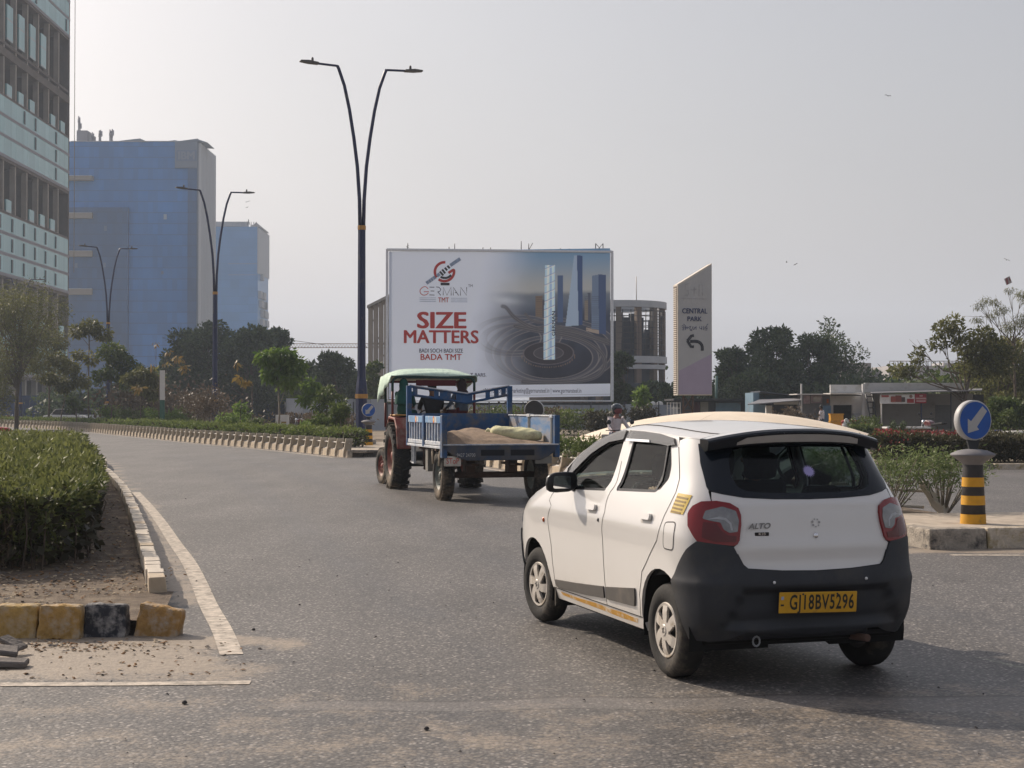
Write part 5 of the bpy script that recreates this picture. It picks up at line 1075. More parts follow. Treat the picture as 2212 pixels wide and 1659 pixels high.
tree_px('spreading_tree', 'dense olive tree filling the right edge below the thin one', 2165, 722, 88, 210, 215, lf_olive, 12000, .27, .16, clumps=30, seed=83, group=RT, wr=.4)
tree_px('vine_covered_tree', 'bushy vine covered tree right of the large blue sign', 2175, 850, 70, 92, 84, lf_mid, 4200, .17, .10, clumps=14, seed=84, wr=.6)
for i, (px, Y, h, rx, mm_, lb) in enumerate([(1250, 78, 1.3, 2.2, lf_mid, 'low leafy bushes left of the cream dome'), (1185, 80, 1.4, 2.0, lf_brown, 'brownish bushes below the billboard posts'), (1130, 82, 1.4, 2.0, lf_mid, 'bushes under the billboard behind the trailer'), (1300, 76, 1.2, 1.6, lf_inner, 'dark bush behind the helmeted rider'), (1060, 84, 1.5, 2.0, lf_mid, 'bushes behind the trailer rack'), (1720, 79, 1.5, 1.6, lf_brown, 'dusty grey green bush before the shack front'), (1868, 77, .6, .9, lf_mid, 'green leafy pot plants before the open shop'), (640, 86, 1.1, 2.4, lf_brown, 'dry brown hedge before the grey sheet fence'), (720, 84, 1.1, 2.4, lf_brown, 'dry brown bushes left of the tallest lamp foot'), (1380, 88, 1.6, 1.2, lf_inner, 'bush at the fence right of the rider'), (985, 82, 1.4, 2.2, lf_brown, 'scrub seen between trailer and canopy')]):
    bush('bush', lb, X_(px, Y), Y, 0, rx, h, mm_, 1500, .2, 110 + i, wr=.4)
bush('shrub', 'green potted plant heap beside the red sacks', X_(1868, 80), 80, .12, 1.0, .9, lf_mid, 900, .16, 130, wr=.4)

# the far belt of undergrowth that reads as one mass
def wood(name, boxes, m, n, leaf, seed):
    g = np.random.default_rng(seed); Ps = []; Ts = []
    tot = sum(b[1] - b[0] for b in boxes)
    for x0, x1, y0, y1, h in boxes:
        k = int(n * (x1 - x0) / tot); nc = max(6, int((x1 - x0) * 2.2)); c = np.c_[g.uniform(x0, x1, nc), g.uniform(y0, y1, nc), h * g.uniform(.15, .85, nc)]; i = g.integers(0, nc, k); q = c[i] + g.normal(size=(k, 3)) * [1.1, 1.1, .75]; q[:, 2] = np.clip(q[:, 2], .05, None); Ps.append(q); Ts.append(np.clip(g.normal(.4, .25, k), 0, 1))
    P_ = np.concatenate(Ps); o = leaf_mesh(name, P_, g.normal(size=P_.shape) + [0, 0, .2], leaf * g.uniform(.6, 1.3, len(P_)), .7, np.concatenate(Ts), m, None, seed); tag(o, kind='stuff'); return o
wood('undergrowth', [(X_(290, 165), X_(800, 165), 155, 170, 5.2), (X_(180, 165), X_(300, 165), 150, 160, 3.5)], lf_dark, 26000, .55, 91)
wood('undergrowth', [(X_(1530, 145), X_(1878, 145), 128, 150, 3.6), (X_(1380, 135), X_(1530, 135), 128, 140, 2.8)], lf_dark, 22000, .5, 92)
wood('undergrowth', [(X_(1930, 110), X_(2300, 110), 98, 118, 4.0)], lf_mid, 15000, .4, 93)
wood('undergrowth', [(X_(300, 118), X_(460, 118), 108, 122, 2.6)], lf_brown, 6000, .3, 94)
# ================================================================== people
def person(label, loc, rz, J, colors, hair=True, scale=1.0, shirt_sleeve='long', name='person'):
    """J: joints in metres, facing +x, left is +y. One skinned surface; colours by body region: shirt, trousers, skin, shoes"""
    t = thing(name, label, 'person', loc, rz); t.scale = (scale,) * 3
    V = []; E_ = []; Rr = []; reg = []
    def v(p, r, g): V.append(tuple(p)); Rr.append(r); reg.append(g); return len(V) - 1
    def e(a, b): E_.append((a, b))
    j = {k: Vector(q) for k, q in J.items()}
    pel = v(j['pelvis'], (.15, .17), 1); wa = v(j['pelvis'].lerp(j['chest'], .45), (.125, .145), 0); ch = v(j['chest'], (.135, .175), 0); ne0 = v(j['chest'].lerp(j['neck'], .62), (.085, .10), 0); ne = v(j['neck'], .055, 2)
    hd = j['head']; up = (hd - j['neck']).normalized()
    h1 = v(hd - up * .055, (.066, .066), 2); h2 = v(hd + up * .02, (.088, .080), 2); h3 = v(hd + up * .095, (.074, .070), 2); h4 = v(hd + up * .125, (.04, .04), 2)
    for a, b in ((pel, wa), (wa, ch), (ch, ne0), (ne0, ne), (ne, h1), (h1, h2), (h2, h3), (h3, h4)): e(a, b)
    for s in 'LR':
        sy = 1 if s == 'L' else -1
        sh = v(j['sh' + s], .072, 0); el = v(j['el' + s], .046, 0 if shirt_sleeve == 'long' else 2); wr = v(j['wr' + s], .028, 0 if shirt_sleeve == 'long' else 2); e(ch, sh); m1 = v(j['sh' + s].lerp(j['el' + s], .35), .056, 0); e(sh, m1); e(m1, el); e(el, wr)
        d = (j['wr' + s] - j['el' + s]).normalized(); pa = v(j['wr' + s] + d * .055, (.036, .022), 2); e(wr, pa)
        sd_ = d.cross(Vector((0, 0, 1))); sd_ = sd_.normalized() if sd_.length > .1 else Vector((0, 1, 0)); dn = d.cross(sd_).normalized()
        for k, (o, L_) in enumerate(((-.030, .060), (-.010, .072), (.010, .068), (.029, .052))):
            a = v(j['wr' + s] + d * .085 + sd_ * o, .0095, 2); b = v(j['wr' + s] + d * (.085 + L_ * .55) + sd_ * o + dn * .012, .0085, 2); c = v(j['wr' + s] + d * (.085 + L_ * .8) + sd_ * o + dn * .038, .0075, 2); e(pa, a); e(a, b); e(b, c)
        a = v(j['wr' + s] + d * .045 - sd_ * .042, .011, 2); b = v(j['wr' + s] + d * .082 - sd_ * .058 + dn * .015, .009, 2); e(pa, a); e(a, b)
        hp = v(j['hip' + s], .095, 1); kn = v(j['kn' + s], .062, 1); an = v(j['an' + s], .042, 1); mt = v(j['hip' + s].lerp(j['kn' + s], .45), .082, 1); cf = v(j['kn' + s].lerp(j['an' + s], .35), .058, 1); e(pel, hp); e(hp, mt); e(mt, kn); e(kn, cf); e(cf, an)
        ft = j.get('toe' + s, j['an' + s] + Vector((.16, 0, -.05))); to = v(ft, (.042, .03), 3); hl2 = v(j['an' + s] + Vector((.0, 0, -.045)), (.042, .035), 3); e(an, hl2); e(hl2, to)
    me = bpy.data.meshes.new('body'); me.from_pydata(V, E_, []); me.update(); ob = bpy.data.objects.new('body', me); COL.objects.link(ob)
    md = ob.modifiers.new('k', 'SKIN'); sk_ = me.skin_vertices[0].data if me.skin_vertices else None
    if sk_ is None:
        bm = bmesh.new(); bm.from_mesh(me); bm.verts.layers.skin.verify(); bm.to_mesh(me); bm.free(); sk_ = me.skin_vertices[0].data
    for i, r in enumerate(Rr): sk_[i].radius = (r if isinstance(r, tuple) else (r, r)); sk_[i].use_root = (i == pel)
    ms = ob.modifiers.new('s', 'SUBSURF'); ms.levels = ms.render_levels = 1
    dg = bpy.context.evaluated_depsgraph_get(); dg.update(); m2 = bpy.data.meshes.new_from_object(ob.evaluated_get(dg)); bpy.data.objects.remove(ob)
    m2.materials.clear()
    for c in colors: m2.materials.append(c)
    VV = np.array(V); edges = [(VV[a], VV[b], reg[b]) for a, b in E_]
    for p in m2.polygons:
        c = np.array(p.center); best = 9; bg_ = 0
        for a, b, g in edges:
            ab = b - a; tt = min(1, max(0, (c - a) @ ab / (ab @ ab + 1e-9))); dd = np.linalg.norm(c - a - ab * tt)
            if dd < best: best = dd; bg_ = g
        p.material_index = min(bg_, len(colors) - 1); p.use_smooth = True
    b = mesh_obj('body', m2, None, t)
    H = Matrix.Translation(hd) @ up.to_track_quat('Z', 'X').to_matrix().to_4x4()
    f = Vector((1, 0, 0)); f = (f - up * f.dot(up)).normalized()
    m = MB(); m.tube([hd + f * .075 + up * .03, hd + f * .105 - up * .005, hd + f * .085 - up * .012], [.008, .013, .008], 6)
    for s in (1, -1): m.lathe([(0, .02), (.018, .012), (.022, 0)], 8, look(hd + Vector((0, s * .075, .0)), hd + Vector((-.02, s * .11, 0))))
    m.build('face_features', colors[2], t)
    m = MB()
    for s in (1, -1): m.lathe([(0, .012), (.010, .008), (.013, 0)], 8, look(hd + f * .072 + up * .030 + Vector((0, s * .030, 0)), hd + f * .2 + up * .03 + Vector((0, s * .030, 0))))
    m.build('eyes', black_cloth, t)
    if hair:
        m = MB(); m.lathe([(.060, -.075), (.084, -.03), (.095, .045), (.090, .10), (.055, .14), (0, .155)], 14, Matrix.Translation(hd - f * .026 + up * .004) @ up.to_track_quat('Z', 'Y').to_matrix().to_4x4()); m.build('hair', mat('black_hair', (.012, .010, .010), .6), t)
    return t
def sit(lean=0.0, hands=None, feet=None, kneeh=0.0):
    j = dict(pelvis=(0, 0, .10), chest=(.02 + lean * .35, 0, .46), neck=(.03 + lean * .5, 0, .62), head=(.05 + lean * .6, 0, .75))
    for s, y in (('L', 1), ('R', -1)):
        j['sh' + s] = (.02 + lean * .45, y * .19, .54); j['el' + s] = (.16 + lean * .3, y * .25, .30); j['wr' + s] = (.38, y * .17, .30)
        j['hip' + s] = (.04, y * .10, .08); j['kn' + s] = (.46, y * .14, .12 + kneeh); j['an' + s] = (.50, y * .14, -.30)
        j['toe' + s] = (.66, y * .15, -.35)
    if hands:
        for s in 'LR': j['wr' + s] = hands[s]; a = Vector(j['sh' + s]); b = Vector(hands[s]); j['el' + s] = tuple(a.lerp(b, .5) + Vector((-.02, .05 if s == 'L' else -.05, -.09)))
    if feet:
        for s in 'LR': j['an' + s] = feet[s]; f_ = Vector(feet[s]); j['toe' + s] = tuple(f_ + Vector((.15, 0, -.05))); h = Vector(j['hip' + s]); j['kn' + s] = tuple(h.lerp(f_, .5) + Vector((.17, .03 if s == 'L' else -.03, .12)))
    return j
def cloth(name, c): return mat(name, c, .9, n_scale=9, n_amt=.22, bump=.4, b_scale=14)
c_green = cloth('teal_cloth', (.012, .075, .062)); c_black = cloth('black_shirt', (.014, .012, .014)); c_maroon = cloth('maroon_cloth', (.075, .014, .018)); c_slate = cloth('slate_cloth', (.055, .075, .105)); c_white = cloth('white_shirt', (.62, .56, .57)); c_red = cloth('red_cloth', (.33, .012, .018)); c_blue = cloth('blue_jeans', (.05, .07, .13)); shoe = mat('shoe', (.02, .018, .017), .7)
def ride_car(label, u, v, z, cols, J):
    Mw = Matrix.Translation(CAR.location) @ Matrix.Rotation(CAR.rotation_euler[2], 4, 'Z'); p = Mw @ Vector((u, v, z)); return person(label, p, CAR.rotation_euler[2], J, cols)
ride_car('driver in a dark shirt at the wheel of the white hatchback', 1.06, -.33, .50, [c_black, c_blue, skin_m, shoe], sit(-.28, {'L': (.40, .10, .40), 'R': (.40, -.14, .40)}, {'L': (.80, .12, -.13), 'R': (.82, -.12, -.13)}))
pass_j = sit(-.30, None, {'L': (.50, .13, -.13), 'R': (.50, -.13, -.13)}); pass_j['elL'] = (.02, .25, .42); pass_j['wrL'] = (.24, .22, .56)
ride_car('passenger in dark clothes on the rear seat with a bare forearm at the window', .24, .34, .48, [c_black, c_blue, mat('tan_skin', (.34, .20, .13), .55), shoe], pass_j)

# ================================================================== farm trailer
blue_p = mat('trailer_blue', (.016, .070, .185), .6, n_scale=3, n_amt=.25, bump=.25, b_scale=5, dirt=(.11, .11, .115), dirt_amt=.42, dirt_scale=4.5); blue_pale = mat('trailer_pale_blue', (.16, .30, .50), .6, n_scale=6, n_amt=.15, dirt=(.45, .42, .38), dirt_amt=.25, dirt_scale=4)
blue_worn = mat('trailer_worn_blue', (.055, .19, .42), .6, n_scale=3, n_amt=.2, dirt=(.36, .30, .235), dirt_amt=.78, dirt_scale=1.5, stretch=(.5, .5, 2.2)); tail_m = mat('trailer_tail', (.022, .045, .095), .7, n_scale=5, n_amt=.3, dirt=(.10, .088, .075), dirt_amt=.85, dirt_scale=2.6)
slat_m = mat('slat_white', (.50, .52, .55), .6, n_scale=9, n_amt=.2, dirt=(.16, .22, .34), dirt_amt=.35, dirt_scale=6)
chalk = mat('chalk', (.42, .42, .42), .9); sign_red = mat('hand_painted_red', (.50, .045, .03), .7)
TRL = thing('farm_trailer', 'dented blue open farm trailer with slatted side and sand on its bed', 'trailer', (-.19, 25.15, 0), math.pi / 2 + R(15.5))
L_, Wd = 3.0, .975
fz = .97
def tb(name, m_, *boxes, parent=TRL, bevel=.006, M=None):
    m = MB()
    for lo, hi in boxes: m.box(lo, hi, M)
    return m.build(name, m_, parent, bevel=bevel)
tb('floor', rust_metal, ((0, -Wd + .03, fz - .05), (L_, Wd - .03, fz)))
# left side, seen from outside: rail, posts, slats
tb('side_post', blue_p, ((-.05, Wd - .03, fz - .22), (.10, Wd + .06, fz + .50))); tb('side_post', blue_p, ((-.05, -Wd - .06, fz - .22), (.07, -Wd + .03, fz + .50)))
tb('corner_post', blue_p, ((L_ - .05, Wd - .04, fz - .08), (L_ + .05, Wd + .05, fz + 1.04))); tb('corner_post', blue_p, ((L_ - .05, -Wd - .05, fz - .05), (L_ + .05, -Wd + .04, fz + 1.04)))
LS = tb('side_board', mat('side_inner', (.03, .08, .20), .7, dirt=(.2, .16, .12), dirt_amt=.5), ((.1, Wd - .03, fz), (L_ - .05, Wd - .018, fz + .46)), bevel=0)
for a, b in ((.13, 1.42), (1.62, 2.93)):
    tb('panel_rail', blue_pale, ((a, Wd - .015, fz + .36), (b, Wd + .035, fz + .48)), parent=LS)
    tb('panel_rail', slat_m, ((a, Wd - .015, fz - .02), (b, Wd + .04, fz + .05)), parent=LS)
    n = 5
    for k in range(n + 1):
        x = a + .08 + (b - a - .16) * k / n; tb('slat', slat_m if k % 1 == 0 else blue_p, ((x - .026, Wd - .014, fz + .052), (x + .012, Wd + .028, fz + .358)), parent=LS, bevel=.004); tb('slat', blue_p, ((x + .04, Wd - .014, fz + .052), (x + .10, Wd + .018, fz + .358)), parent=LS, bevel=.004)
    c = (a + b) / 2 - .05
    for r_, col in ((.062, mat('motif_red', (.55, .05, .02), .6)), (.046, mat('motif_orange', (.75, .30, .03), .6)), (.028, mat('motif_yellow', (.75, .60, .25), .6))):
        m = MB(); m.lathe([(0, 0), (r_, 0)], 20, T(c, Wd + .0355 + (.07 - r_) * .06, fz + .42, math.pi / 2 * -1, 0, 0) , smooth=False); m.build('sun_motif', col, LS)
    tb('motif_band', mat('motif_white', (.6, .6, .58), .6), ((c - .20, Wd + .034, fz + .375), (c - .09, Wd + .0365, fz + .465)), parent=LS, bevel=0)
tb('side_brace', blue_p, ((1.46, Wd - .02, fz - .06), (1.58, Wd + .055, fz + .50)))
tb('hinge_rail', slat_m, ((.1, Wd - .01, fz - .075), (L_ - .05, Wd + .05, fz - .03)))
# right side board, its worn inner face towards us
RS = tb('side_board', blue_worn, ((.05, -Wd - .02, fz), (L_ - .05, -Wd + .02, fz + .47)))
tb('board_cap', slat_m, ((.05, -Wd - .03, fz + .472), (L_ - .05, -Wd + .035, fz + .50)), parent=RS)
for x in (.12, .17, 1.50, 1.58): tb('board_rib', mat('rib_steel', (.30, .31, .31), .6), ((x, -Wd + .022, fz + .02), (x + .028, -Wd + .04, fz + .465)), parent=RS)
tb('rib_cap', slat_m, ((1.46, -Wd - .035, fz + .46), (1.65, -Wd + .05, fz + .515)), parent=RS); tb('rib_cap', slat_m, ((.07, -Wd - .035, fz + .45), (.24, -Wd + .05, fz + .505)), parent=RS)
tb('front_board', blue_p, ((L_ - .03, -Wd + .02, fz - .02), (L_ + .01, Wd - .03, fz + .52)))
# rack over the front board, dipping in the middle
for nm, dz, hh_ in (('rack_rail', 1.03, .035), ('rack_rail', .875, .04)):
    for s in (1, -1):
        sag = .155; p0 = Vector((L_, s * Wd, fz + dz)); p1 = Vector((L_, -.14, fz + dz - sag)); m = MB(); m.tube([p0, p1], .024, 4, smooth=False); o = m.build('rack_rail', blue_p, TRL)
tb('rack_edge', slat_m, *[((0, 0, 0), (.012, .012, .012))]) if False else None
for y in (.86, .45, .28, .02, -.14, -.55, -.72, -.86):
    wv = .045 if y not in (-.14, .28) else .11; s = 1 if y > -.14 else -1; f = (abs(y + .14)) / (Wd + .14 * s); z0 = fz + .875 - .155 * (1 - f); z1 = fz + 1.03 - .155 * (1 - f); tb('rack_plate', blue_p, ((L_ - .008, y - wv, z0), (L_ + .012, y + wv, z1)))
for s in (1, -1):
    m = MB(); p0 = Vector((L_ - .02, s * Wd, fz + 1.055)); p1 = Vector((L_ - .02, -.14, fz + .90)); m.tube([p0, p1], .010, 4, smooth=False); m.build('rack_edge', slat_m, TRL)
# tail skirt
m = MB(); m.prism([(-Wd - .04, fz - .005), (Wd + .04, fz - .005), (Wd + .04, fz - .06), (Wd * .84, fz - .19), (Wd * .62, fz - .265), (-Wd * .70, fz - .265), (-Wd * .84, fz - .21), (-Wd * .98, fz - .12)], -.05, 0, T(0, 0, 0, 0, 0, 0), plane='yz'); TS = m.build('tail_skirt', tail_m, TRL, bevel=.006)
tb('tail_lip', slat_m, ((-.06, -Wd - .04, fz - .012), (.0, Wd + .04, fz + .012)))
for a, b in ((-.58, -.16), (-.08 + .03, .36)):
    tb('slot', mat('slot_black', (.006, .007, .012), .8), ((-.053, a, fz - .185), (-.049, b, fz - .085)), parent=TS, bevel=0)
def ltext(s, size, m_, par, x, y, z, bold=0, sx=1): return lettering(s, size, m_, par, T(x, y, z, 0, 0, -math.pi / 2), bold=bold, sx=sx)
ltext('9427 24700', .085, chalk, TS, -.054, .62, fz - .175, sx=.8); ltext('JAY MATAJI', .055, chalk, TS, -.054, .42, fz - .055, sx=1.0) if False else None
sp = tb('stop_board', mat('stop_white', (.62, .58, .52), .8, dirt=(.3, .25, .2), dirt_amt=.4), ((-.02, .70, fz - .30 - .06), (.0, .99, fz - .17 - .02))); ltext('SToP', .135, sign_red, sp, -.0225, .845, fz - .275, .002, .78)
tb('mud_guard', mat('guard_grey', (.20, .19, .17), .8), ((-.03, -.90, fz - .33), (.0, -.60, fz - .19))); tb('hanging_plate', slat_m, ((2.35, Wd - .0, fz - .38), (2.37, Wd + .05, fz - .07)), ((2.52, Wd - .0, fz - .38), (2.54, Wd + .05, fz - .07)), ((2.35, Wd, fz - .40), (2.54, Wd + .05, fz - .37)))
tb('tool_box', mat('guard_grey', (.20, .19, .17), .8), ((1.35, Wd - .12, fz - .50), (1.55, Wd - .0, fz - .10)))
tb('chassis', rust_metal, ((.1, -.42, fz - .20), (3.3, -.34, fz - .05)), ((.1, .34, fz - .20), (3.3, .42, fz - .05)), ((.05, -.8, fz - .14), (.12, .8, fz - .05)), ((2.9, -.8, fz - .14), (2.98, .8, fz - .05)), ((1.4, -.8, fz - .14), (1.48, .8, fz - .05)))
m = MB(); m.tube([(.72, -.8, .43), (.72, .8, .43)], .055, 8); m.box((.60, -.46, .47), (.84, -.30, .80)); m.box((.60, .30, .47), (.84, .46, .80)); m.box((.25, -.45, .60), (1.2, -.32, .64)); m.box((.25, .32, .60), (1.2, .45, .64)); m.build('axle', rust_metal, TRL)
for q in ([(1.05, Wd - .02, fz - .05), (.98, Wd - .01, .62)], [(.42, Wd - .02, fz - .05), (.50, Wd - .01, .60)]): m = MB(); m.tube(q, .02, 6); m.build('stay', cream_paint, TRL)
m = MB(); m.tube([(3.0, -.3, fz - .15), (3.75, 0, .62)], .04, 6); m.tube([(3.0, .3, fz - .15), (3.75, 0, .62)], .04, 6); m.build('drawbar', rust_metal, TRL)
def big_wheel(parent, r, w_, rim_r, rim_m, lugs, face_m, dirtm, name='wheel'):
    t = empty(name, (0, 0, 0), 0, parent); h = w_ / 2
    m = MB(); m.lathe([(rim_r, -h * .75), (rim_r + .03, -h * .95), (r * .80, -h), (r * .93, -h * .9), (r * .985, -h * .6), (r, -h * .2), (r, h * .2), (r * .985, h * .6), (r * .93, h * .9), (r * .80, h), (rim_r + .03, h * .95), (rim_r, h * .75)], 48, axis='y')
    ty = m.build('tyre', dirtm, t)
    if lugs:
        mm = MB()
        for k in range(22):
            for s in (1, -1):
                a = 2 * math.pi * (k + (.5 if s > 0 else 0)) / 22; M = Matrix.Rotation(a, 4, 'Y') @ T(0, 0, r - .01); mm.add([(-.025, 0, 0), (.025, 0, 0), (.095, s * h * 1.02, -.02), (.045, s * h * 1.02, -.02), (-.02, 0, .045), (.018, 0, .045), (.085, s * h * 1.03, .030), (.05, s * h * 1.03, .030), (.115, s * h * 1.03, -.10), (.07, s * h * 1.03, -.10)], [(4, 5, 6, 7), (0, 4, 7, 3), (1, 2, 6, 5), (0, 1, 5, 4), (3, 7, 6, 2), (2, 8, 9, 3)], M)
        mm.build('lug', dirtm, ty)
    else:
        mm = MB()
        for k in range(40):
            for s in (-.62, -.2, .22, .64): a = 2 * math.pi * (k + (.5 if abs(s) < .3 else 0)) / 40; mm.box((-.018, (s - .17) * h, 0), (.018, (s + .17) * h, .016), Matrix.Rotation(a, 4, 'Y') @ T(0, 0, r * (.992 if abs(s) > .3 else 1)))
        mm.build('tread_block', dirtm, ty)
    m = MB(); m.lathe([(rim_r, h * .75), (rim_r - .02, h * .70), (rim_r - .035, h * .2), (rim_r * .62, h * .05), (rim_r * .55, h * .28), (rim_r * .25, h * .30), (rim_r * .22, h * .62), (0, h * .65)], 32, axis='y'); m.lathe([(rim_r, -h * .75), (rim_r * .5, -h * .2), (0, -h * .2)], 32, axis='y')
    for k in range(8): a = k * math.pi / 4; m.lathe([(0, .03), (.016, .03), (.018, 0)], 6, Matrix.Translation((rim_r * .42 * math.cos(a), h * .30, rim_r * .42 * math.sin(a))) @ Matrix.Rotation(-math.pi / 2, 4, 'X'))
    m.build('rim', rim_m, t); return t
ty_dirty = mat('dusty_tyre', (.030, .028, .026), .9, n_scale=8, n_amt=.25, bump=.2, dirt=(.20, .155, .11), dirt_amt=.45, dirt_scale=2.5); rim_grey = mat('rim_grey', (.10, .12, .11), .6, n_amt=.2, dirt=(.28, .24, .19), dirt_amt=.4, dirt_scale=6); red_p = mat('tractor_red', (.20, .035, .024), .6, n_scale=4, n_amt=.25, dirt=(.26, .17, .12), dirt_amt=.6, dirt_scale=3.5)
w0 = big_wheel(TRL, .43, .24, .26, rim_grey, False, None, ty_dirty); w0.location = (.72, .83, .43); w1 = copy_tree(w0, TRL); w1.location = (.72, -.83, .43); w1.rotation_euler = (0, .3, math.pi)

# load: sand and a sack
TM = Matrix.Translation(TRL.location) @ Matrix.Rotation(TRL.rotation_euler[2], 4, 'Z')
sand_m = mat('sand', (.27, .195, .135), .95, n_scale=14, n_amt=.2, bump=.7, b_scale=60, dirt=(.16, .12, .09), dirt_amt=.4, dirt_scale=3)
us = np.linspace(.02, 2.9, 60); vs2 = np.linspace(-.94, .94, 44); V = []
for u in us:
    for v in vs2:
        hgt = .25 * math.exp(-((u - 1.5) / 1.0) ** 2 - ((v - .15) / .62) ** 2) + .15 * math.exp(-((u - .6) / .5) ** 2 - ((v - .7) / .25) ** 2) + .04 * math.exp(-((u - .5) / .6) ** 2 - ((v + .2) / .9) ** 2); hgt += .018 * noise.noise(Vector((u * 4, v * 4, 0))) + .01 * noise.noise(Vector((u * 11, v * 11, 3)))
        edge = min(1, (u - .0) / .18, (2.9 - u) / .2 + .2); V.append((u, v, fz + .006 + max(.004, hgt * max(.05, edge))))
F = [(i * 44 + k, (i + 1) * 44 + k, (i + 1) * 44 + k + 1, i * 44 + k + 1) for i in range(59) for k in range(43)]
m = MB(); m.add(V, F, smooth=True); sp_ = m.build('sand_pile', sand_m, None); sp_.matrix_world = TM; sp_.location = TRL.location; sp_.rotation_euler = TRL.rotation_euler; tag(sp_, 'mound of brown sand heaped on the blue trailer bed', 'sand pile')
def sack_mesh(L2=1.0, w2=.46, h2=.25):
    V = []; nu, nv = 26, 18
    for i in range(nu + 1):
        t = i / nu; x = (t - .5) * L2; pr = (math.sin(math.pi * min(1, max(0, t * .94 + .03)))) ** .28; tie = 1 - .80 * math.exp(-((t - .93) / .035) ** 2) * 1.0; pr *= tie
        for k in range(nv):
            a = 2 * math.pi * k / nv; y = w2 / 2 * pr * math.copysign(abs(math.cos(a)) ** .7, math.cos(a)); z = h2 / 2 * (pr if pr > .3 else .4) * math.copysign(abs(math.sin(a)) ** .8, math.sin(a)); z += .012 * math.sin(9 * t + 2 * math.cos(a)) * pr + .012 * math.sin(31 * t + 4 * a) * pr * abs(math.sin(a)); V.append((x, y, z - .05 * math.cos(math.pi * t) ** 2 * 0))
    F = [(i * nv + k, i * nv + (k + 1) % nv, (i + 1) * nv + (k + 1) % nv, (i + 1) * nv + k) for i in range(nu) for k in range(nv)] + [tuple(range(nv)), tuple(range(nu * nv, nu * nv + nv))]; return V, F
m = MB(); V, F = sack_mesh(); m.add(V, F, smooth=True); sk2 = m.build('sack', mat('sack_weave', (.60, .57, .34), .85, n_scale=30, n_amt=.12, bump=.25, b_scale=160, dirt=(.33, .27, .18), dirt_amt=.25, dirt_scale=4), None, subsurf=1)
sk2.location = (.03, 26.05, 1.135); sk2.rotation_euler = (R(-6), R(-5), math.pi - .22); tag(sk2, 'full yellow green woven sack lying on the sand in the trailer', 'sack')

# ================================================================== tractor
TRA = thing('tractor', 'red tractor with a pale green canopy towing the blue trailer', 'tractor', (-1.56, 29.46, 0), math.pi / 2 + R(14.5))
Tm = Matrix.Translation(TRA.location) @ Matrix.Rotation(TRA.rotation_euler[2], 4, 'Z')
w0 = big_wheel(TRA, .64, .34, .38, red_p, True, None, ty_dirty); w0.location = (0, .74, .64); w1 = copy_tree(w0, TRA); w1.location = (0, -.74, .64); w1.rotation_euler = (0, .2, math.pi)
w0 = big_wheel(TRA, .375, .19, .22, red_p, False, None, ty_dirty); w0.location = (1.95, .66, .375); w0.rotation_euler = (0, 0, .12); w1 = copy_tree(w0, TRA); w1.location = (1.95, -.66, .375); w1.rotation_euler = (0, .2, math.pi + .12)
m = MB(); m.box((-.25, -.22, .45), (.9, .22, .85)); m.box((.9, -.20, .50), (2.3, .20, .78)); m.tube([(0, -.6, .64), (0, .6, .64)], .10, 10); m.tube([(1.95, -.6, .40), (1.95, .6, .40)], .05, 8); m.build('gearbox', dark_metal, TRA, bevel=.03)
m = MB(); m.prism([(1.0, .80), (2.35, .80), (2.38, 1.0), (2.30, 1.28), (1.0, 1.36)], -.26, .26); m.build('bonnet', red_p, TRA, bevel=.04, seg=2)
m = MB(); m.tube([(1.5, .18, 1.2), (1.5, .18, 1.85)], .03, 8); m.build('exhaust_stack', rust_metal, TRA)
for s in (1, -1):
    ol = [(-.72, .80), (-.60, 1.20), (-.36, 1.40), (.32, 1.43), (.55, 1.20), (.62, .85), (.57, .85), (.50, 1.17), (.29, 1.38), (-.33, 1.35), (-.55, 1.17), (-.67, .80)]
    m = MB(); m.prism(ol, s * .52, s * .86); m.prism([(-.60, 1.20), (-.36, 1.40), (.32, 1.43), (.55, 1.20), (.45, .8), (-.5, .8)], s * .52, s * .53); fd2 = m.build('fender', red_p, TRA, bevel=.012)
    m = MB(); m.box((-.30, s * .54, 1.435), (.28, s * .84, 1.465)); m.build('fender_pad', ochre_paint, fd2, bevel=.01)
m = MB(); m.box((-.15, -.24, 1.10), (.28, .24, 1.24)); m.box((-.20, -.24, 1.16), (-.13, .24, 1.44)); m.build('seat', inner_m, TRA, bevel=.03, seg=2)
m = MB(); m.tube([(.62 + .16 * math.cos(a) * .45, .20 * math.sin(a), 1.36 + .19 * math.cos(a)) for a in np.linspace(0, 6.283, 19)], .015, 6); m.tube([(.62, 0, 1.36), (1.0, 0, 1.1)], .02, 6); m.build('steering_wheel', inner_m, TRA)
# hoops: green above, red below
def hoop(u, wv, zt, z0, r, ma, mb):
    pts = [(u, wv, z0 + .5)] + [(u, wv - .12 * (1 - math.cos(a)), zt - .12 + .12 * math.sin(a)) for a in np.linspace(0, math.pi / 2, 6)]; pts += [(p[0], -p[1], p[2]) for p in pts[::-1]]
    m = MB(); m.tube(pts, r, 8); h = m.build('canopy_hoop', ma, TRA)
    for s in (1, -1): m = MB(); m.tube([(u, s * wv, z0), (u, s * wv, z0 + .5)], r * .98, 8); m.build('canopy_post', mb, TRA)
hoop(0, .83, 2.20, 1.42, .026, mat('dark_green_pipe', (.015, .05, .045), .6), mat('red_pipe', (.11, .018, .018), .6)); hoop(1.0, .80, 2.26, 1.2, .026, MATS['dark_green_pipe'], MATS['red_pipe'])
can_m = mat('canopy_cloth', (.52, .66, .55), .85, n_scale=5, n_amt=.08, bump=.9, b_scale=5, stretch=(1, 3.5, 1))
V = []; nu, nv = 22, 30
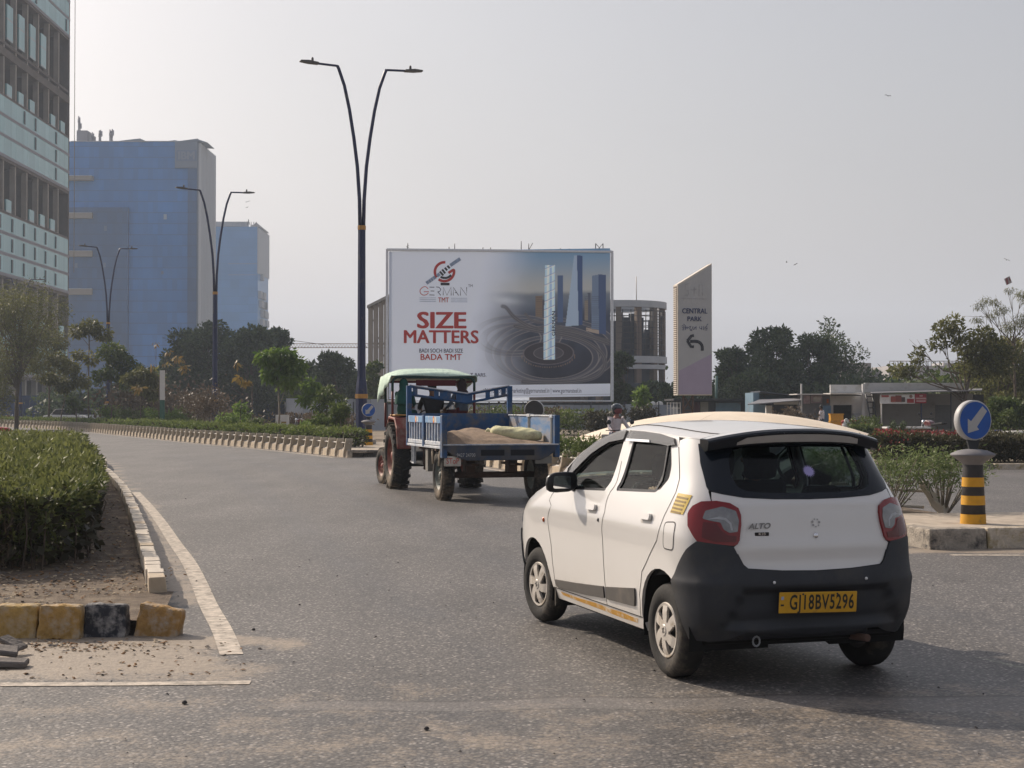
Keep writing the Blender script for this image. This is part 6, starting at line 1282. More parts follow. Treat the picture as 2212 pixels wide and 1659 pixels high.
for i in range(nu + 1):
    t = i / nu; u = -.03 + 1.42 * t; drop = .0 + .10 * max(0, (t - .75) / .25) ** 2 ; hw_ = .86
    for k in range(nv + 1):
        q = -1 + 2 * k / nv; a = abs(q); sk_d = .34 if q > 0 else .12; ed = .12 + .30 * min(1, t * 1.3)
        if a < .80: y = q / .80 * hw_; z = 2.235 + .15 * math.sin(math.pi * min(1, max(0, t))) ** .6 * (1 - (a / .8) ** 4) ; z -= .015 * math.sin(7 * t) * a
        else: f = (a - .8) / .2; y = math.copysign(hw_ + .035 * math.sin(f * 2) + .02 * math.sin(u * 14) * f, q); z = 2.235 - f * ed * (1 if q > 0 else .6) - .02 * math.sin(u * 9)
        z += .008 * math.sin(u * 23 + y * 5) - drop; V.append((u, y, z))
F = [(i * (nv + 1) + k, (i + 1) * (nv + 1) + k, (i + 1) * (nv + 1) + k + 1, i * (nv + 1) + k + 1) for i in range(nu) for k in range(nv)]
m = MB(); m.add(V, F, smooth=True); cn = m.build('canopy', can_m, TRA); md = cn.modifiers.new('t', 'SOLIDIFY'); md.thickness = .012
m = MB(); m.box((.05, -.80, 2.10), (.95, .80, 2.13)); m.box((.0, -.45, 2.03), (.05, .35, 2.15)); m.build('canopy_lining', mat('maroon_lining', (.09, .015, .02), .9), TRA)
m = MB(); m.tube([(-.3, 0, .55), (-.6, 0, .60), (-.75, 0, .62)], .03, 6)
for s in (1, -1): m.tube([(-.2, s * .25, .60), (-.65, s * .30, .42)], .022, 6); m.tube([(-.3, s * .28, .9), (-.62, s * .30, .45)], .012, 5); m.lathe([(0, -.03), (.035, -.02), (.035, .02), (0, .03)], 8, T(-.65, s * .30, .42))
m.build('linkage', rust_metal, TRA)
for s in (1,):
    m = MB(); m.lathe([(0, .05), (.05, .045), (.065, 0), (0, -.02)], 12, Matrix.Translation((.62, s * .62, 1.42)) @ Matrix.Rotation(math.pi / 2, 4, 'Y')); m.build('work_lamp', cream_paint, TRA)
def on_tractor(label, u, v, z, yaw, cols, J, hair=True): p = Tm @ Vector((u, v, z)); return person(label, p, TRA.rotation_euler[2] + yaw, J, cols, hair)
on_tractor('tractor driver in black with a red cloth at the waist', .06, 0, 1.24, 0, [c_black, c_red, skin_m, shoe], sit(.12, {'L': (.50, .17, .34), 'R': (.50, -.17, .34)}))
jl = sit(.05, {'L': (.40, .12, .25), 'R': (.40, -.12, .25)}); p_l = on_tractor('passenger in teal green clothes and veil on the left tractor fender', .05, .60, 1.42, -.5, [c_green, c_green, skin_m, shoe], jl, False); p_l.scale = (.84,) * 3
m = MB(); m.lathe([(.21, .30), (.20, .46), (.16, .56), (.10, .64), (.108, .74), (.098, .83), (.06, .89), (0, .905)], 16, T(.01, 0, 0)); m.build('veil', c_green, p_l)
jr = sit(.1, {'L': (.35, .2, .2), 'R': (.30, -.2, .3)}); p_r = on_tractor('passenger in maroon and slate clothes on the right tractor fender', .05, -.60, 1.42, .6, [c_slate, c_maroon, skin_m, shoe], jr, False); p_r.scale = (.84,) * 3
m = MB(); m.lathe([(.22, .40), (.20, .50), (.15, .58), (.10, .65), (.108, .74), (.098, .83), (.06, .89), (0, .905)], 16, T(.01, 0, 0)); m.build('shawl', cloth('dark_shawl', (.03, .018, .02)), p_r)

# ================================================================== motorcycles and the rider
def motorcycle(label, loc, rz, col=None, first=[None]):
    if first[0] is not None:
        n = copy_tree(first[0]); n.location = loc; n.rotation_euler[2] = rz; n['label'] = label; return n
    t = thing('motorcycle', label, 'motorcycle', loc, rz, 'parked and ridden motorcycles')
    for u in (-.62, .64):
        wt = empty('wheel', (u, 0, .30), 0, t); m = MB(); m.lathe([(.23, -.035), (.28, -.045), (.30, -.02), (.30, .02), (.28, .045), (.23, .035)], 28, axis='y'); m.build('tyre', rubber, wt)
        m = MB(); m.lathe([(.23, -.02), (.23, .02), (.215, .02), (.215, -.02), (.23, -.02)], 28, axis='y'); m.lathe([(0, -.05), (.04, -.05), (.04, .05), (0, .05)], 10, axis='y')
        for k in range(10): a = k * math.pi / 5; m.tube([(0, 0, 0), (.22 * math.cos(a), 0, .22 * math.sin(a))], .005, 4)
        m.build('rim', grey_metal, wt)
    m = MB(); m.prism([(-.15, .72), (.30, .74), (.36, .88), (.22, .98), (-.05, .92)], -.13, .13); m.build('fuel_tank', mat('tank_maroon', (.10, .012, .015), .3, coat=1), t, bevel=.05, seg=2)
    m = MB(); m.prism([(-.78, .80), (-.12, .74), (-.10, .82), (-.40, .86), (-.80, .90)], -.13, .13); m.build('saddle', inner_m, t, bevel=.03, seg=2)
    m = MB(); m.box((-.15, -.14, .28), (.25, .14, .62)); m.tube([(-.62, 0, .30), (-.1, 0, .40), (.25, 0, .62), (.38, 0, .85)], .03, 6); m.tube([(-.6, .14, .32), (.1, .16, .30)], .04, 8); m.build('engine', dark_metal, t, bevel=.01)
    m = MB(); m.tube([(.64, .08, .30), (.42, .08, .95)], .022, 6); m.tube([(.64, -.08, .30), (.42, -.08, .95)], .022, 6); m.build('fork', grey_metal, t)
    m = MB(); m.tube([(.28, .36, 1.02), (.40, .12, 1.02), (.40, -.12, 1.02), (.28, -.36, 1.02)], .015, 6); m.build('handlebar', dark_metal, t)
    for s in (1, -1): m = MB(); m.tube([(.36, s * .20, 1.02), (.38, s * .30, 1.20)], .007, 5); m.lathe([(0, .012), (.055, .010), (.062, 0), (.05, -.012), (0, -.02)], 14, Matrix.Translation((.38, s * .31, 1.23)) @ Matrix.Rotation(-math.pi / 2, 4, 'Y')); m.build('mirror', dark_metal, t)
    m = MB(); m.lathe([(0, .04), (.07, .035), (.085, 0), (.06, -.08), (0, -.10)], 16, Matrix.Translation((.50, 0, .90)) @ Matrix.Rotation(math.pi / 2, 4, 'Y')); m.build('headlight', chrome, t)
    m = MB(); m.lathe([(.31, -.05), (.33, 0), (.31, .05)], 20, T(.64, 0, .30), axis='y'); m.build('mudguard', MATS['tank_maroon'], t); first[0] = t; return t
rx_, ry_ = 2.66, 38.0; ra_ = math.atan2(-.965, .26)
motorcycle('motorcycle ridden towards the view behind the white hatchback', (rx_, ry_, 0), ra_)
j = sit(.12, {'L': (.36, .30, .26), 'R': (.36, -.30, .26)}, {'L': (.12, .20, -.42), 'R': (.12, -.20, -.42)})
rd_ = person('helmeted motorcyclist in a pale pink shirt riding behind the white car', (rx_ + .05 * math.cos(ra_) * -1, ry_ + .2, .76), ra_ + .25, j, [c_white, c_blue, mat('rose_skin', (.30, .15, .13), .6), shoe], False)
hm = mat('helmet_black', (.015, .03, .035), .12, n_amt=.05, coat=1.0); m = MB(); m.lathe([(.118, -.10), (.138, -.03), (.142, .05), (.125, .11), (.075, .155), (0, .17)], 24, T(.10, 0, .78)); hel = m.build('helmet', hm, rd_)
# face opening: a visor piece and a scarf seen in the gap
m = MB(); m.lathe([(.10, -.085), (.128, -.02), (.12, .045)], 24, T(.128, 0, .77)); m.build('scarf', mat('rose_scarf', (.20, .07, .075), .9), hel)
m = MB(); m.lathe([(.146, .03), (.150, .075), (.135, .12)], 24, T(.102, 0, .78)); m.build('visor', mat('visor_dark', (.02, .03, .05), .05, coat=1), hel)
motorcycle('parked motorcycle beside the white cabinet behind the median hedge', (X_(655, 84), 84, 0), 2.6)
motorcycle('parked motorcycle at the right end of the median scrub', (X_(560, 88), 88, 0), 2.9)
motorcycle('distant motorcycle at the left frame edge beyond the fin fence', (X_(14, 128), 128, 0), .4)
motorcycle('parked motorcycle behind the dark hedge left of the blue sign', (X_(2012, 60), 60, .12), 2.0)
# ================================================================== billboard
BW, BH = 16.9, 11.33
BB = thing('billboard', 'huge billboard reading SIZE MATTERS on a lattice of steel columns', 'billboard', (-9.30, 110.0, 0), math.atan2(1.4, 16.88))
BZ = 2.09
def bx(px, py):
    t = (px - 190) / 1765.; yt = 85 + .0226 * (px - 190); yb = 1275 + .0142 * (px - 188); return t * BW, BZ + BH * (1 - (py - yt) / (yb - yt))
board_m = mat('board_white', (.74, .76, .80), .6, n_scale=.5, n_amt=.03)
for k in (0, 10): m = MB(); m.box((BW * k / 10 - .05, .10, BZ), (BW * k / 10 + .05, .30, BZ + BH)); m.build('back_strut', mat('board_back', (.25, .26, .28), .6), BB)
for k in (0, 6): m = MB(); m.box((0, .04, BZ + BH * k / 6 - .04), (BW, .095, BZ + BH * k / 6 + .04)); m.build('back_rail', MATS['board_back'], BB)
m = MB(); m.box((-.10, -.14, BZ - .05), (BW + .10, .0, BZ + .05)); m.box((-.10, -.14, BZ + BH - .16), (BW + .10, .0, BZ + BH)); m.box((-.10, -.14, BZ + .05), (.10, .0, BZ + BH - .16)); m.box((BW - .12, -.14, BZ + .05), (BW + .10, .0, BZ + BH - .16)); m.build('frame', mat('board_frame', (.68, .70, .74), .5), BB, bevel=.03)
# the printed picture, painted into point colours of a fine grid
def paint_print():
    nx, nz = 440, 300; X, Y = np.meshgrid(np.linspace(205, 1940, nx), np.linspace(105, 1262, nz))     # in view pixels of the board
    def C(r, g, b): return np.array(lin(r, g, b)) / lin(178, 182, 190)[1] * .80
    img = np.empty((nz, nx, 3)); img[:] = C(174, 182, 198); g = np.random.default_rng(2)
    def ss(a, b, x): t = np.clip((x - a) / (b - a), 0, 1); return t * t * (3 - 2 * t)
    def blend(col, a): 
        a = np.clip(a, 0, 1)[..., None]; img[:] = img * (1 - a) + np.asarray(col) * a
    def fbm(sc, seed):
        r = np.random.default_rng(seed); o = 0
        for k in range(4):
            n = int(6 * 2 ** k / sc); G_ = r.random((n + 3, int(n * 1.6) + 3)); u = X / 1950 * n * 1.5; v = Y / 1300 * n; i = v.astype(int); j = u.astype(int); fu, fv = u - j, v - i; fu = fu * fu * (3 - 2 * fu); fv = fv * fv * (3 - 2 * fv)
            o = o + (G_[i, j] * (1 - fu) * (1 - fv) + G_[i, j + 1] * fu * (1 - fv) + G_[i + 1, j] * (1 - fu) * fv + G_[i + 1, j + 1] * fu * fv) / 2 ** k
        return o / 1.875
    N1 = fbm(1, 1); N2 = fbm(.5, 4)
    pic = ss(840, 1330, X + 120 * (N1 - .5) - .18 * np.abs(Y - 760) + 40) * (Y < 1165)
    skyc = C(92, 122, 152)[None, None] * (1 - ss(120, 430, Y))[..., None] + C(138, 142, 144)[None, None] * ss(120, 430, Y)[..., None]
    city = C(50, 58, 74)[None, None] * (1 - ss(450, 1100, Y))[..., None] + C(32, 35, 48)[None, None] * ss(450, 1100, Y)[..., None]; city = city * (.6 + .9 * N2)[..., None]
    hz_ = ss(425, 475, Y + 20 * (N2 - .5)); full = skyc * (1 - hz_[..., None]) + city * hz_[..., None]; full = full * (1 - (.42 * (hz_ * (1 - ss(450, 640, Y))))[..., None]) + C(120, 130, 140) * (.42 * (hz_ * (1 - ss(450, 640, Y))))[..., None]
    img[:] = img * (1 - pic[..., None]) + full * pic[..., None]
    # misty river at the left
    blend(C(165, 172, 182), .7 * np.exp(-((X - 1090) / 110) ** 2 - ((Y - 500 - .12 * (X - 1090)) / 26) ** 2))
    def road(pts, w_, col, a=.9, fade=0):
        P_ = smooth_line(pts, 12); d = np.full(X.shape, 1e9)
        for p, q in zip(P_[:-1], P_[1:]):
            v = q - p; t = np.clip(((X - p[0]) * v[0] + (Y - p[1]) * v[1]) / (v @ v + 1e-9), 0, 1); d = np.minimum(d, np.hypot(X - p[0] - t * v[0], Y - p[1] - t * v[1]))
        blend(col, a * ss(w_ + 3, w_ - 3, d) * (.08 + .92 * pic)); return d
    for rx, ry, cx, cy in ((500, 250, 1480, 905), (420, 215, 1470, 930), (345, 170, 1480, 960), (330, 150, 1200, 780), (240, 110, 1180, 800)):
        e = np.abs(np.hypot((X - cx) / rx, (Y - cy) / ry) - 1) * min(rx, ry); blend(C(70, 72, 82), .55 * ss(15, 9, e) * pic * (Y < 1160)); blend(C(120, 116, 116), .6 * ss(3.5, 1, np.abs(e - 12)) * pic * (Y < 1160))
    RD = [([(1090, 548), (1120, 560), (1190, 640), (1330, 720), (1500, 735), (1700, 775), (1930, 850)], 16), ([(1190, 705), (1400, 750), (1600, 785), (1770, 845), (1880, 940), (1890, 1040), (1790, 1120), (1500, 1152), (1250, 1140)], 17), ([(1270, 610), (1330, 665), (1500, 705), (1930, 828)], 11)]
    for pts, w_ in RD: road(pts, w_, C(80, 79, 84)); road(pts, w_ * .6, C(50, 52, 62), .85); road(pts, w_ * .12, C(122, 118, 118), .6)
    for rx, ry, c, a in ((202, 92, C(84, 80, 86), .95), (192, 86, C(38, 36, 44), .95), (120, 52, C(90, 88, 94), .9), (113, 48, C(52, 50, 58), .95)):
        e = np.hypot((X - 1452) / rx, (Y - 918) / ry); blend(c, a * ss(1.02, .985, e))
    e = np.hypot((X - 1452) / 200, (Y - 935) / 92); blend(C(120, 100, 80), .5 * (np.abs(e - 1.03) < .045) * (Y > 930) * (np.sin(X * .35) > 0))
    def poly(pts, col, a=1.0, grad=None):
        s = np.ones(X.shape, bool); n = len(pts)
        for i in range(n):
            (x0, y0), (x1, y1) = pts[i], pts[(i + 1) % n]; s &= ((x1 - x0) * (Y - y0) - (y1 - y0) * (X - x0)) >= 0
        blend(col, a * s)
    for pts, c in [([(1350, 472), (1405, 468), (1405, 640), (1350, 632)], C(96, 84, 74)), ([(1405, 500), (1420, 500), (1420, 650), (1405, 640)], C(60, 62, 72)), ([(1522, 310), (1567, 312), (1567, 680), (1522, 680)], C(58, 76, 108)), ([(1655, 158), (1676, 155), (1690, 705), (1585, 712)], C(128, 146, 168)), ([(1676, 155), (1722, 162), (1722, 700), (1690, 705)], C(42, 62, 100)), ([(1735, 512), (1765, 505), (1765, 670), (1735, 665)], C(104, 98, 92)), ([(1762, 450), (1785, 450), (1785, 675), (1765, 672)], C(60, 66, 82)), ([(1797, 318), (1845, 310), (1852, 770), (1790, 740)], C(84, 100, 124)), ([(1845, 308), (1908, 312), (1905, 780), (1852, 770)], C(50, 66, 98)), ([(1750, 722), (1850, 745), (1850, 775), (1750, 750)], C(130, 120, 112))]: poly(pts, c)
    for x0, x1 in ((1350, 1405), (1735, 1765), (1797, 1850)): blend(C(50, 50, 58), .35 * ((X > x0) & (X < x1) & (Y > 470) & (Y < 740) & (np.sin(Y * .42) > .3)))
    # the ribbed steel bar standing like a tower
    xl = 1424 - (Y - 230) * .018; xr = 1505; inb = (X > xl) & (X < xr) & (Y > 232) & (Y < 968); blend(C(150, 176, 205), 1.0 * inb); blend(C(205, 218, 232), .8 * inb * np.exp(-((X - xl - 26) / 9) ** 2)); blend(C(205, 218, 232), .6 * inb * np.exp(-((X - 1487) / 6) ** 2)); blend(C(92, 120, 160), .55 * inb * np.exp(-((X - 1470) / 6) ** 2) )
    ph = ((Y + .42 * (X - xl)) % 64); blend(C(80, 108, 150), .75 * inb * (ph < 6)); blend(C(225, 233, 242), .6 * inb * ((ph > 7) & (ph < 12)))
    blend(C(176, 183, 198), 1.0 * (Y > 1168)); blend(C(120, 126, 138), .8 * ((Y > 1244) & (Y < 1250)))
    V = np.zeros((nz, nx, 3)); 
    for i in range(nz):
        for j in (0,):
            pass
    t = (X - 190) / 1765.; yt = 85 + .0226 * (X - 190); yb = 1275 + .0142 * (X - 188); V[..., 0] = t * BW; V[..., 2] = BZ + BH * (1 - (Y - yt) / (yb - yt)); V[..., 1] = -.02
    idx = np.arange(nx * nz).reshape(nz, nx); F = np.stack([idx[:-1, :-1], idx[1:, :-1], idx[1:, 1:], idx[:-1, 1:]], -1).reshape(-1, 4)
    me = bpy.data.meshes.new('print'); me.vertices.add(nx * nz); me.vertices.foreach_set('co', V.astype('f').ravel()); me.loops.add(F.size); me.loops.foreach_set('vertex_index', F.astype('i').ravel()); me.polygons.add(len(F)); me.polygons.foreach_set('loop_start', np.arange(0, F.size, 4, dtype='i')); me.update(calc_edges=True)
    a = me.attributes.new('ink', 'FLOAT_COLOR', 'POINT'); a.data.foreach_set('color', np.concatenate([np.clip(img, 0, .95), np.ones((nz, nx, 1))], -1).astype('f').ravel())
    mm = bpy.data.materials.new('print_ink'); mm.use_nodes = True; N = mm.node_tree.nodes; at = N.new('ShaderNodeAttribute'); at.attribute_name = 'ink'; mm.node_tree.links.new(at.outputs['Color'], N['Principled BSDF'].inputs['Base Color']); N['Principled BSDF'].inputs['Roughness'].default_value = .6
    tr = N.new('ShaderNodeBsdfTranslucent'); mm.node_tree.links.new(at.outputs['Color'], tr.inputs[0]); ms = N.new('ShaderNodeMixShader'); ms.inputs[0].default_value = .17; mm.node_tree.links.new(N['Principled BSDF'].outputs[0], ms.inputs[1]); mm.node_tree.links.new(tr.outputs[0], ms.inputs[2]); mm.node_tree.links.new(ms.outputs[0], N['Material Output'].inputs[0])
    return mesh_obj('print', me, mm, BB)
paint_print()
ink_red = mat('ink_red', (.52, .035, .03), .6, n_amt=.03); ink_navy = mat('ink_navy', (.03, .045, .13), .6, n_amt=.03); ink_dark = mat('ink_dark', (.022, .026, .04), .6); ink_steel = mat('ink_steel', (.26, .34, .50), .6, n_scale=3, n_amt=.3); ink_pale = mat('ink_pale', (.66, .69, .74), .6)
def fit_text(s, x0, y0, x1, y1, m_, bold=.0, parent=BB, dy=-.045, shear=0, conv_=bx, align=None):
    a = conv_(x0, y1); b = conv_(x1, y0); me = text_mesh(s, 1.0, 0, shear=shear)
    if bold > .015:
        bm = bmesh.new()
        for q, (ox, oz) in enumerate(((0, 0), (1, 0), (-1, 0), (.6, .7), (-.6, -.7), (.6, -.7), (-.6, .7))):
            m2 = me.copy(); m2.transform(Matrix.Translation((ox * bold * .8, q * .0011, oz * bold * .5))); bm.from_mesh(m2); bpy.data.meshes.remove(m2)
        bm.to_mesh(me); bm.free()
    st_ = np.empty(len(me.vertices) * 3, 'f'); me.vertices.foreach_get('co', st_); yy_ = st_.reshape(-1, 3)[:, 1].copy(); n = len(me.vertices); co = np.empty(n * 3, 'f'); me.vertices.foreach_get('co', co); co = co.reshape(-1, 3); lo, hi = co.min(0), co.max(0)
    co[:, 0] = a[0] + (co[:, 0] - lo[0]) / (hi[0] - lo[0]) * (b[0] - a[0]); co[:, 2] = a[1] + (co[:, 2] - lo[2]) / (hi[2] - lo[2]) * (b[1] - a[1]); co[:, 1] = dy - yy_ * 3; me.vertices.foreach_set('co', co.ravel()); me.update(); return mesh_obj('lettering', me, m_, parent)
def stroke(pts, w_, m_, name='print', parent=BB, dy=-.05, conv_=bx, sm=False, closed=False):
    """flat painted line through view points of the board"""
    P_ = np.array([conv_(*p) for p in pts]); P_ = smooth_line(P_, .06) if sm else P_; d = np.gradient(P_, axis=0); d /= np.linalg.norm(d, axis=1)[:, None] + 1e-9; n = np.c_[-d[:, 1], d[:, 0]] * w_ / 2
    vs = [(x, dy, z) for x, z in P_ + n] + [(x, dy, z) for x, z in P_ - n]; k = len(P_); me = bpy.data.meshes.new(name); me.from_pydata(vs, [], [(i, i + 1, k + i + 1, k + i) for i in range(k - 1)]); return mesh_obj(name, me, m_, parent)
u_ = BW / 1765.
fit_text('SIZE', 422, 588, 808, 712, ink_red, .045); fit_text('MATTERS', 320, 733, 903, 826, ink_red, .04)
fit_text('BADI SOCH BADI SIZE', 440, 875, 780, 901, ink_navy, .018); fit_text('BADA TMT', 450, 917, 770, 958, ink_red, .022); fit_text('T BARS.', 838, 1068, 963, 1094, ink_navy, .018)
fit_text('+91 91336 50048 | marketing@germansteel.in | www.germansteel.in', 935, 1196, 1710, 1232, ink_navy, .012)
tv = fit_text('GERMAN', 0, 0, 195, 26, ink_navy, .03, conv_=lambda a, b: (a * u_, -b * u_)); tv.rotation_euler = (0, -math.pi / 2, 0); c_ = bx(1478, 785); tv.location = (c_[0] , -.01, c_[1])
# logo: an open ring, a fist and a steel bar
L2 = lambda x, y: bx((1660 + x * .14465 - 1450) / .51234, (1020 + y * .14465 - 950) / .51234); us_ = u_ * .14465 / .51234
stroke([(300, 790), (560, 610)], 95 * us_, ink_steel, conv_=L2); stroke([(960, 305), (1235, 120)], 95 * us_, ink_steel, conv_=L2); stroke([(590, 590), (670, 535)], 95 * us_, ink_steel, conv_=L2, dy=-.055)
for f in (.2, .45, .7): stroke([(345 + 240 * f, 830 - 165 * f), (300 + 240 * f, 745 - 165 * f)], 12 * us_, ink_pale, conv_=L2, dy=-.056)
arc = [(800 + 265 * math.cos(R(a)), 475 + 262 * math.sin(R(a))) for a in np.linspace(-85, -215, 30)] ; stroke(arc, 72 * us_, ink_red, conv_=L2)
arc = [(800 + 265 * math.cos(R(a)), 475 + 262 * math.sin(R(a))) for a in np.linspace(128, -8, 34)]; stroke(arc + [(1060, 430), (1035, 432), (910, 512)], 72 * us_, ink_red, conv_=L2)
for a, b in (((672, 465), (768, 580)), ((735, 410), (820, 525)), ((808, 365), (875, 440)), ((880, 310), (945, 385))): stroke([a, ((a[0] + b[0]) / 2, (a[1] + b[1]) / 2), b], 56 * us_, ink_dark, conv_=L2, dy=-.058)
stroke([(690, 620), (770, 645), (850, 650), (920, 625), (985, 570)], 62 * us_, ink_dark, conv_=L2, dy=-.057); stroke([(695, 815), (940, 820)], 72 * us_, ink_dark, conv_=L2, dy=-.045)
th = 19 * us_
stroke([(350, 945), (300, 895), (235, 885), (160, 930), (125, 1000), (150, 1075), (220, 1115), (300, 1105), (355, 1060)], th, ink_red, conv_=L2, sm=True); stroke([(230, 1022), (372, 1025)], th, ink_red, conv_=L2)
for p in ([(385, 898), (522, 902)], [(415, 1005), (520, 1008)], [(385, 1112), (525, 1120)], [(570, 895), (650, 905), (700, 960), (670, 1020), (612, 1028)], [(612, 1028), (700, 1130)], [(765, 1130), (770, 905), (868, 1130), (985, 905), (985, 1135)], [(1042, 1135), (1045, 912), (1190, 1140)], [(1090, 1055), (1140, 1065)], [(1240, 1140), (1248, 912), (1412, 1140), (1414, 912)]): stroke(p, th, ink_navy, conv_=L2)
fit_text('TM', 1455, 840, 1580, 912, ink_navy, .0, conv_=L2); fit_text('TMT', 625, 1192, 922, 1320, ink_red, .02, conv_=L2)
for k in range(3): stroke([(112, 1192 + 50 * k), (565, 1198 + 50 * k)], 12 * us_, ink_steel, conv_=L2); stroke([(980, 1212 + 50 * k), (1430, 1220 + 50 * k)], 12 * us_, ink_steel, conv_=L2)
def lattice(m, x0, x1, y, z0, z1, step, r=.05, horiz=False):
    if horiz: a = [(z0, x0), (z0, x1)]
    m.tube([(x0, y, z0), (x0, y, z1)], r, 4, smooth=False); m.tube([(x1, y, z0), (x1, y, z1)], r, 4, smooth=False); n = max(1, int((z1 - z0) / step)); 
    for i in range(n): za, zb = z0 + (z1 - z0) * i / n, z0 + (z1 - z0) * (i + 1) / n; m.tube([(x0, y, za), (x1, y, zb)], r * .6, 4, smooth=False); m.tube([(x1, y, za), (x0, y, zb)], r * .6, 4, smooth=False); m.tube([(x0, y, za), (x1, y, za)], r * .6, 4, smooth=False)
for px in (300, 560, 830, 1090, 1320, 1550, 1700, 1832): x, _ = bx(px, 600); m = MB(); lattice(m, x - .28, x + .28, .2, -.1, BZ, .6, .06); m.build('lattice_column', rust_metal, BB)
m = MB(); m.box((0, .1, BZ - .32), (BW, .25, BZ - .12)); m.box((0, .1, 1.05), (BW, .22, 1.15)); m.build('beam', dark_metal, BB)
for px, h in ((350, .45), (672, .2), (716, .45), (937, .18), (997, .18), (1238, .68), (1297, .5), (1548, .18), (1607, .15)):
    x, z = bx(px, 85 + .0226 * (px - 190)); m = MB(); m.tube([(x, .1, z - .1), (x + (.0 if px != 1607 else .1), .1, z + h)], .03, 4); 
    if px == 350: m.tube([(x - .12, .1, z + .2), (x + .08, .1, z + .26)], .02, 4); m.tube([(x - .1, .1, z + .1), (x + .08, .1, z + .13)], .02, 4)
    if px == 1297: m.tube([(x, .1, z), (x + .3, .1, z + .55)], .025, 4)
    m.build('rod', dark_metal, BB)
x, z = bx(1856, 122); m = MB(); lattice(m, x - .28, x + .28, .1, z - .1, z + .55, .5, .035); m.build('lattice_stub', dark_metal, BB)

# grey sheet fence in front of the site
FN = thing('sheet_fence', 'long grey metal sheet fence behind the trees and billboard posts', 'fence'); sheet_m = mat('fence_sheet', (.30, .33, .38), .55, .1, n_scale=.8, n_amt=.10, dirt=(.22, .21, .20), dirt_amt=.25, dirt_scale=1.2); sheet_m2 = mat('fence_sheet_pale', (.38, .41, .46), .55, .1, n_scale=.8, n_amt=.10)
x = X_(618, 103); i = 0
pm = MB(); pm.box((0, 0, 0), (1.16, .05, 2.1)); 
for k in range(7): pm.box((.06 + .16 * k, -.02, 0), (.10 + .16 * k, 0, 2.1))
pme = pm.build('panel', sheet_m, None); sheet_me = pme.data; bpy.data.objects.remove(pme)
while x < X_(1660, 96):
    o = place('panel', sheet_me, sheet_m if (i * 7) % 5 else sheet_m2, FN, (x, 103 - .004 * i * 60 / 60, 0), 0); o.scale = (1, 1, (1.05 if x < -9 else .86) + random.uniform(-.02, .02)); o.rotation_euler[0] = random.uniform(-.01, .01)
    if i % 2 == 0: m = MB(); m.tube([(x - .02, 102.9, 0), (x - .02, 102.9, 2.0)], .045, 5); m.build('post', dark_metal, FN)
    x += 1.18; i += 1

# ================================================================== pylon sign
PY = thing('pylon_sign', 'tall slanted pylon sign reading CENTRAL PARK with a left arrow', 'sign', (X_(1463.8, 76), 76, 0), -R(6)); PY.rotation_euler[2] = R(10)
pf = mat('pylon_face', (.40, .41, .425), .5, n_scale=1, n_amt=.05); pc = mat('pylon_cream', (.58, .53, .46), .6); plil = mat('pylon_lilac', (.36, .31, .41), .55, n_scale=1, n_amt=.05)
PWd, PZ0, PZL, PZR = 1.84, Z_(853.9, 76), Z_(614, 76), Z_(567, 76)
m = MB(); m.prism([(0, PZ0), (PWd, PZ0), (PWd, PZR), (0, PZL)], 0, .75); m.build('body', pc, PY, bevel=.01)
m = MB(); m.prism([(.05, PZ0 + .05), (PWd - .02, PZ0 + .05), (PWd - .02, PZR - .10), (.05, PZL - .06)], -.012, 0); m.build('face', pf, PY)
PC = lambda x, y: ((x - 955) * PWd / 290, Z_((1000 + y * .4822) / 1.8517, 76))
m = MB(); a, b = PC(0, 1003)[1], PC(0, 860)[1]; m.prism([(.05, PZ0 + .05), (PWd - .02, PZ0 + .05), (PWd - .02, b), (.05, a)], -.018, -.0125); m.build('lilac_panel', plil, PY)
nl_ = 52
for k in range(nl_): z = PZ0 + .12 + (PZL - PZ0 - .25) * k / nl_; m = MB(); m.box((-.03, .14, z), (-.0, .66, z + .055)); m.build('louvre', MATS['pylon_cream'] if True else None, PY)
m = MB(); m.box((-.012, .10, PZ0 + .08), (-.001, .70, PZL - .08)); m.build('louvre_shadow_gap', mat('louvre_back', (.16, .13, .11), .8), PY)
ft = lambda s, x0, y0, x1, y1, m_, b: fit_text(s, x0, y0, x1, y1, m_, b, PY, -.03, 0, PC)
ft('CENTRAL', 993, 482, 1205, 525, ink_navy, .025); ft('PARK', 1037, 550, 1158, 588, ink_navy, .025)
sw = .028
for p in ([(990, 632), (1000, 625), (1010, 632), (1003, 641), (992, 643), (1005, 652), (1008, 662), (992, 662)], [(1010, 645), (1020, 645)], [(1021, 628), (1021, 662)], [(1003, 612), (1012, 620), (1021, 628)], [(1028, 645), (1034, 636), (1040, 645), (1034, 652), (1028, 645)], [(1040, 644), (1052, 643)], [(1052, 636), (1068, 630), (1060, 642), (1055, 652), (1068, 660), (1074, 652)], [(1060, 668), (1070, 662), (1076, 672)], [(1085, 632), (1080, 645), (1086, 657), (1096, 655), (1098, 642), (1092, 640)], [(1098, 645), (1108, 640)], [(1110, 630), (1110, 662)], [(1137, 632), (1138, 645), (1146, 650), (1158, 648)], [(1158, 630), (1158, 662)], [(1174, 630), (1174, 662)], [(1204, 632), (1186, 636), (1188, 645), (1204, 650), (1200, 662), (1184, 660)], [(1180, 646), (1208, 644)], [(1198, 628), (1204, 615), (1212, 610)]): stroke(p, sw, ink_navy, 'lettering', PY, -.03, PC)
stroke([(1162, 834), (1160, 795), (1142, 768), (1112, 757), (1060, 757)], .26 * .62, ink_dark, 'arrow', PY, -.03, PC, True)
stroke([(1092, 708), (1070, 712), (1036, 754)], .15, ink_dark, 'arrow', PY, -.031, PC); stroke([(1036, 752), (1066, 800), (1092, 802)], .15, ink_dark, 'arrow', PY, -.0315, PC)
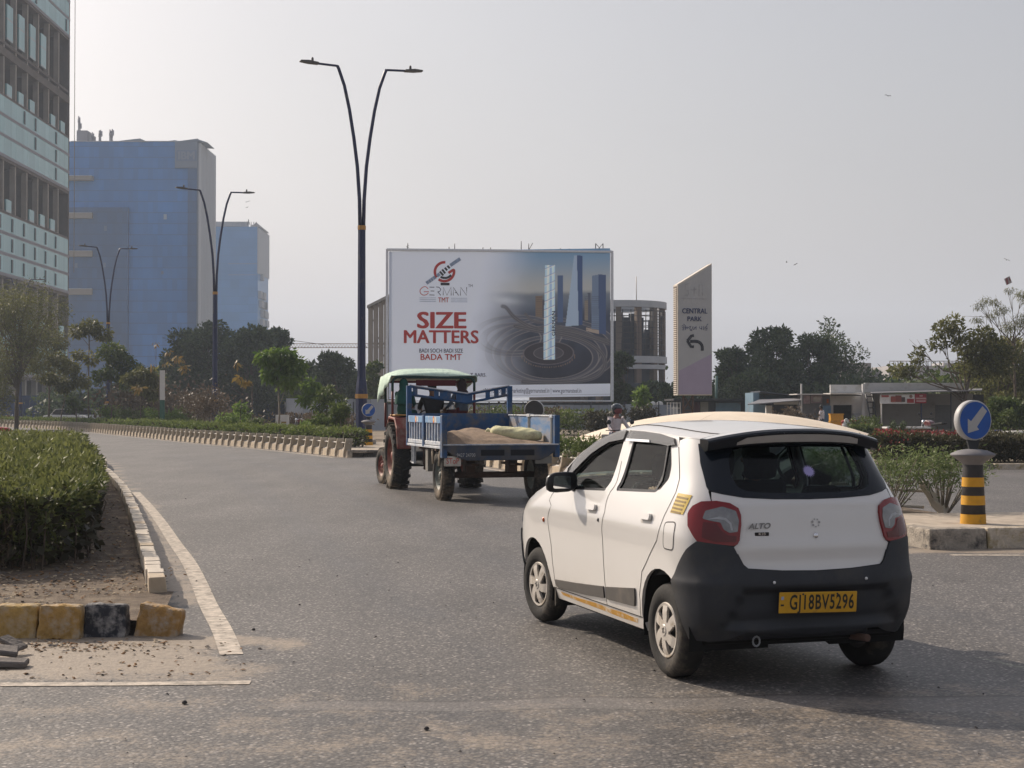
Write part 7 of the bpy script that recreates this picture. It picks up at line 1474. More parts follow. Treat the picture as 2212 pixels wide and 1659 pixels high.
gh = mat('faded_mark', (.335, .34, .365), .6)
for p in ([(1050, 275), (1020, 285), (1018, 330), (1045, 335), (1045, 370), (1020, 375)], [(1060, 325), (1115, 325)], [(1095, 300), (1095, 375)], [(1135, 380), (1137, 285), (1165, 285), (1165, 380)], [(985, 400), (1200, 402)]): stroke(p, .03, gh, 'faded_mark', PY, -.029, PC)
m = MB()
lattice(m, PWd * .22, PWd * .50, .35, -.1, PZ0, .7, .055); m.build('lattice_legs', rust_metal, PY)

# ================================================================== cream dome of the roundabout
DM = thing('dome', 'broad low cream concrete dome filling the roundabout', 'sculpture', (8.0, 55, 0)); dome_m = mat('dome_cream', (.76, .66, .53), .8, n_scale=1.2, n_amt=.08, bump=.1, dirt=(.68, .57, .44), dirt_amt=.3, dirt_scale=.6)
Rd = 6.3
def dz(r): return .17 + 1.28 * (1 - (r / Rd) ** 2) ** .92
nseg = 5
for k in range(nseg):
    m = MB(); V = []; a0, a1 = 2 * math.pi * k / nseg + .5 + .002, 2 * math.pi * (k + 1) / nseg + .5 - .002; rs = np.linspace(.02, Rd, 16)
    for r in rs:
        for j_ in range(25): a = a0 + (a1 - a0) * j_ / 24; V.append((r * math.cos(a), r * math.sin(a), dz(r)))
    n0 = len(V); 
    for j_ in range(25): a = a0 + (a1 - a0) * j_ / 24; V.append((Rd * math.cos(a), Rd * math.sin(a), -.1))
    F = [(i * 25 + j_, i * 25 + j_ + 1, (i + 1) * 25 + j_ + 1, (i + 1) * 25 + j_) for i in range(15) for j_ in range(24)] + [(15 * 25 + j_, 15 * 25 + j_ + 1, n0 + j_ + 1, n0 + j_) for j_ in range(24)]
    m.add(V, F, smooth=False); o = m.build('shell_segment', dome_m, DM)
    for p in o.data.polygons: p.use_smooth = p.index < 360
m = MB(); m.tube([(Rd * .86 * math.cos(a), Rd * .86 * math.sin(a), dz(Rd * .86) + .01) for a in np.linspace(0, 6.2832, 60)], .025, 4); m.build('rim_band', mat('dome_joint', (.36, .28, .20), .9), DM)

# ================================================================== generic boxes read off the view
def vbox(m, px0, px1, py0, py1, Y, d, mi=0, z0=None): m.box((X_(px0, Y), Y, Z_(py1, Y) if z0 is None else z0), (X_(px1, Y), Y + d, Z_(py0, Y)), None, mi)
def vpart(name, m_, parent, *boxes, bevel=0):
    m = MB()
    for b in boxes: vbox(m, *b)
    return m.build(name, m_, parent, bevel=bevel)
wall_w = mat('wall_white', (.56, .56, .56), .8, n_scale=1, n_amt=.08, dirt=(.33, .31, .28), dirt_amt=.3, dirt_scale=.8); wall_g = mat('wall_grey', (.27, .255, .24), .85, n_scale=1, n_amt=.10, dirt=(.20, .185, .17), dirt_amt=.3, dirt_scale=.8); dark_in = mat('dark_interior', (.03, .028, .028), .9)
tin_b = mat('tin_blue', (.16, .25, .33), .6, .1, n_scale=2, n_amt=.15, dirt=(.20, .19, .18), dirt_amt=.25); tin_g = mat('tin_grey', (.20, .20, .215), .6, .1, n_scale=2, n_amt=.2); tin_d = mat('tin_dark', (.055, .065, .08), .6, n_scale=2, n_amt=.2)
Ys = 85
S5 = thing('shop', 'long pale shop with a red and white banner under its tin awning', 'shop')
vpart('wall', wall_g, S5, (1884, 2100, 850, 942, Ys, 7)); vpart('parapet', wall_w, S5, (1868, 2082, 827, 847.5, Ys - 1.2, .2)); vpart('pillar', wall_w, S5, (1863.5, 1867.8, 829.5, 905, Ys - 1.5, .25)); vpart('side_wall', wall_w, S5, (1866, 1884, 848, 942, Ys - .6, 6))
m = MB(); m.add([(X_(1880, 81.5), 81.5, Z_(850.5, 81.5)), (X_(2121, 81.5), 81.5, Z_(844.5, 81.5)), (X_(2121, 85), 84.9, Z_(841, 85)), (X_(1880, 85), 84.9, Z_(847, 85))], [(0, 1, 2, 3)]); o = m.build('awning', tin_g, S5); o.modifiers.new('t', 'SOLIDIFY').thickness = .05
vpart('door', mat('door_grey', (.13, .13, .13), .7), S5, (2021, 2053, 875, 926, Ys - .06, .05)); vpart('window_opening', dark_in, S5, (2101, 2125, 852, 900, Ys + 1, .5))
for px in (1904, 1990, 2054): m = MB(); m.tube([(X_(px, 82), 82, 0), (X_(px, 82), 82, Z_(849, 82))], .04, 6); m.build('pole', white_metal if px == 1904 else navy_paint if px == 1990 else dark_metal, S5)
BN = thing('banner', 'white and red shop banner with a picture of red goods', 'banner'); vpart('cloth', mat('banner_white', (.74, .73, .73), .6), BN, (1901, 1975.8, 852, 872, 81.8, .03)); vpart('red_cloth', mat('banner_red', (.33, .025, .04), .6), BN, (1976.2, 2001, 850.5, 871, 81.8, .03))
bc = lambda a, b: (X_((2900 + a * .5407) / 1.8517, 81.75), Z_((1050 + b * .5407) / 1.8517, 81.75))
for x0, x1, y0, y1, c in ((1228, 1262, 990, 1032, (.30, .07, .05)), (1262, 1305, 984, 1032, (.22, .05, .04)), (1305, 1332, 996, 1032, (.07, .05, .05)), (1348, 1398, 1008, 1038, (.30, .03, .03)), (1160, 1212, 982, 996, (.45, .12, .12))):
    a = bc(x0, y1); b = bc(x1, y0); m = MB(); m.box((a[0], 81.74, a[1]), (b[0], 81.795, b[1])); m.build('print', mat('banner_ink_%d' % x0, c, .6), BN)
a = bc(1362, 1008); m = MB(); m.lathe([(.09, 0), (0, .0)], 12, T(a[0] + .1, 81.74, a[1] + .13, math.pi / 2, 0, 0)); m.build('print', mat('print_face', (.25, .14, .10), .6), BN)
for x0, y0, x1, y1 in ((1440, 980, 1462, 992), (1412, 1000, 1488, 1012), (1416, 1020, 1484, 1030)): a = bc(x0, y1); b = bc(x1, y0); m = MB(); m.box((a[0], 81.74, a[1]), (b[0], 81.795, b[1])); m.build('print', mat('banner_pale_ink', (.50, .30, .30), .6), BN)
LD = thing('ladder', 'dark ladder leaning against the corner of the pale shop', 'ladder'); a, b = (X_(1870, 83), 83, Z_(851, 83)), (X_(1879, 83), 82.2, Z_(940, 82)); c, d = (X_(1884, 83), 83, Z_(851, 83)), (X_(1892, 83), 82.2, Z_(940, 82))
for p, q in ((a, b), (c, d)): m = MB(); m.tube([p, q], .045, 4); m.build('rail', dark_metal, LD)
for k in range(7): t = .06 + k * .14; m = MB(); m.tube([Vector(a).lerp(Vector(b), t), Vector(c).lerp(Vector(d), t)], .03, 4); m.build('rung', dark_metal, LD)
S4 = thing('shop', 'small white shop with a dark open front beside the ladder', 'shop')
vpart('parapet', wall_w, S4, (1794, 1861, 831, 848.5, Ys - 1, .2)); vpart('canopy', white_metal, S4, (1794, 1863, 849, 851.5, Ys - 1.8, 2)); vpart('wall', wall_w, S4, (1794, 1862, 852, 875, Ys, .3), (1841, 1862, 875, 942, Ys, .3), (1794, 1800, 875, 942, Ys, .3)); vpart('interior', dark_in, S4, (1800, 1841, 875, 942, Ys + .8, .3)); vpart('shutter', mat('shutter_blue', (.09, .17, .27), .6), S4, (1775, 1795, 876, 942, Ys - .6, .5)); vpart('roof', wall_g, S4, (1794, 1862, 853, 855, Ys, 5)); vpart('freezer', mat('freezer', (.33, .34, .36), .5), S4, (1844, 1858, 893, 940, Ys - 1, .6))
S3 = thing('shop', 'narrow kiosk with faded posters between the white shop and blue shack', 'shop')
vpart('wall', tin_g, S3, (1732, 1793, 853, 942, Ys + .2, 4)); vpart('roof_sheet', white_metal, S3, (1722, 1794, 850.5, 852.5, Ys - .9, 4)); vpart('poster', mat('poster_faded', (.36, .30, .33), .7, n_scale=3, n_amt=.4, dirt=(.28, .12, .18), dirt_amt=.3, dirt_scale=2), S3, (1736, 1750, 854, 872, Ys - .1, .05), (1752, 1776, 854, 871, Ys - .1, .05)); vpart('poster', mat('poster_pale', (.45, .43, .42), .7, n_scale=3, n_amt=.3), S3, (1757, 1773, 857, 868, Ys - .16, .05)); vpart('pole', wall_w, S3, (1730, 1733, 829, 942, Ys - .8, .1)); vpart('poster', mat('poster_orange', (.45, .13, .05), .7), S3, (1786, 1790, 862, 871, Ys - .1, .05))
S2 = thing('shack', 'blue corrugated shack with a sagging tin roof', 'shack'); vpart('side_sheet', tin_b, S2, (1627, 1640, 848, 942, Ys + 2, 3), (1640, 1727, 853, 866, Ys + 3, .3))
m = MB(); m.prism([(X_(1633, 88), Z_(845, 88)), (X_(1728, 88), Z_(856, 88)), (X_(1728, 88), Z_(858, 88)), (X_(1633, 88), Z_(848, 88))], 86.5, 90); m.build('roof', tin_d, S2); vpart('inner_wall', dark_in, S2, (1642, 1727, 866, 942, Ys + 1.5, .3))
m = MB(); m.add([(X_(1612, 84), 83.5, Z_(873, 84)), (X_(1727, 84), 83.5, Z_(864, 84)), (X_(1727, 86), 86, Z_(860, 86)), (X_(1640, 86), 86, Z_(863, 86))], [(0, 1, 2, 3)]); m.build('awning', tin_g, S2).modifiers.new('t', 'SOLIDIFY').thickness = .05
vpart('shelf_front', wall_w, S2, (1655, 1668, 876, 900, Ys, .3), (1672, 1725, 866, 874, Ys - .2, .1)); vpart('side_sheet', tin_b, S2, (1627, 1655, 874, 942, Ys + 1, .2)) 
S1 = thing('shack', 'low dark shed with a flat tin roof behind the pylon legs', 'shack'); vpart('wall', tin_d, S1, (1465, 1626, 866, 942, 92, 4)); vpart('roof', mat('roof_dark', (.03, .032, .036), .7), S1, (1455, 1634, 861, 865.5, 91, 5.5)); vpart('door', mat('faded_door', (.26, .25, .22), .8), S1, (1513, 1530, 868, 890, 91.9, .08)); vpart('panel', mat('maroon_panel', (.08, .035, .045), .8), S1, (1500, 1512, 868, 890, 91.9, .08)); vpart('panel', tin_b, S1, (1546, 1600, 870, 900, 91.9, .08))
GT = thing('gate', 'white barred gate beside the dark shed', 'gate')
for k in range(5): vpart('bar', white_metal, GT, (1441 + k * 7, 1442 + k * 7, 869, 898, 90, .05))
for y in (870, 881): vpart('rail', white_metal, GT, (1441, 1470, y, y + 1, 90.06, .05))
for k, px in enumerate((1403, 1419)):
    t = thing('water_tank', ['white plastic water tank on the left of a pair behind the fence', 'white plastic water tank on the right of a pair behind the fence'][k], 'tank', (X_(px + 6, 108), 108, 1.0)); m = MB(); m.lathe([(0, 0), (.25, 0), (.25, .9), (.2, 1.0), (.08, 1.05), (0, 1.05)], 16); m.build('tank_body', white_metal, t); m = MB(); m.box((-.3, -.3, -1), (.3, .3, 0)); m.build('stand', wall_g, t)
RS_ = thing('sack_stack', 'stack of red sacks piled by the shop ladder', 'sacks', (X_(1850, 81), 81, 0))
for k in range(9): m = MB(); m.lathe([(0, -.5), (.10, -.46), (.13, -.2), (.13, .2), (.10, .46), (0, .5)], 10, T(((k % 2) - .5) * .7, 0, .12 + .17 * (k // 2), 0, math.pi / 2, 0)); m.build('sack', mat('red_sack', (.34, .06, .05), .8), RS_)
m = MB(); m.lathe([(0, 0), (.25, .02), (.28, .3), (.15, .55), (.05, .65), (0, .66)], 12); tag(m.build('sack', mat('white_sack', (.5, .5, .5), .8), None, (X_(1828, 81), 81, .35)), 'upright white sack left of the red sack stack', 'sack'); m = MB(); m.box((-.5, -.3, 0), (.5, .3, .5)); tag(m.build('plinth', wall_g, None, (X_(1828, 81), 81, -.14)), 'low grey plinth under the white sack before the shop', 'plinth')
CR = thing('crate', 'yellow plastic crate stack in front of the open shop', 'crate', (X_(1806, 82), 82, 0))
for k in range(3): m = MB(); m.box((-.35, -.25, .02 + .42 * k), (.35, .25, .40 + .42 * k)); m.box((-.38, -.28, .36 + .42 * k), (.38, .28, .42 + .42 * k)); m.build('crate_box', mat('crate_yellow', (.55, .27, .02), .6), CR)
jst = dict(pelvis=(0, 0, .92), chest=(.02, 0, 1.28), neck=(.02, 0, 1.46), head=(.04, 0, 1.60)); 
for s, y in (('L', 1), ('R', -1)): jst['sh' + s] = (0, y * .19, 1.38); jst['el' + s] = (.0, y * .24, 1.12); jst['wr' + s] = (.10, y * .24, .88); jst['hip' + s] = (0, y * .10, .88); jst['kn' + s] = (.03, y * .11, .48); jst['an' + s] = (0, y * .12, .09); jst['toe' + s] = (.16, y * .13, .04)
person('distant shopkeeper in a white shirt standing at the open shop', (X_(1775, 80), 80, 0), 2.5, jst, [c_white, c_blue, skin_m, shoe])
# far right: pipe rail, striped bundle, kite
TB = thing('table', 'low stone table beside the round topiary bush', 'table', (X_(1958, 60), 60, .12)); m = MB(); m.box((-.9, -.4, .62), (.9, .4, .70)); m.build('table_top', wall_w, TB, bevel=.02)
for s in (-1, 1): m = MB(); m.box((s * .6 - .15, -.3, 0), (s * .6 + .15, .3, .62)); m.build('leg', mat('brick_leg', (.24, .10, .06), .8, n_scale=6, n_amt=.3), TB)
WL = thing('pipe_rail', 'pale horizontal pipe rail behind the hedge at the right edge', 'rail'); m = MB(); m.tube([(X_(2112, 56), 56, Z_(936, 56)), (X_(2290, 55), 55, Z_(933, 55))], .075, 8); m.build('pipe', white_metal, WL)
for px in (2125, 2170, 2215): m = MB(); m.tube([(X_(px, 56), 56, 0), (X_(px, 56), 56, Z_(936, 56))], .04, 6); m.build('post', white_metal, WL)
BD = thing('bundle', 'blue and white striped cloth bundle hung over the pipe rail', 'cloth', (X_(2158, 55.6), 55.7, Z_(935, 56)))
for k in range(6): m = MB(); m.prism([(-.28 + .09 * k, -.45), (-.19 + .09 * k, -.45), (-.10 + .04 * k, .12), (-.15 + .04 * k, .12)], -.12, -.06 + .01 * k); m.build('stripe', c_white if k % 2 else mat('stripe_blue', (.05, .07, .30), .8), BD)
KT = thing('kite', 'red and grey diamond paper kite caught in the thin tree', 'kite', P(2179, 606, 81), 0); m = MB(); s = .27; m.prism([(0, -s), (s, 0), (0, s), (-s, 0)], 0, .01); m.build('paper', mat('kite_grey', (.34, .32, .33), .8), KT); m = MB(); m.prism([(0, -s * .98), (s * .3, -s * .5), (-s * .4, s * .55), (-s * .7, s * .2)], -.008, -.001); m.prism([(s * .3, s * .1), (s * .6, s * .3), (s * .1, s * .8), (0, s * .5)], -.008, -.001); m.build('red_patch', mat('kite_red', (.26, .10, .11), .8), KT); KT.rotation_euler = (0, .35, .3)
for i, (px, py, w_) in enumerate(((1921, 205, .5), (2176, 561, .45), (1700, 566, .35), (1719, 571, .35), (534, 435, .3), (533, 447, .3))):
    t = thing('bird', ['bird high in the sky right of centre', 'bird near the kite at the right edge', 'left bird of a close pair above the trees', 'right bird of a close pair above the trees', 'upper speck of a bird beside the second lamp', 'lower speck of a bird beside the second lamp'][i], 'bird', P(px, py, 120)); m = MB(); m.lathe([(0, -.18), (.05, -.08), (.06, .05), (.02, .16), (0, .18)], 8, T(0, 0, 0, 0, math.pi / 2, 0)); m.add([(-.05, 0, .02), (.08, 0, .02), (.02, .30, .12), (-.10, .55, .02), (.02, -.30, .12), (-.10, -.55, .02)], [(0, 1, 2), (0, 2, 3), (1, 0, 4), (0, 5, 4)]); o = m.build('body', black_cloth, t); t.scale = (w_ * 1.3,) * 3; t.rotation_euler = (.3, 0, .8 + i)
# small roadside things beyond the far median
t = thing('cabinet', 'white and blue street cabinet behind the median hedge', 'cabinet', (X_(609, 80), 80, 0)); m = MB(); m.box((-.33, 0, 0), (.33, .4, .52)); m.build('lower_door', mat('cabinet_blue', (.05, .22, .40), .5), t); m = MB(); m.box((-.34, -.01, .524), (.34, .41, 1.2)); m.build('upper_box', white_metal, t); m = MB(); m.box((-.02, -.016, .75), (.24, -.011, .84)); m.build('print', mat('print_brown', (.28, .19, .06), .6), t)
t = thing('marker_post', 'slim post painted white above and green below', 'post', (X_(350, 97), 97, 0)); m = MB(); m.box((-.15, 0, 0), (.15, .15, Z_(864, 97))); m.build('lower_post', mat('post_green', (.03, .11, .075), .6), t); m = MB(); m.box((-.15, 0, Z_(864, 97) + .003), (.15, .15, Z_(800, 97))); m.build('upper_post', white_metal, t)
def far_car(label, x, y, rz, col):
    t = thing('parked_car', label, 'car', (x, y, 0), rz, 'cars parked beyond the far median'); m = MB(); m.prism([(-2, .35), (2, .35), (2.05, .75), (1.2, .92), (-1.5, .95), (-2.0, .85)], -.8, .8); m.build('body', col, t, bevel=.06, seg=2); m = MB(); m.prism([(-1.4, .93), (1.0, .93), (.45, 1.42), (-.95, 1.45)], -.68, .68); m.build('cabin', trim_m, t, bevel=.06, seg=2); m = MB(); m.box((-.9, -.6, 1.44), (.4, .6, 1.47)); m.build('roof', col, t, bevel=.01)
    for u in (-1.25, 1.3):
        for v in (-.72, .72): m = MB(); m.lathe([(0, -.09), (.3, -.09), (.32, 0), (.3, .09), (0, .09)], 16, T(u, v, .32), axis='y'); m.build('wheel', rubber, t)
    return t
cw = mat('far_car_white', (.6, .6, .6), .35, coat=.6)
far_car('white parked car behind the leftmost bright shrub', X_(146, 135), 135, .1, cw); far_car('pale parked car half hidden by the median shrubs', X_(190, 138), 138, .15, mat('far_car_silver', (.4, .42, .45), .35, coat=.6))
t = thing('traffic_barrier', 'red rounded plastic barrier just above the hedge at the left edge', 'barrier', (X_(3, 54), 54, 0), .1); m = MB(); m.prism(rounded([(-.5, 0), (.45, 0), (.42, .62), (.30, .86), (-.5, .92)], .12, 4), -.2, .2); m.build('barrier_body', mat('barrier_red', (.34, .035, .04), .5), t, bevel=.04, seg=2); m = MB(); m.box((-.3, -.21, .4), (.2, -.203, .55)); m.build('stripe', mat('stripe_pale', (.5, .42, .42), .5), t)
HO = thing('site_hoarding', 'dark blue sheet hoarding at the foot of the glass tower', 'fence'); hb = mat('hoarding_blue', (.02, .045, .12), .6, n_scale=.7, n_amt=.25)
hp = MB(); hp.box((0, 0, 0), (2.3, .08, 2.9)); hpo = hp.build('sheet', hb, None); hme = hpo.data; bpy.data.objects.remove(hpo)
for k in range(14): o = place('sheet', hme, hb, HO, (X_(-30, 160) + 2.34 * k, 160 + .5 * k * .2, 0), .05)
# tower crane jib low on the horizon
CJ = thing('tower_crane', 'thin lattice jib of a distant crane between tree and lamp post', 'crane', (0, 0, 0)); m = MB(); Yc = 230; xa, xb = X_(618, Yc), X_(845, Yc); z0, z1 = Z_(751, Yc), Z_(742.5, Yc); n = 34; m.tube([(xa, Yc, z0), (xb, Yc, z0)], .05, 4); m.tube([(xa, Yc, z1), (xb, Yc, z1)], .05, 4)
for k in range(n): a = xa + (xb - xa) * k / n; b = xa + (xb - xa) * (k + .5) / n; c = xa + (xb - xa) * (k + 1) / n; m.tube([(a, Yc, z0), (b, Yc, z1), (c, Yc, z0)], .035, 4)
m.build('jib', mat('crane_orange', (.34, .20, .14), .7), CJ); m = MB(); m.tube([P(622, 734, Yc), P(700, 744.5, Yc)], .035, 4); m.build('tie_cable', dark_metal, CJ)
m = MB(); m.tube([(xb, Yc, 0), (xb, Yc, Z_(725, Yc))], .6, 4); m.build('mast', MATS['crane_orange'], CJ)
# ================================================================== towers and buildings
def tower_glass(name, base, line, sx, sz, rough=.18, var=.12, spec=.5, metal=0.0):
    """curtain wall: panes of slightly different tone between thin joints, laid out in metres"""
    m = bpy.data.materials.new(name); m.use_nodes = True; N = m.node_tree.nodes; L = m.node_tree.links; b = N['Principled BSDF']; b.inputs['Roughness'].default_value = rough; b.inputs['Specular IOR Level'].default_value = spec; b.inputs['Metallic'].default_value = metal
    tc = N.new('ShaderNodeTexCoord'); mp = N.new('ShaderNodeMapping'); mp.inputs['Scale'].default_value = (1 / sx, 1 / sx, 1 / sz); L.new(tc.outputs['Object'], mp.inputs[0])
    fl = N.new('ShaderNodeVectorMath'); fl.operation = 'FLOOR'; L.new(mp.outputs[0], fl.inputs[0]); wn = N.new('ShaderNodeTexWhiteNoise'); wn.noise_dimensions = '3D'; L.new(fl.outputs[0], wn.inputs['Vector'])
    mr = N.new('ShaderNodeMapRange'); mr.inputs[3].default_value = 1 - var; mr.inputs[4].default_value = 1 + var; L.new(wn.outputs['Value'], mr.inputs[0])
    big = N.new('ShaderNodeTexNoise'); big.inputs['Scale'].default_value = .05; L.new(tc.outputs['Object'], big.inputs['Vector']); m2 = N.new('ShaderNodeMapRange'); m2.inputs[1].default_value = .35; m2.inputs[2].default_value = .65; m2.inputs[3].default_value = .88; m2.inputs[4].default_value = 1.12; L.new(big.outputs['Fac'], m2.inputs[0])
    mu = N.new('ShaderNodeMath'); mu.operation = 'MULTIPLY'; L.new(mr.outputs[0], mu.inputs[0]); L.new(m2.outputs[0], mu.inputs[1])
    mx = N.new('ShaderNodeMix'); mx.data_type = 'RGBA'; mx.blend_type = 'MULTIPLY'; mx.inputs[0].default_value = 1; mx.inputs[6].default_value = (*base, 1); L.new(mu.outputs[0], mx.inputs[7])
    fr = N.new('ShaderNodeVectorMath'); fr.operation = 'FRACTION'; L.new(mp.outputs[0], fr.inputs[0]); sp = N.new('ShaderNodeSeparateXYZ'); L.new(fr.outputs[0], sp.inputs[0])
    lt = N.new('ShaderNodeMath'); lt.operation = 'LESS_THAN'; L.new(sp.outputs[2], lt.inputs[0]); lt.inputs[1].default_value = .10
    m3 = N.new('ShaderNodeMix'); m3.data_type = 'RGBA'; m4 = N.new('ShaderNodeMath'); m4.operation = 'MULTIPLY'; L.new(lt.outputs[0], m4.inputs[0]); m4.inputs[1].default_value = .55; L.new(m4.outputs[0], m3.inputs[0]); L.new(mx.outputs[2], m3.inputs[6]); m3.inputs[7].default_value = (*line, 1); L.new(m3.outputs[2], b.inputs['Base Color']); return m
# --- glass and concrete tower under construction at the left edge
TW_ = thing('unfinished_tower', 'unfinished high tower with bands of pale glass and bare concrete floors', 'tower', (-93, 310, 0))
TW_.rotation_euler[2] = R(1.3)      # local y runs back from the far corner: the visible face is local +x, y from -80 to 0
con = mat('bare_concrete', (.15, .125, .105), .95, n_scale=.4, n_amt=.18, dirt=(.13, .11, .095), dirt_amt=.4, dirt_scale=.15); con_l = mat('pale_concrete', (.33, .29, .245), .9, n_scale=.4, n_amt=.15); gl_p = [tower_glass('pale_glass_a', (.27, .50, .52), (.36, .36, .36), 1.17, 3.65, .25, .10), tower_glass('pale_glass_b', (.24, .46, .48), (.34, .34, .34), 1.17, 3.65, .25, .12)]; vent = mat('open_vent', (.03, .055, .06), .5); strip_m = mat('spandrel', (.27, .26, .28), .7)
m = MB(); m.box((-30, -82, 0), (-6.0, -1.0, 118)); m.build('core', mat('tower_core', (.035, .030, .030), .95), TW_)
bay = 7.0; nb = 11
zones = [('c', 0, 7.4), ('g', 7.4, 15.6, 2), ('c', 15.6, 25.5), ('g', 25.5, 36.8, 3), ('c', 36.8, 47), ('g', 47, 58, 3), ('c', 58, 79.2), ('g', 79.2, 94, 4), ('c', 94, 104), ('g', 104, 118, 4)]
pan = {}
for zn in zones:
    z0, z1 = zn[1], zn[2]
    if zn[0] == 'g':
        n = zn[3]; h = (z1 - z0) / n
        for r in range(n):
            m = MB(); m.box((-.5, -82, z0 + r * h - .02), (.04, 0.0, z0 + r * h + .55)); m.build('spandrel', strip_m, TW_)
            key = round(h, 2)
            if key not in pan: q = MB(); q.box((-.3, 0.02, .56), (.0, bay - .02, h - .02)); qo = q.build('glass_panel', gl_p[0], None); pan[key] = qo.data; bpy.data.objects.remove(qo)
            if 'vent%s' % key not in pan: q = MB(); q.box((.0, 0, 0), (.12, .8, 2.4)); qo = q.build('vent_window', vent, None); pan['vent%s' % key] = qo.data; bpy.data.objects.remove(qo)
            for k in range(nb):
                place('glass_panel', pan[key], gl_p[(k * 3 + r) % 2], TW_, (0, -(k + 1) * bay - .8, z0 + r * h), 0)
                if (z0 < 40 and z0 > 20 and k > 0) or (47 <= z0 < 58 and (k, r) in ((1, 0), (1, 1), (1, 2), (3, 1), (3, 2), (4, 2))) or (z0 < 10 and r == 1) or (z0 > 78 and (k + r) % 3 == 0): place('vent_window', pan['vent%s' % key], vent, TW_, (0, -(k + .35) * bay - .8, z0 + r * h + .9), 0)
    else:
        m = MB(); m.box((-5.9, -82, z0), (-5.0, 0, z1)); 
        for k in range(nb + 1):
            y = -k * bay - .4; m = MB(); m.box((-1.2, y - .35, z0), (-.2, y + .35, z1)); m.build('column', con_l if k else con, TW_)
            if k < nb: m = MB(); m.box((-5.6, y - 3.4, z0), (-2.0, y - 1.6, z1)); m.build('wall_pier', con, TW_)
        fl = [z0 + .0] if z1 - z0 < 12 else [z0, 65.4, 67.6]
        for q in fl: m = MB(); m.box((-6, -82, q), (.0 if q == 65.4 else -.1, 0, q + (1.5 if q == 65.4 else .5))); m.build('floor_slab', con, TW_)
        m = MB(); m.box((-6, -82, z1 - .6), (-.05, 0, z1 - .03)); m.build('floor_slab', con, TW_)
        if z1 - z0 < 12 or True:
            for k in range(nb):
                if z0 > 10 and (k * 5 + int(z0)) % 4 != 0: place('glass_panel', pan.get('small') or pan.setdefault('small', (lambda o: (o.data, bpy.data.objects.remove(o))[0])(MB().box((-.3, 0, 0), (0, 3.0, 2.3)).build('glass_panel', gl_p[0], None))), gl_p[k % 2], TW_, (-.3, -(k + 1) * bay + 1.6, z0 + .6), 0)
                if 57 < z0 < 59 and k in (2, 3, 4, 5): place('glass_panel', pan.get('tall') or pan.setdefault('tall', (lambda o: (o.data, bpy.data.objects.remove(o))[0])(MB().box((-.3, 0, 0), (0, 3.4, 6.5)).build('glass_panel', gl_p[0], None))), gl_p[k % 2], TW_, (-.3, -(k + 1) * bay + 1.6, 69.0 + 0 * k), 0)
m = MB(); m.box((-6, -.6, 0), (.0, -.05, 118)); m.build('end_wall', con, TW_); m = MB(); m.tube([(.9, .5, 30), (.9, .5, 118)], .07, 4); m.build('hoist_rope', con_l, TW_)
# --- blue office tower
Yi = 480
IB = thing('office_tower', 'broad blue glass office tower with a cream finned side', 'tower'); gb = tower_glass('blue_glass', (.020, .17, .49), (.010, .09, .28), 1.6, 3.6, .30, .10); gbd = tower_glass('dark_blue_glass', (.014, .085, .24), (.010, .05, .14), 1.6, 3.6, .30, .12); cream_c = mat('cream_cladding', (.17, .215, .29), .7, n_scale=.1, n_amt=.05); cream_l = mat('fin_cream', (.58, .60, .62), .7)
xl, xr = X_(100, Yi), X_(424, Yi); zt = Z_(304, Yi)
m = MB(); m.box((xl, Yi, 0), (xr - .02, Yi + 24, zt)); m.build('glass_front', gb, IB)
m = MB(); vbox(m, 100, 275, 447, 900, Yi - 1.5, 1.4, z0=0); m.build('reflection_block', gbd, IB); m = MB(); vbox(m, 404, 423.5, 361, 900, Yi - .35, .3, z0=0); m.build('dark_glass_strip', gbd, IB)  # lower left block: darker glass stands in for a dark reflection on the front
vpart('sign_panel', cream_c, IB, (376, 423.8, 304, 361, Yi - .8, .7)); vpart('sign_field', mat('sign_field', (.13, .19, .31), .6), IB, (379, 423, 323, 346, Yi - .95, .13))
ib = lambda a, b: (X_(a, Yi - 1), Z_(b, Yi - 1)); o = fit_text('IBM', 383, 326, 419, 343, mat('sign_letters', (.27, .31, .38), .6), .05, IB, Yi - 1.0, 0, ib)
for k in range(7): vpart('letter_stripe', MATS['sign_field'], IB, (382, 421, 327.6 + k * 2.3, 328.3 + k * 2.3, Yi - 1.05, .04))
m = MB(); m.box((xr, Yi + .0, 0), (xr + .4, Yi + 25, zt - .3)); m.build('side_wall', cream_c, IB)
for k in range(11): m = MB(); y = Yi + .3 + k * 2.35; m.box((xr + .4, y, 0), (xr + 1.25, y + .75, zt - .5)); m.build('fin', cream_l, IB)
for k in range(10):
    for z in np.arange(20, zt - 8, 7.2): m = MB() if z == 20 else m; m.box((xr + .405, Yi + 1.3 + k * 2.35, z + (k % 3)), (xr + .45, Yi + 2.3 + k * 2.35, z + 2.4 + (k % 3)))
    m.build('window_strip', gbd, IB)
vpart('roof_edge', cream_l, IB, (150, 424, 302.8, 304, Yi - .3, 24)); 
for a, b, h, d_ in ((243, 300, 297.5, 0), (350, 376, 301, 1), (384, 445, 299, 2)):
    m = MB(); m.prism([(X_(a, Yi), zt), (X_(b if d_ < 2 else 425, Yi), Z_(h, Yi)), (X_(b if d_ < 2 else 426, Yi) + 3, zt - .3)], Yi, Yi + 12); m.build('roof_wedge', cream_c, IB)
m = MB(); m.prism([(X_(384, Yi), zt), (xr + .3, Z_(298.5, Yi)), (xr + 1.4, zt)], Yi - .6, Yi); m.build('roof_wedge', cream_c, IB)
vpart('roof_room', strip_m, IB, (163, 186, 280, 303, Yi + 4, 8), (186, 190, 285, 303, Yi + 5, 8))
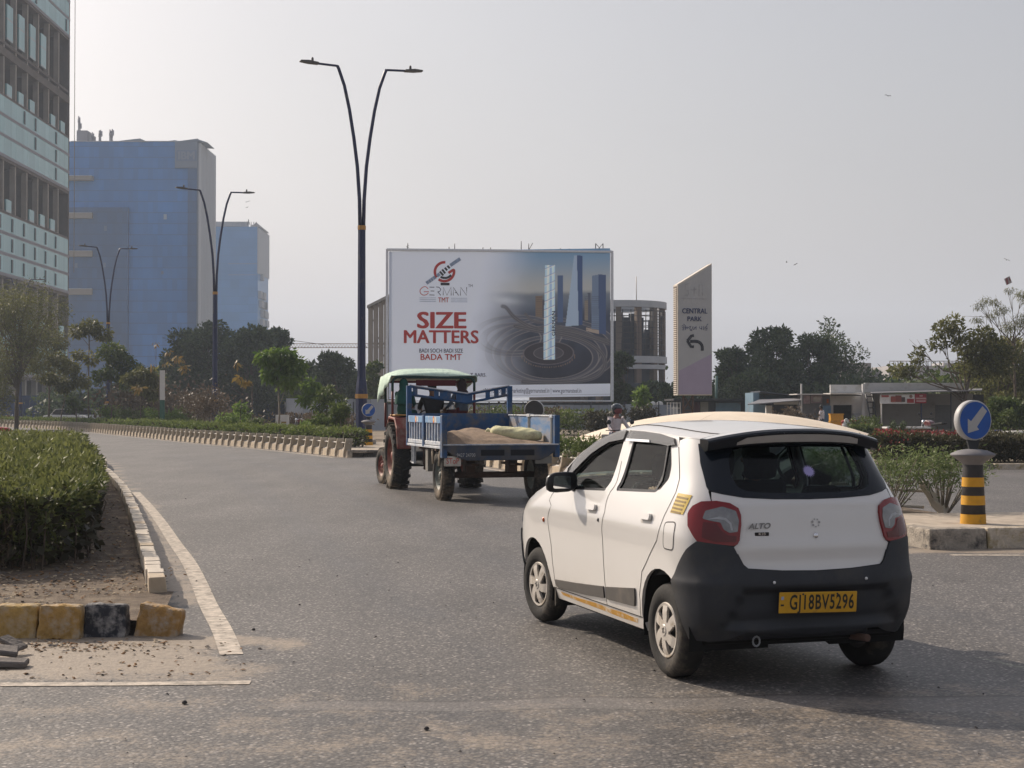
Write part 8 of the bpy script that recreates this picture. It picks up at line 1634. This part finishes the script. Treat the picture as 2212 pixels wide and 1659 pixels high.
for px, y0 in ((167, 249), (170, 262), (197, 284), (199, 290), (212, 280), (215, 279), (235, 278), (238, 281), (240, 277)): m = MB(); m.tube([P(px, 303, Yi + 6), P(px, y0, Yi + 6)], .22, 4); m.tube([P(px + 1, y0 + 3, Yi + 6), P(px + 1, y0 + 14, Yi + 6)], .45, 4); m.build('antenna', strip_m, IB)
for y0, y1 in ((378, 387), (458.5, 470.5), (541, 553.5), (623, 636), (706, 719)): vpart('sky_terrace', mat('terrace_beige', (.27, .245, .215), .8), IB, (100, 197 if y0 > 380 else 196, y0, y1, Yi - 2.6, 2.55)); vpart('terrace_rail', cream_l, IB, (100, 196.5, y0 - .1, y0 + .7, Yi - 2.75, .12))
vpart('pale_blue_window', mat('pale_blue_pane', (.33, .42, .52), .4), IB, (352, 358.5, 462, 473, Yi - .1, .08))  # one pane in a paler blue than the glass round it
for q in ((223, 229, 487, 498, Yi - 1.6, .08), (160, 166, 568, 578, Yi - 1.6, .08), (222, 227, 567, 577, Yi - 1.6, .08), (347, 352, 585, 592, Yi - .1, .08)): vpart('pale_window', mat('pale_pane', (.10, .16, .27), .4), IB, q)
# --- second office block
Yn = 650
NB = thing('office_tower', 'smaller grey blue office block with roof letters and stepped balconies', 'tower'); g2 = tower_glass('slate_glass', (.06, .22, .48), (.05, .19, .42), 4.0, 3.6, .35, .05); xr = X_(554.5, Yn)
m = MB(); m.box((X_(440, Yn), Yn, 0), (xr, Yn + 30, Z_(489, Yn))); m.build('glass_front', g2, NB); pale2 = mat('block_pale', (.36, .375, .40), .7, n_scale=.1, n_amt=.04)
vpart('roof_screen', pale2, NB, (452, 536, 478, 488.5, Yn + 1, 1)); nm = lambda a, b: (X_(a, Yn), Z_(b, Yn)); lt_ = mat('roof_letter', (.24, .27, .34), .6); fit_text('NEB', 499, 480, 527, 487, lt_, .0, NB, Yn + .8, 0, nm); dk = mat('roof_letter_dark', (.10, .10, .115), .6); fit_text('A', 532, 472, 538.5, 485, dk, .02, NB, Yn + .8, 0, nm); fit_text('LIA', 540, 478, 556, 486, dk, .02, NB, Yn + .8, 0, nm)
m = MB(); m.prism([(X_(540, Yn), Z_(486, Yn)), (X_(555, Yn), Z_(481.5, Yn)), (xr + 1, Z_(489, Yn)), (X_(540, Yn), Z_(489, Yn))], Yn, Yn + 4); m.build('roof_wedge', pale2, NB)
m = MB(); m.box((xr + .02, Yn + .2, Z_(590, Yn)), (xr + .5, Yn + 30, Z_(491, Yn))); m.build('side_wall', pale2, NB); m = MB(); m.add([(xr, Yn - .5, Z_(481, Yn)), (xr + 1.5, Yn + 22, Z_(489, Yn)), (xr + 1.5, Yn + 22, Z_(491, Yn)), (xr, Yn - .5, Z_(486, Yn))], [(0, 1, 2, 3)]); m.build('roof_slab', strip_m, NB).modifiers.new('t', 'SOLIDIFY').thickness = 1.0
m = MB(); m.box((xr + .02, Yn + .2, 0), (xr + .3, Yn + 27, Z_(590, Yn))); m.build('side_recess', g2, NB); r_ = random.Random(4)
for i in range(26):
    z = r_.choice([30, 34, 38, 42, 46, 50, 54, 58]) ; y = Yn + r_.uniform(1, 22); m = MB(); m.box((xr + .3, y, z), (xr + r_.choice([.9, 1.6]), y + r_.uniform(3, 7), z + 3)); m.build('balcony_box', pale2, NB)
for y in (568, 592): vpart('joint_line', strip_m, NB, (492, 554, 1 + y, y + 1.6, Yn - .15, .1))
# --- beige louvred hall left of the billboard and behind it
LH = thing('louvred_hall', 'beige hall with tall vertical louvres left of the billboard', 'building'); bei = mat('louvre_beige', (.36, .30, .24), .8, n_scale=.3, n_amt=.06); Yh = 205
for k in range(9): a = 795 + k * 11.4; t_ = max(0, (a - 795)) * -.52; vpart('louvre', bei, LH, (a, a + 9.6, 664 + t_ * .9, 900, Yh + k * .01, .8)); 
for k in range(9): vpart('louvre_tie', bei, LH, (795 + k * 11.4 + 9.6, 795 + (k + 1) * 11.4, 690 + 38 * (k % 3), 694 + 38 * (k % 3), Yh + .3, .3), (795 + k * 11.4 + 9.6, 795 + (k + 1) * 11.4, 740, 744, Yh + .3, .3))
m = MB(); m.prism([(X_(793, Yh), Z_(660, Yh)), (X_(793, Yh), Z_(665.5, Yh)), (X_(900, Yh), Z_(614, Yh)), (X_(900, Yh), Z_(606, Yh))], Yh - .5, Yh + 6); m.build('roof_beam', mat('beam_pale', (.42, .385, .34), .8), LH)
# --- round concrete shell right of the billboard
Yr = 230; cxr, rr2 = X_(1338, Yr), (X_(1440, Yr) - X_(1338, Yr))
RB = thing('round_tower', 'round unfinished concrete building wrapped in scaffolding', 'building', (cxr, Yr, 0)); ring_m = mat('ring_white', (.40, .42, .45), .7, n_scale=.5, n_amt=.08); brown = mat('column_brown', (.15, .115, .095), .9, n_scale=.4, n_amt=.15); mesh_m = mat('dark_mesh', (.035, .042, .060), .9, n_scale=.5, n_amt=.3)
def zr(py): return Z_(py, Yr)
for a, b, rr_, mt in ((655, 669, 1.0, ring_m), (772, 786, 1.005, ring_m), (790, 799, 1.01, ring_m), (829, 838, 1.0, mesh_m)):
    m = MB(); m.lathe([(rr2 * rr_ - .9, zr(b)), (rr2 * rr_, zr(b)), (rr2 * rr_, zr(a)), (rr2 * rr_ - .9, zr(a)), (rr2 * rr_ - .9, zr(b))], 48, smooth=False); m.build('ring_beam', mt, RB)
for k in range(14):
    a = 2 * math.pi * (k + .3) / 14; x, y = (rr2 - .6) * math.cos(a), (rr2 - .6) * math.sin(a); m = MB(); m.box((-.42, -.42, 0), (.42, .42, zr(669)), T(x, y, 0, 0, 0, a)); m.build('column', brown if k % 2 else con, RB)
m = MB(); m.lathe([(rr2 - 1.4, 0), (rr2 - 1.4, zr(786))], 32, smooth=False); m.build('lower_drum', mesh_m, RB)
for k in range(20):
    a0 = 2 * math.pi * k / 20; top = 690 if (k % 5 in (0, 1)) else 715 if k % 5 == 2 else 672 if k % 5 == 3 else 730
    m = MB(); V = [((rr2 - 1.5) * math.cos(a0 + t), (rr2 - 1.5) * math.sin(a0 + t), z) for z in (zr(774), zr(top)) for t in (0, .1, .2, .3)]; m.add(V, [(i, i + 1, i + 5, i + 4) for i in range(3)]); m.build('mesh_screen', mesh_m, RB)
m = MB()
for k in range(36): a = 2 * math.pi * k / 36; m.tube([((rr2 - .2) * math.cos(a), (rr2 - .2) * math.sin(a), zr(774)), ((rr2 - .2) * math.cos(a), (rr2 - .2) * math.sin(a), zr(674))], .06, 4)
for z in np.linspace(zr(770), zr(676), 9): m.tube([((rr2 - .2) * math.cos(a), (rr2 - .2) * math.sin(a), z) for a in np.linspace(0, 6.2832, 40)], .06, 4)
tag(m.build('scaffolding', dark_metal, RB), kind='stuff')
m = MB(); m.box((-14, -1, 0), (-3, 4, zr(672))); m.build('straight_wing', con, RB); m = MB(); m.tube([(X_(1375, Yr) - cxr, 0, zr(655)), (X_(1375, Yr) - cxr, 0, zr(597))], .07, 4); m.build('mast', white_metal, RB)
m = MB(); m.tube([P(1546, 895, 100), P(1548, 812, 100)], .10, 6); tag(m.build('post', mat('pole_green', (.10, .17, .16), .7), None), 'pale green metal post right of the pylon before the trees', 'post')
# --- pale buildings behind the right-hand trees
RW = thing('flat_roof_building', 'long white flat roofed building behind the spreading tree', 'building'); vpart('wall', mat('far_white', (.42, .41, .42), .8, n_amt=.04), RW, (1920, 2215, 790, 900, 185, 20)); m = MB()
for k in range(30): m.tube([P(1922 + 9 * k, 790, 185), P(1922 + 9 * k, 780, 185)], .05, 4)
m.tube([P(1922, 780, 185), P(2200, 780, 185)], .05, 4); m.build('roof_railing', strip_m, RW); vpart('roof_room', MATS['far_white'], RW, (2040, 2090, 783, 790, 190, 6))
RW2 = thing('flat_roof_building', 'darker grey building partly hidden by the sparse tree', 'building'); vpart('wall', wall_g, RW2, (1818, 1882, 784, 900, 190, 20))
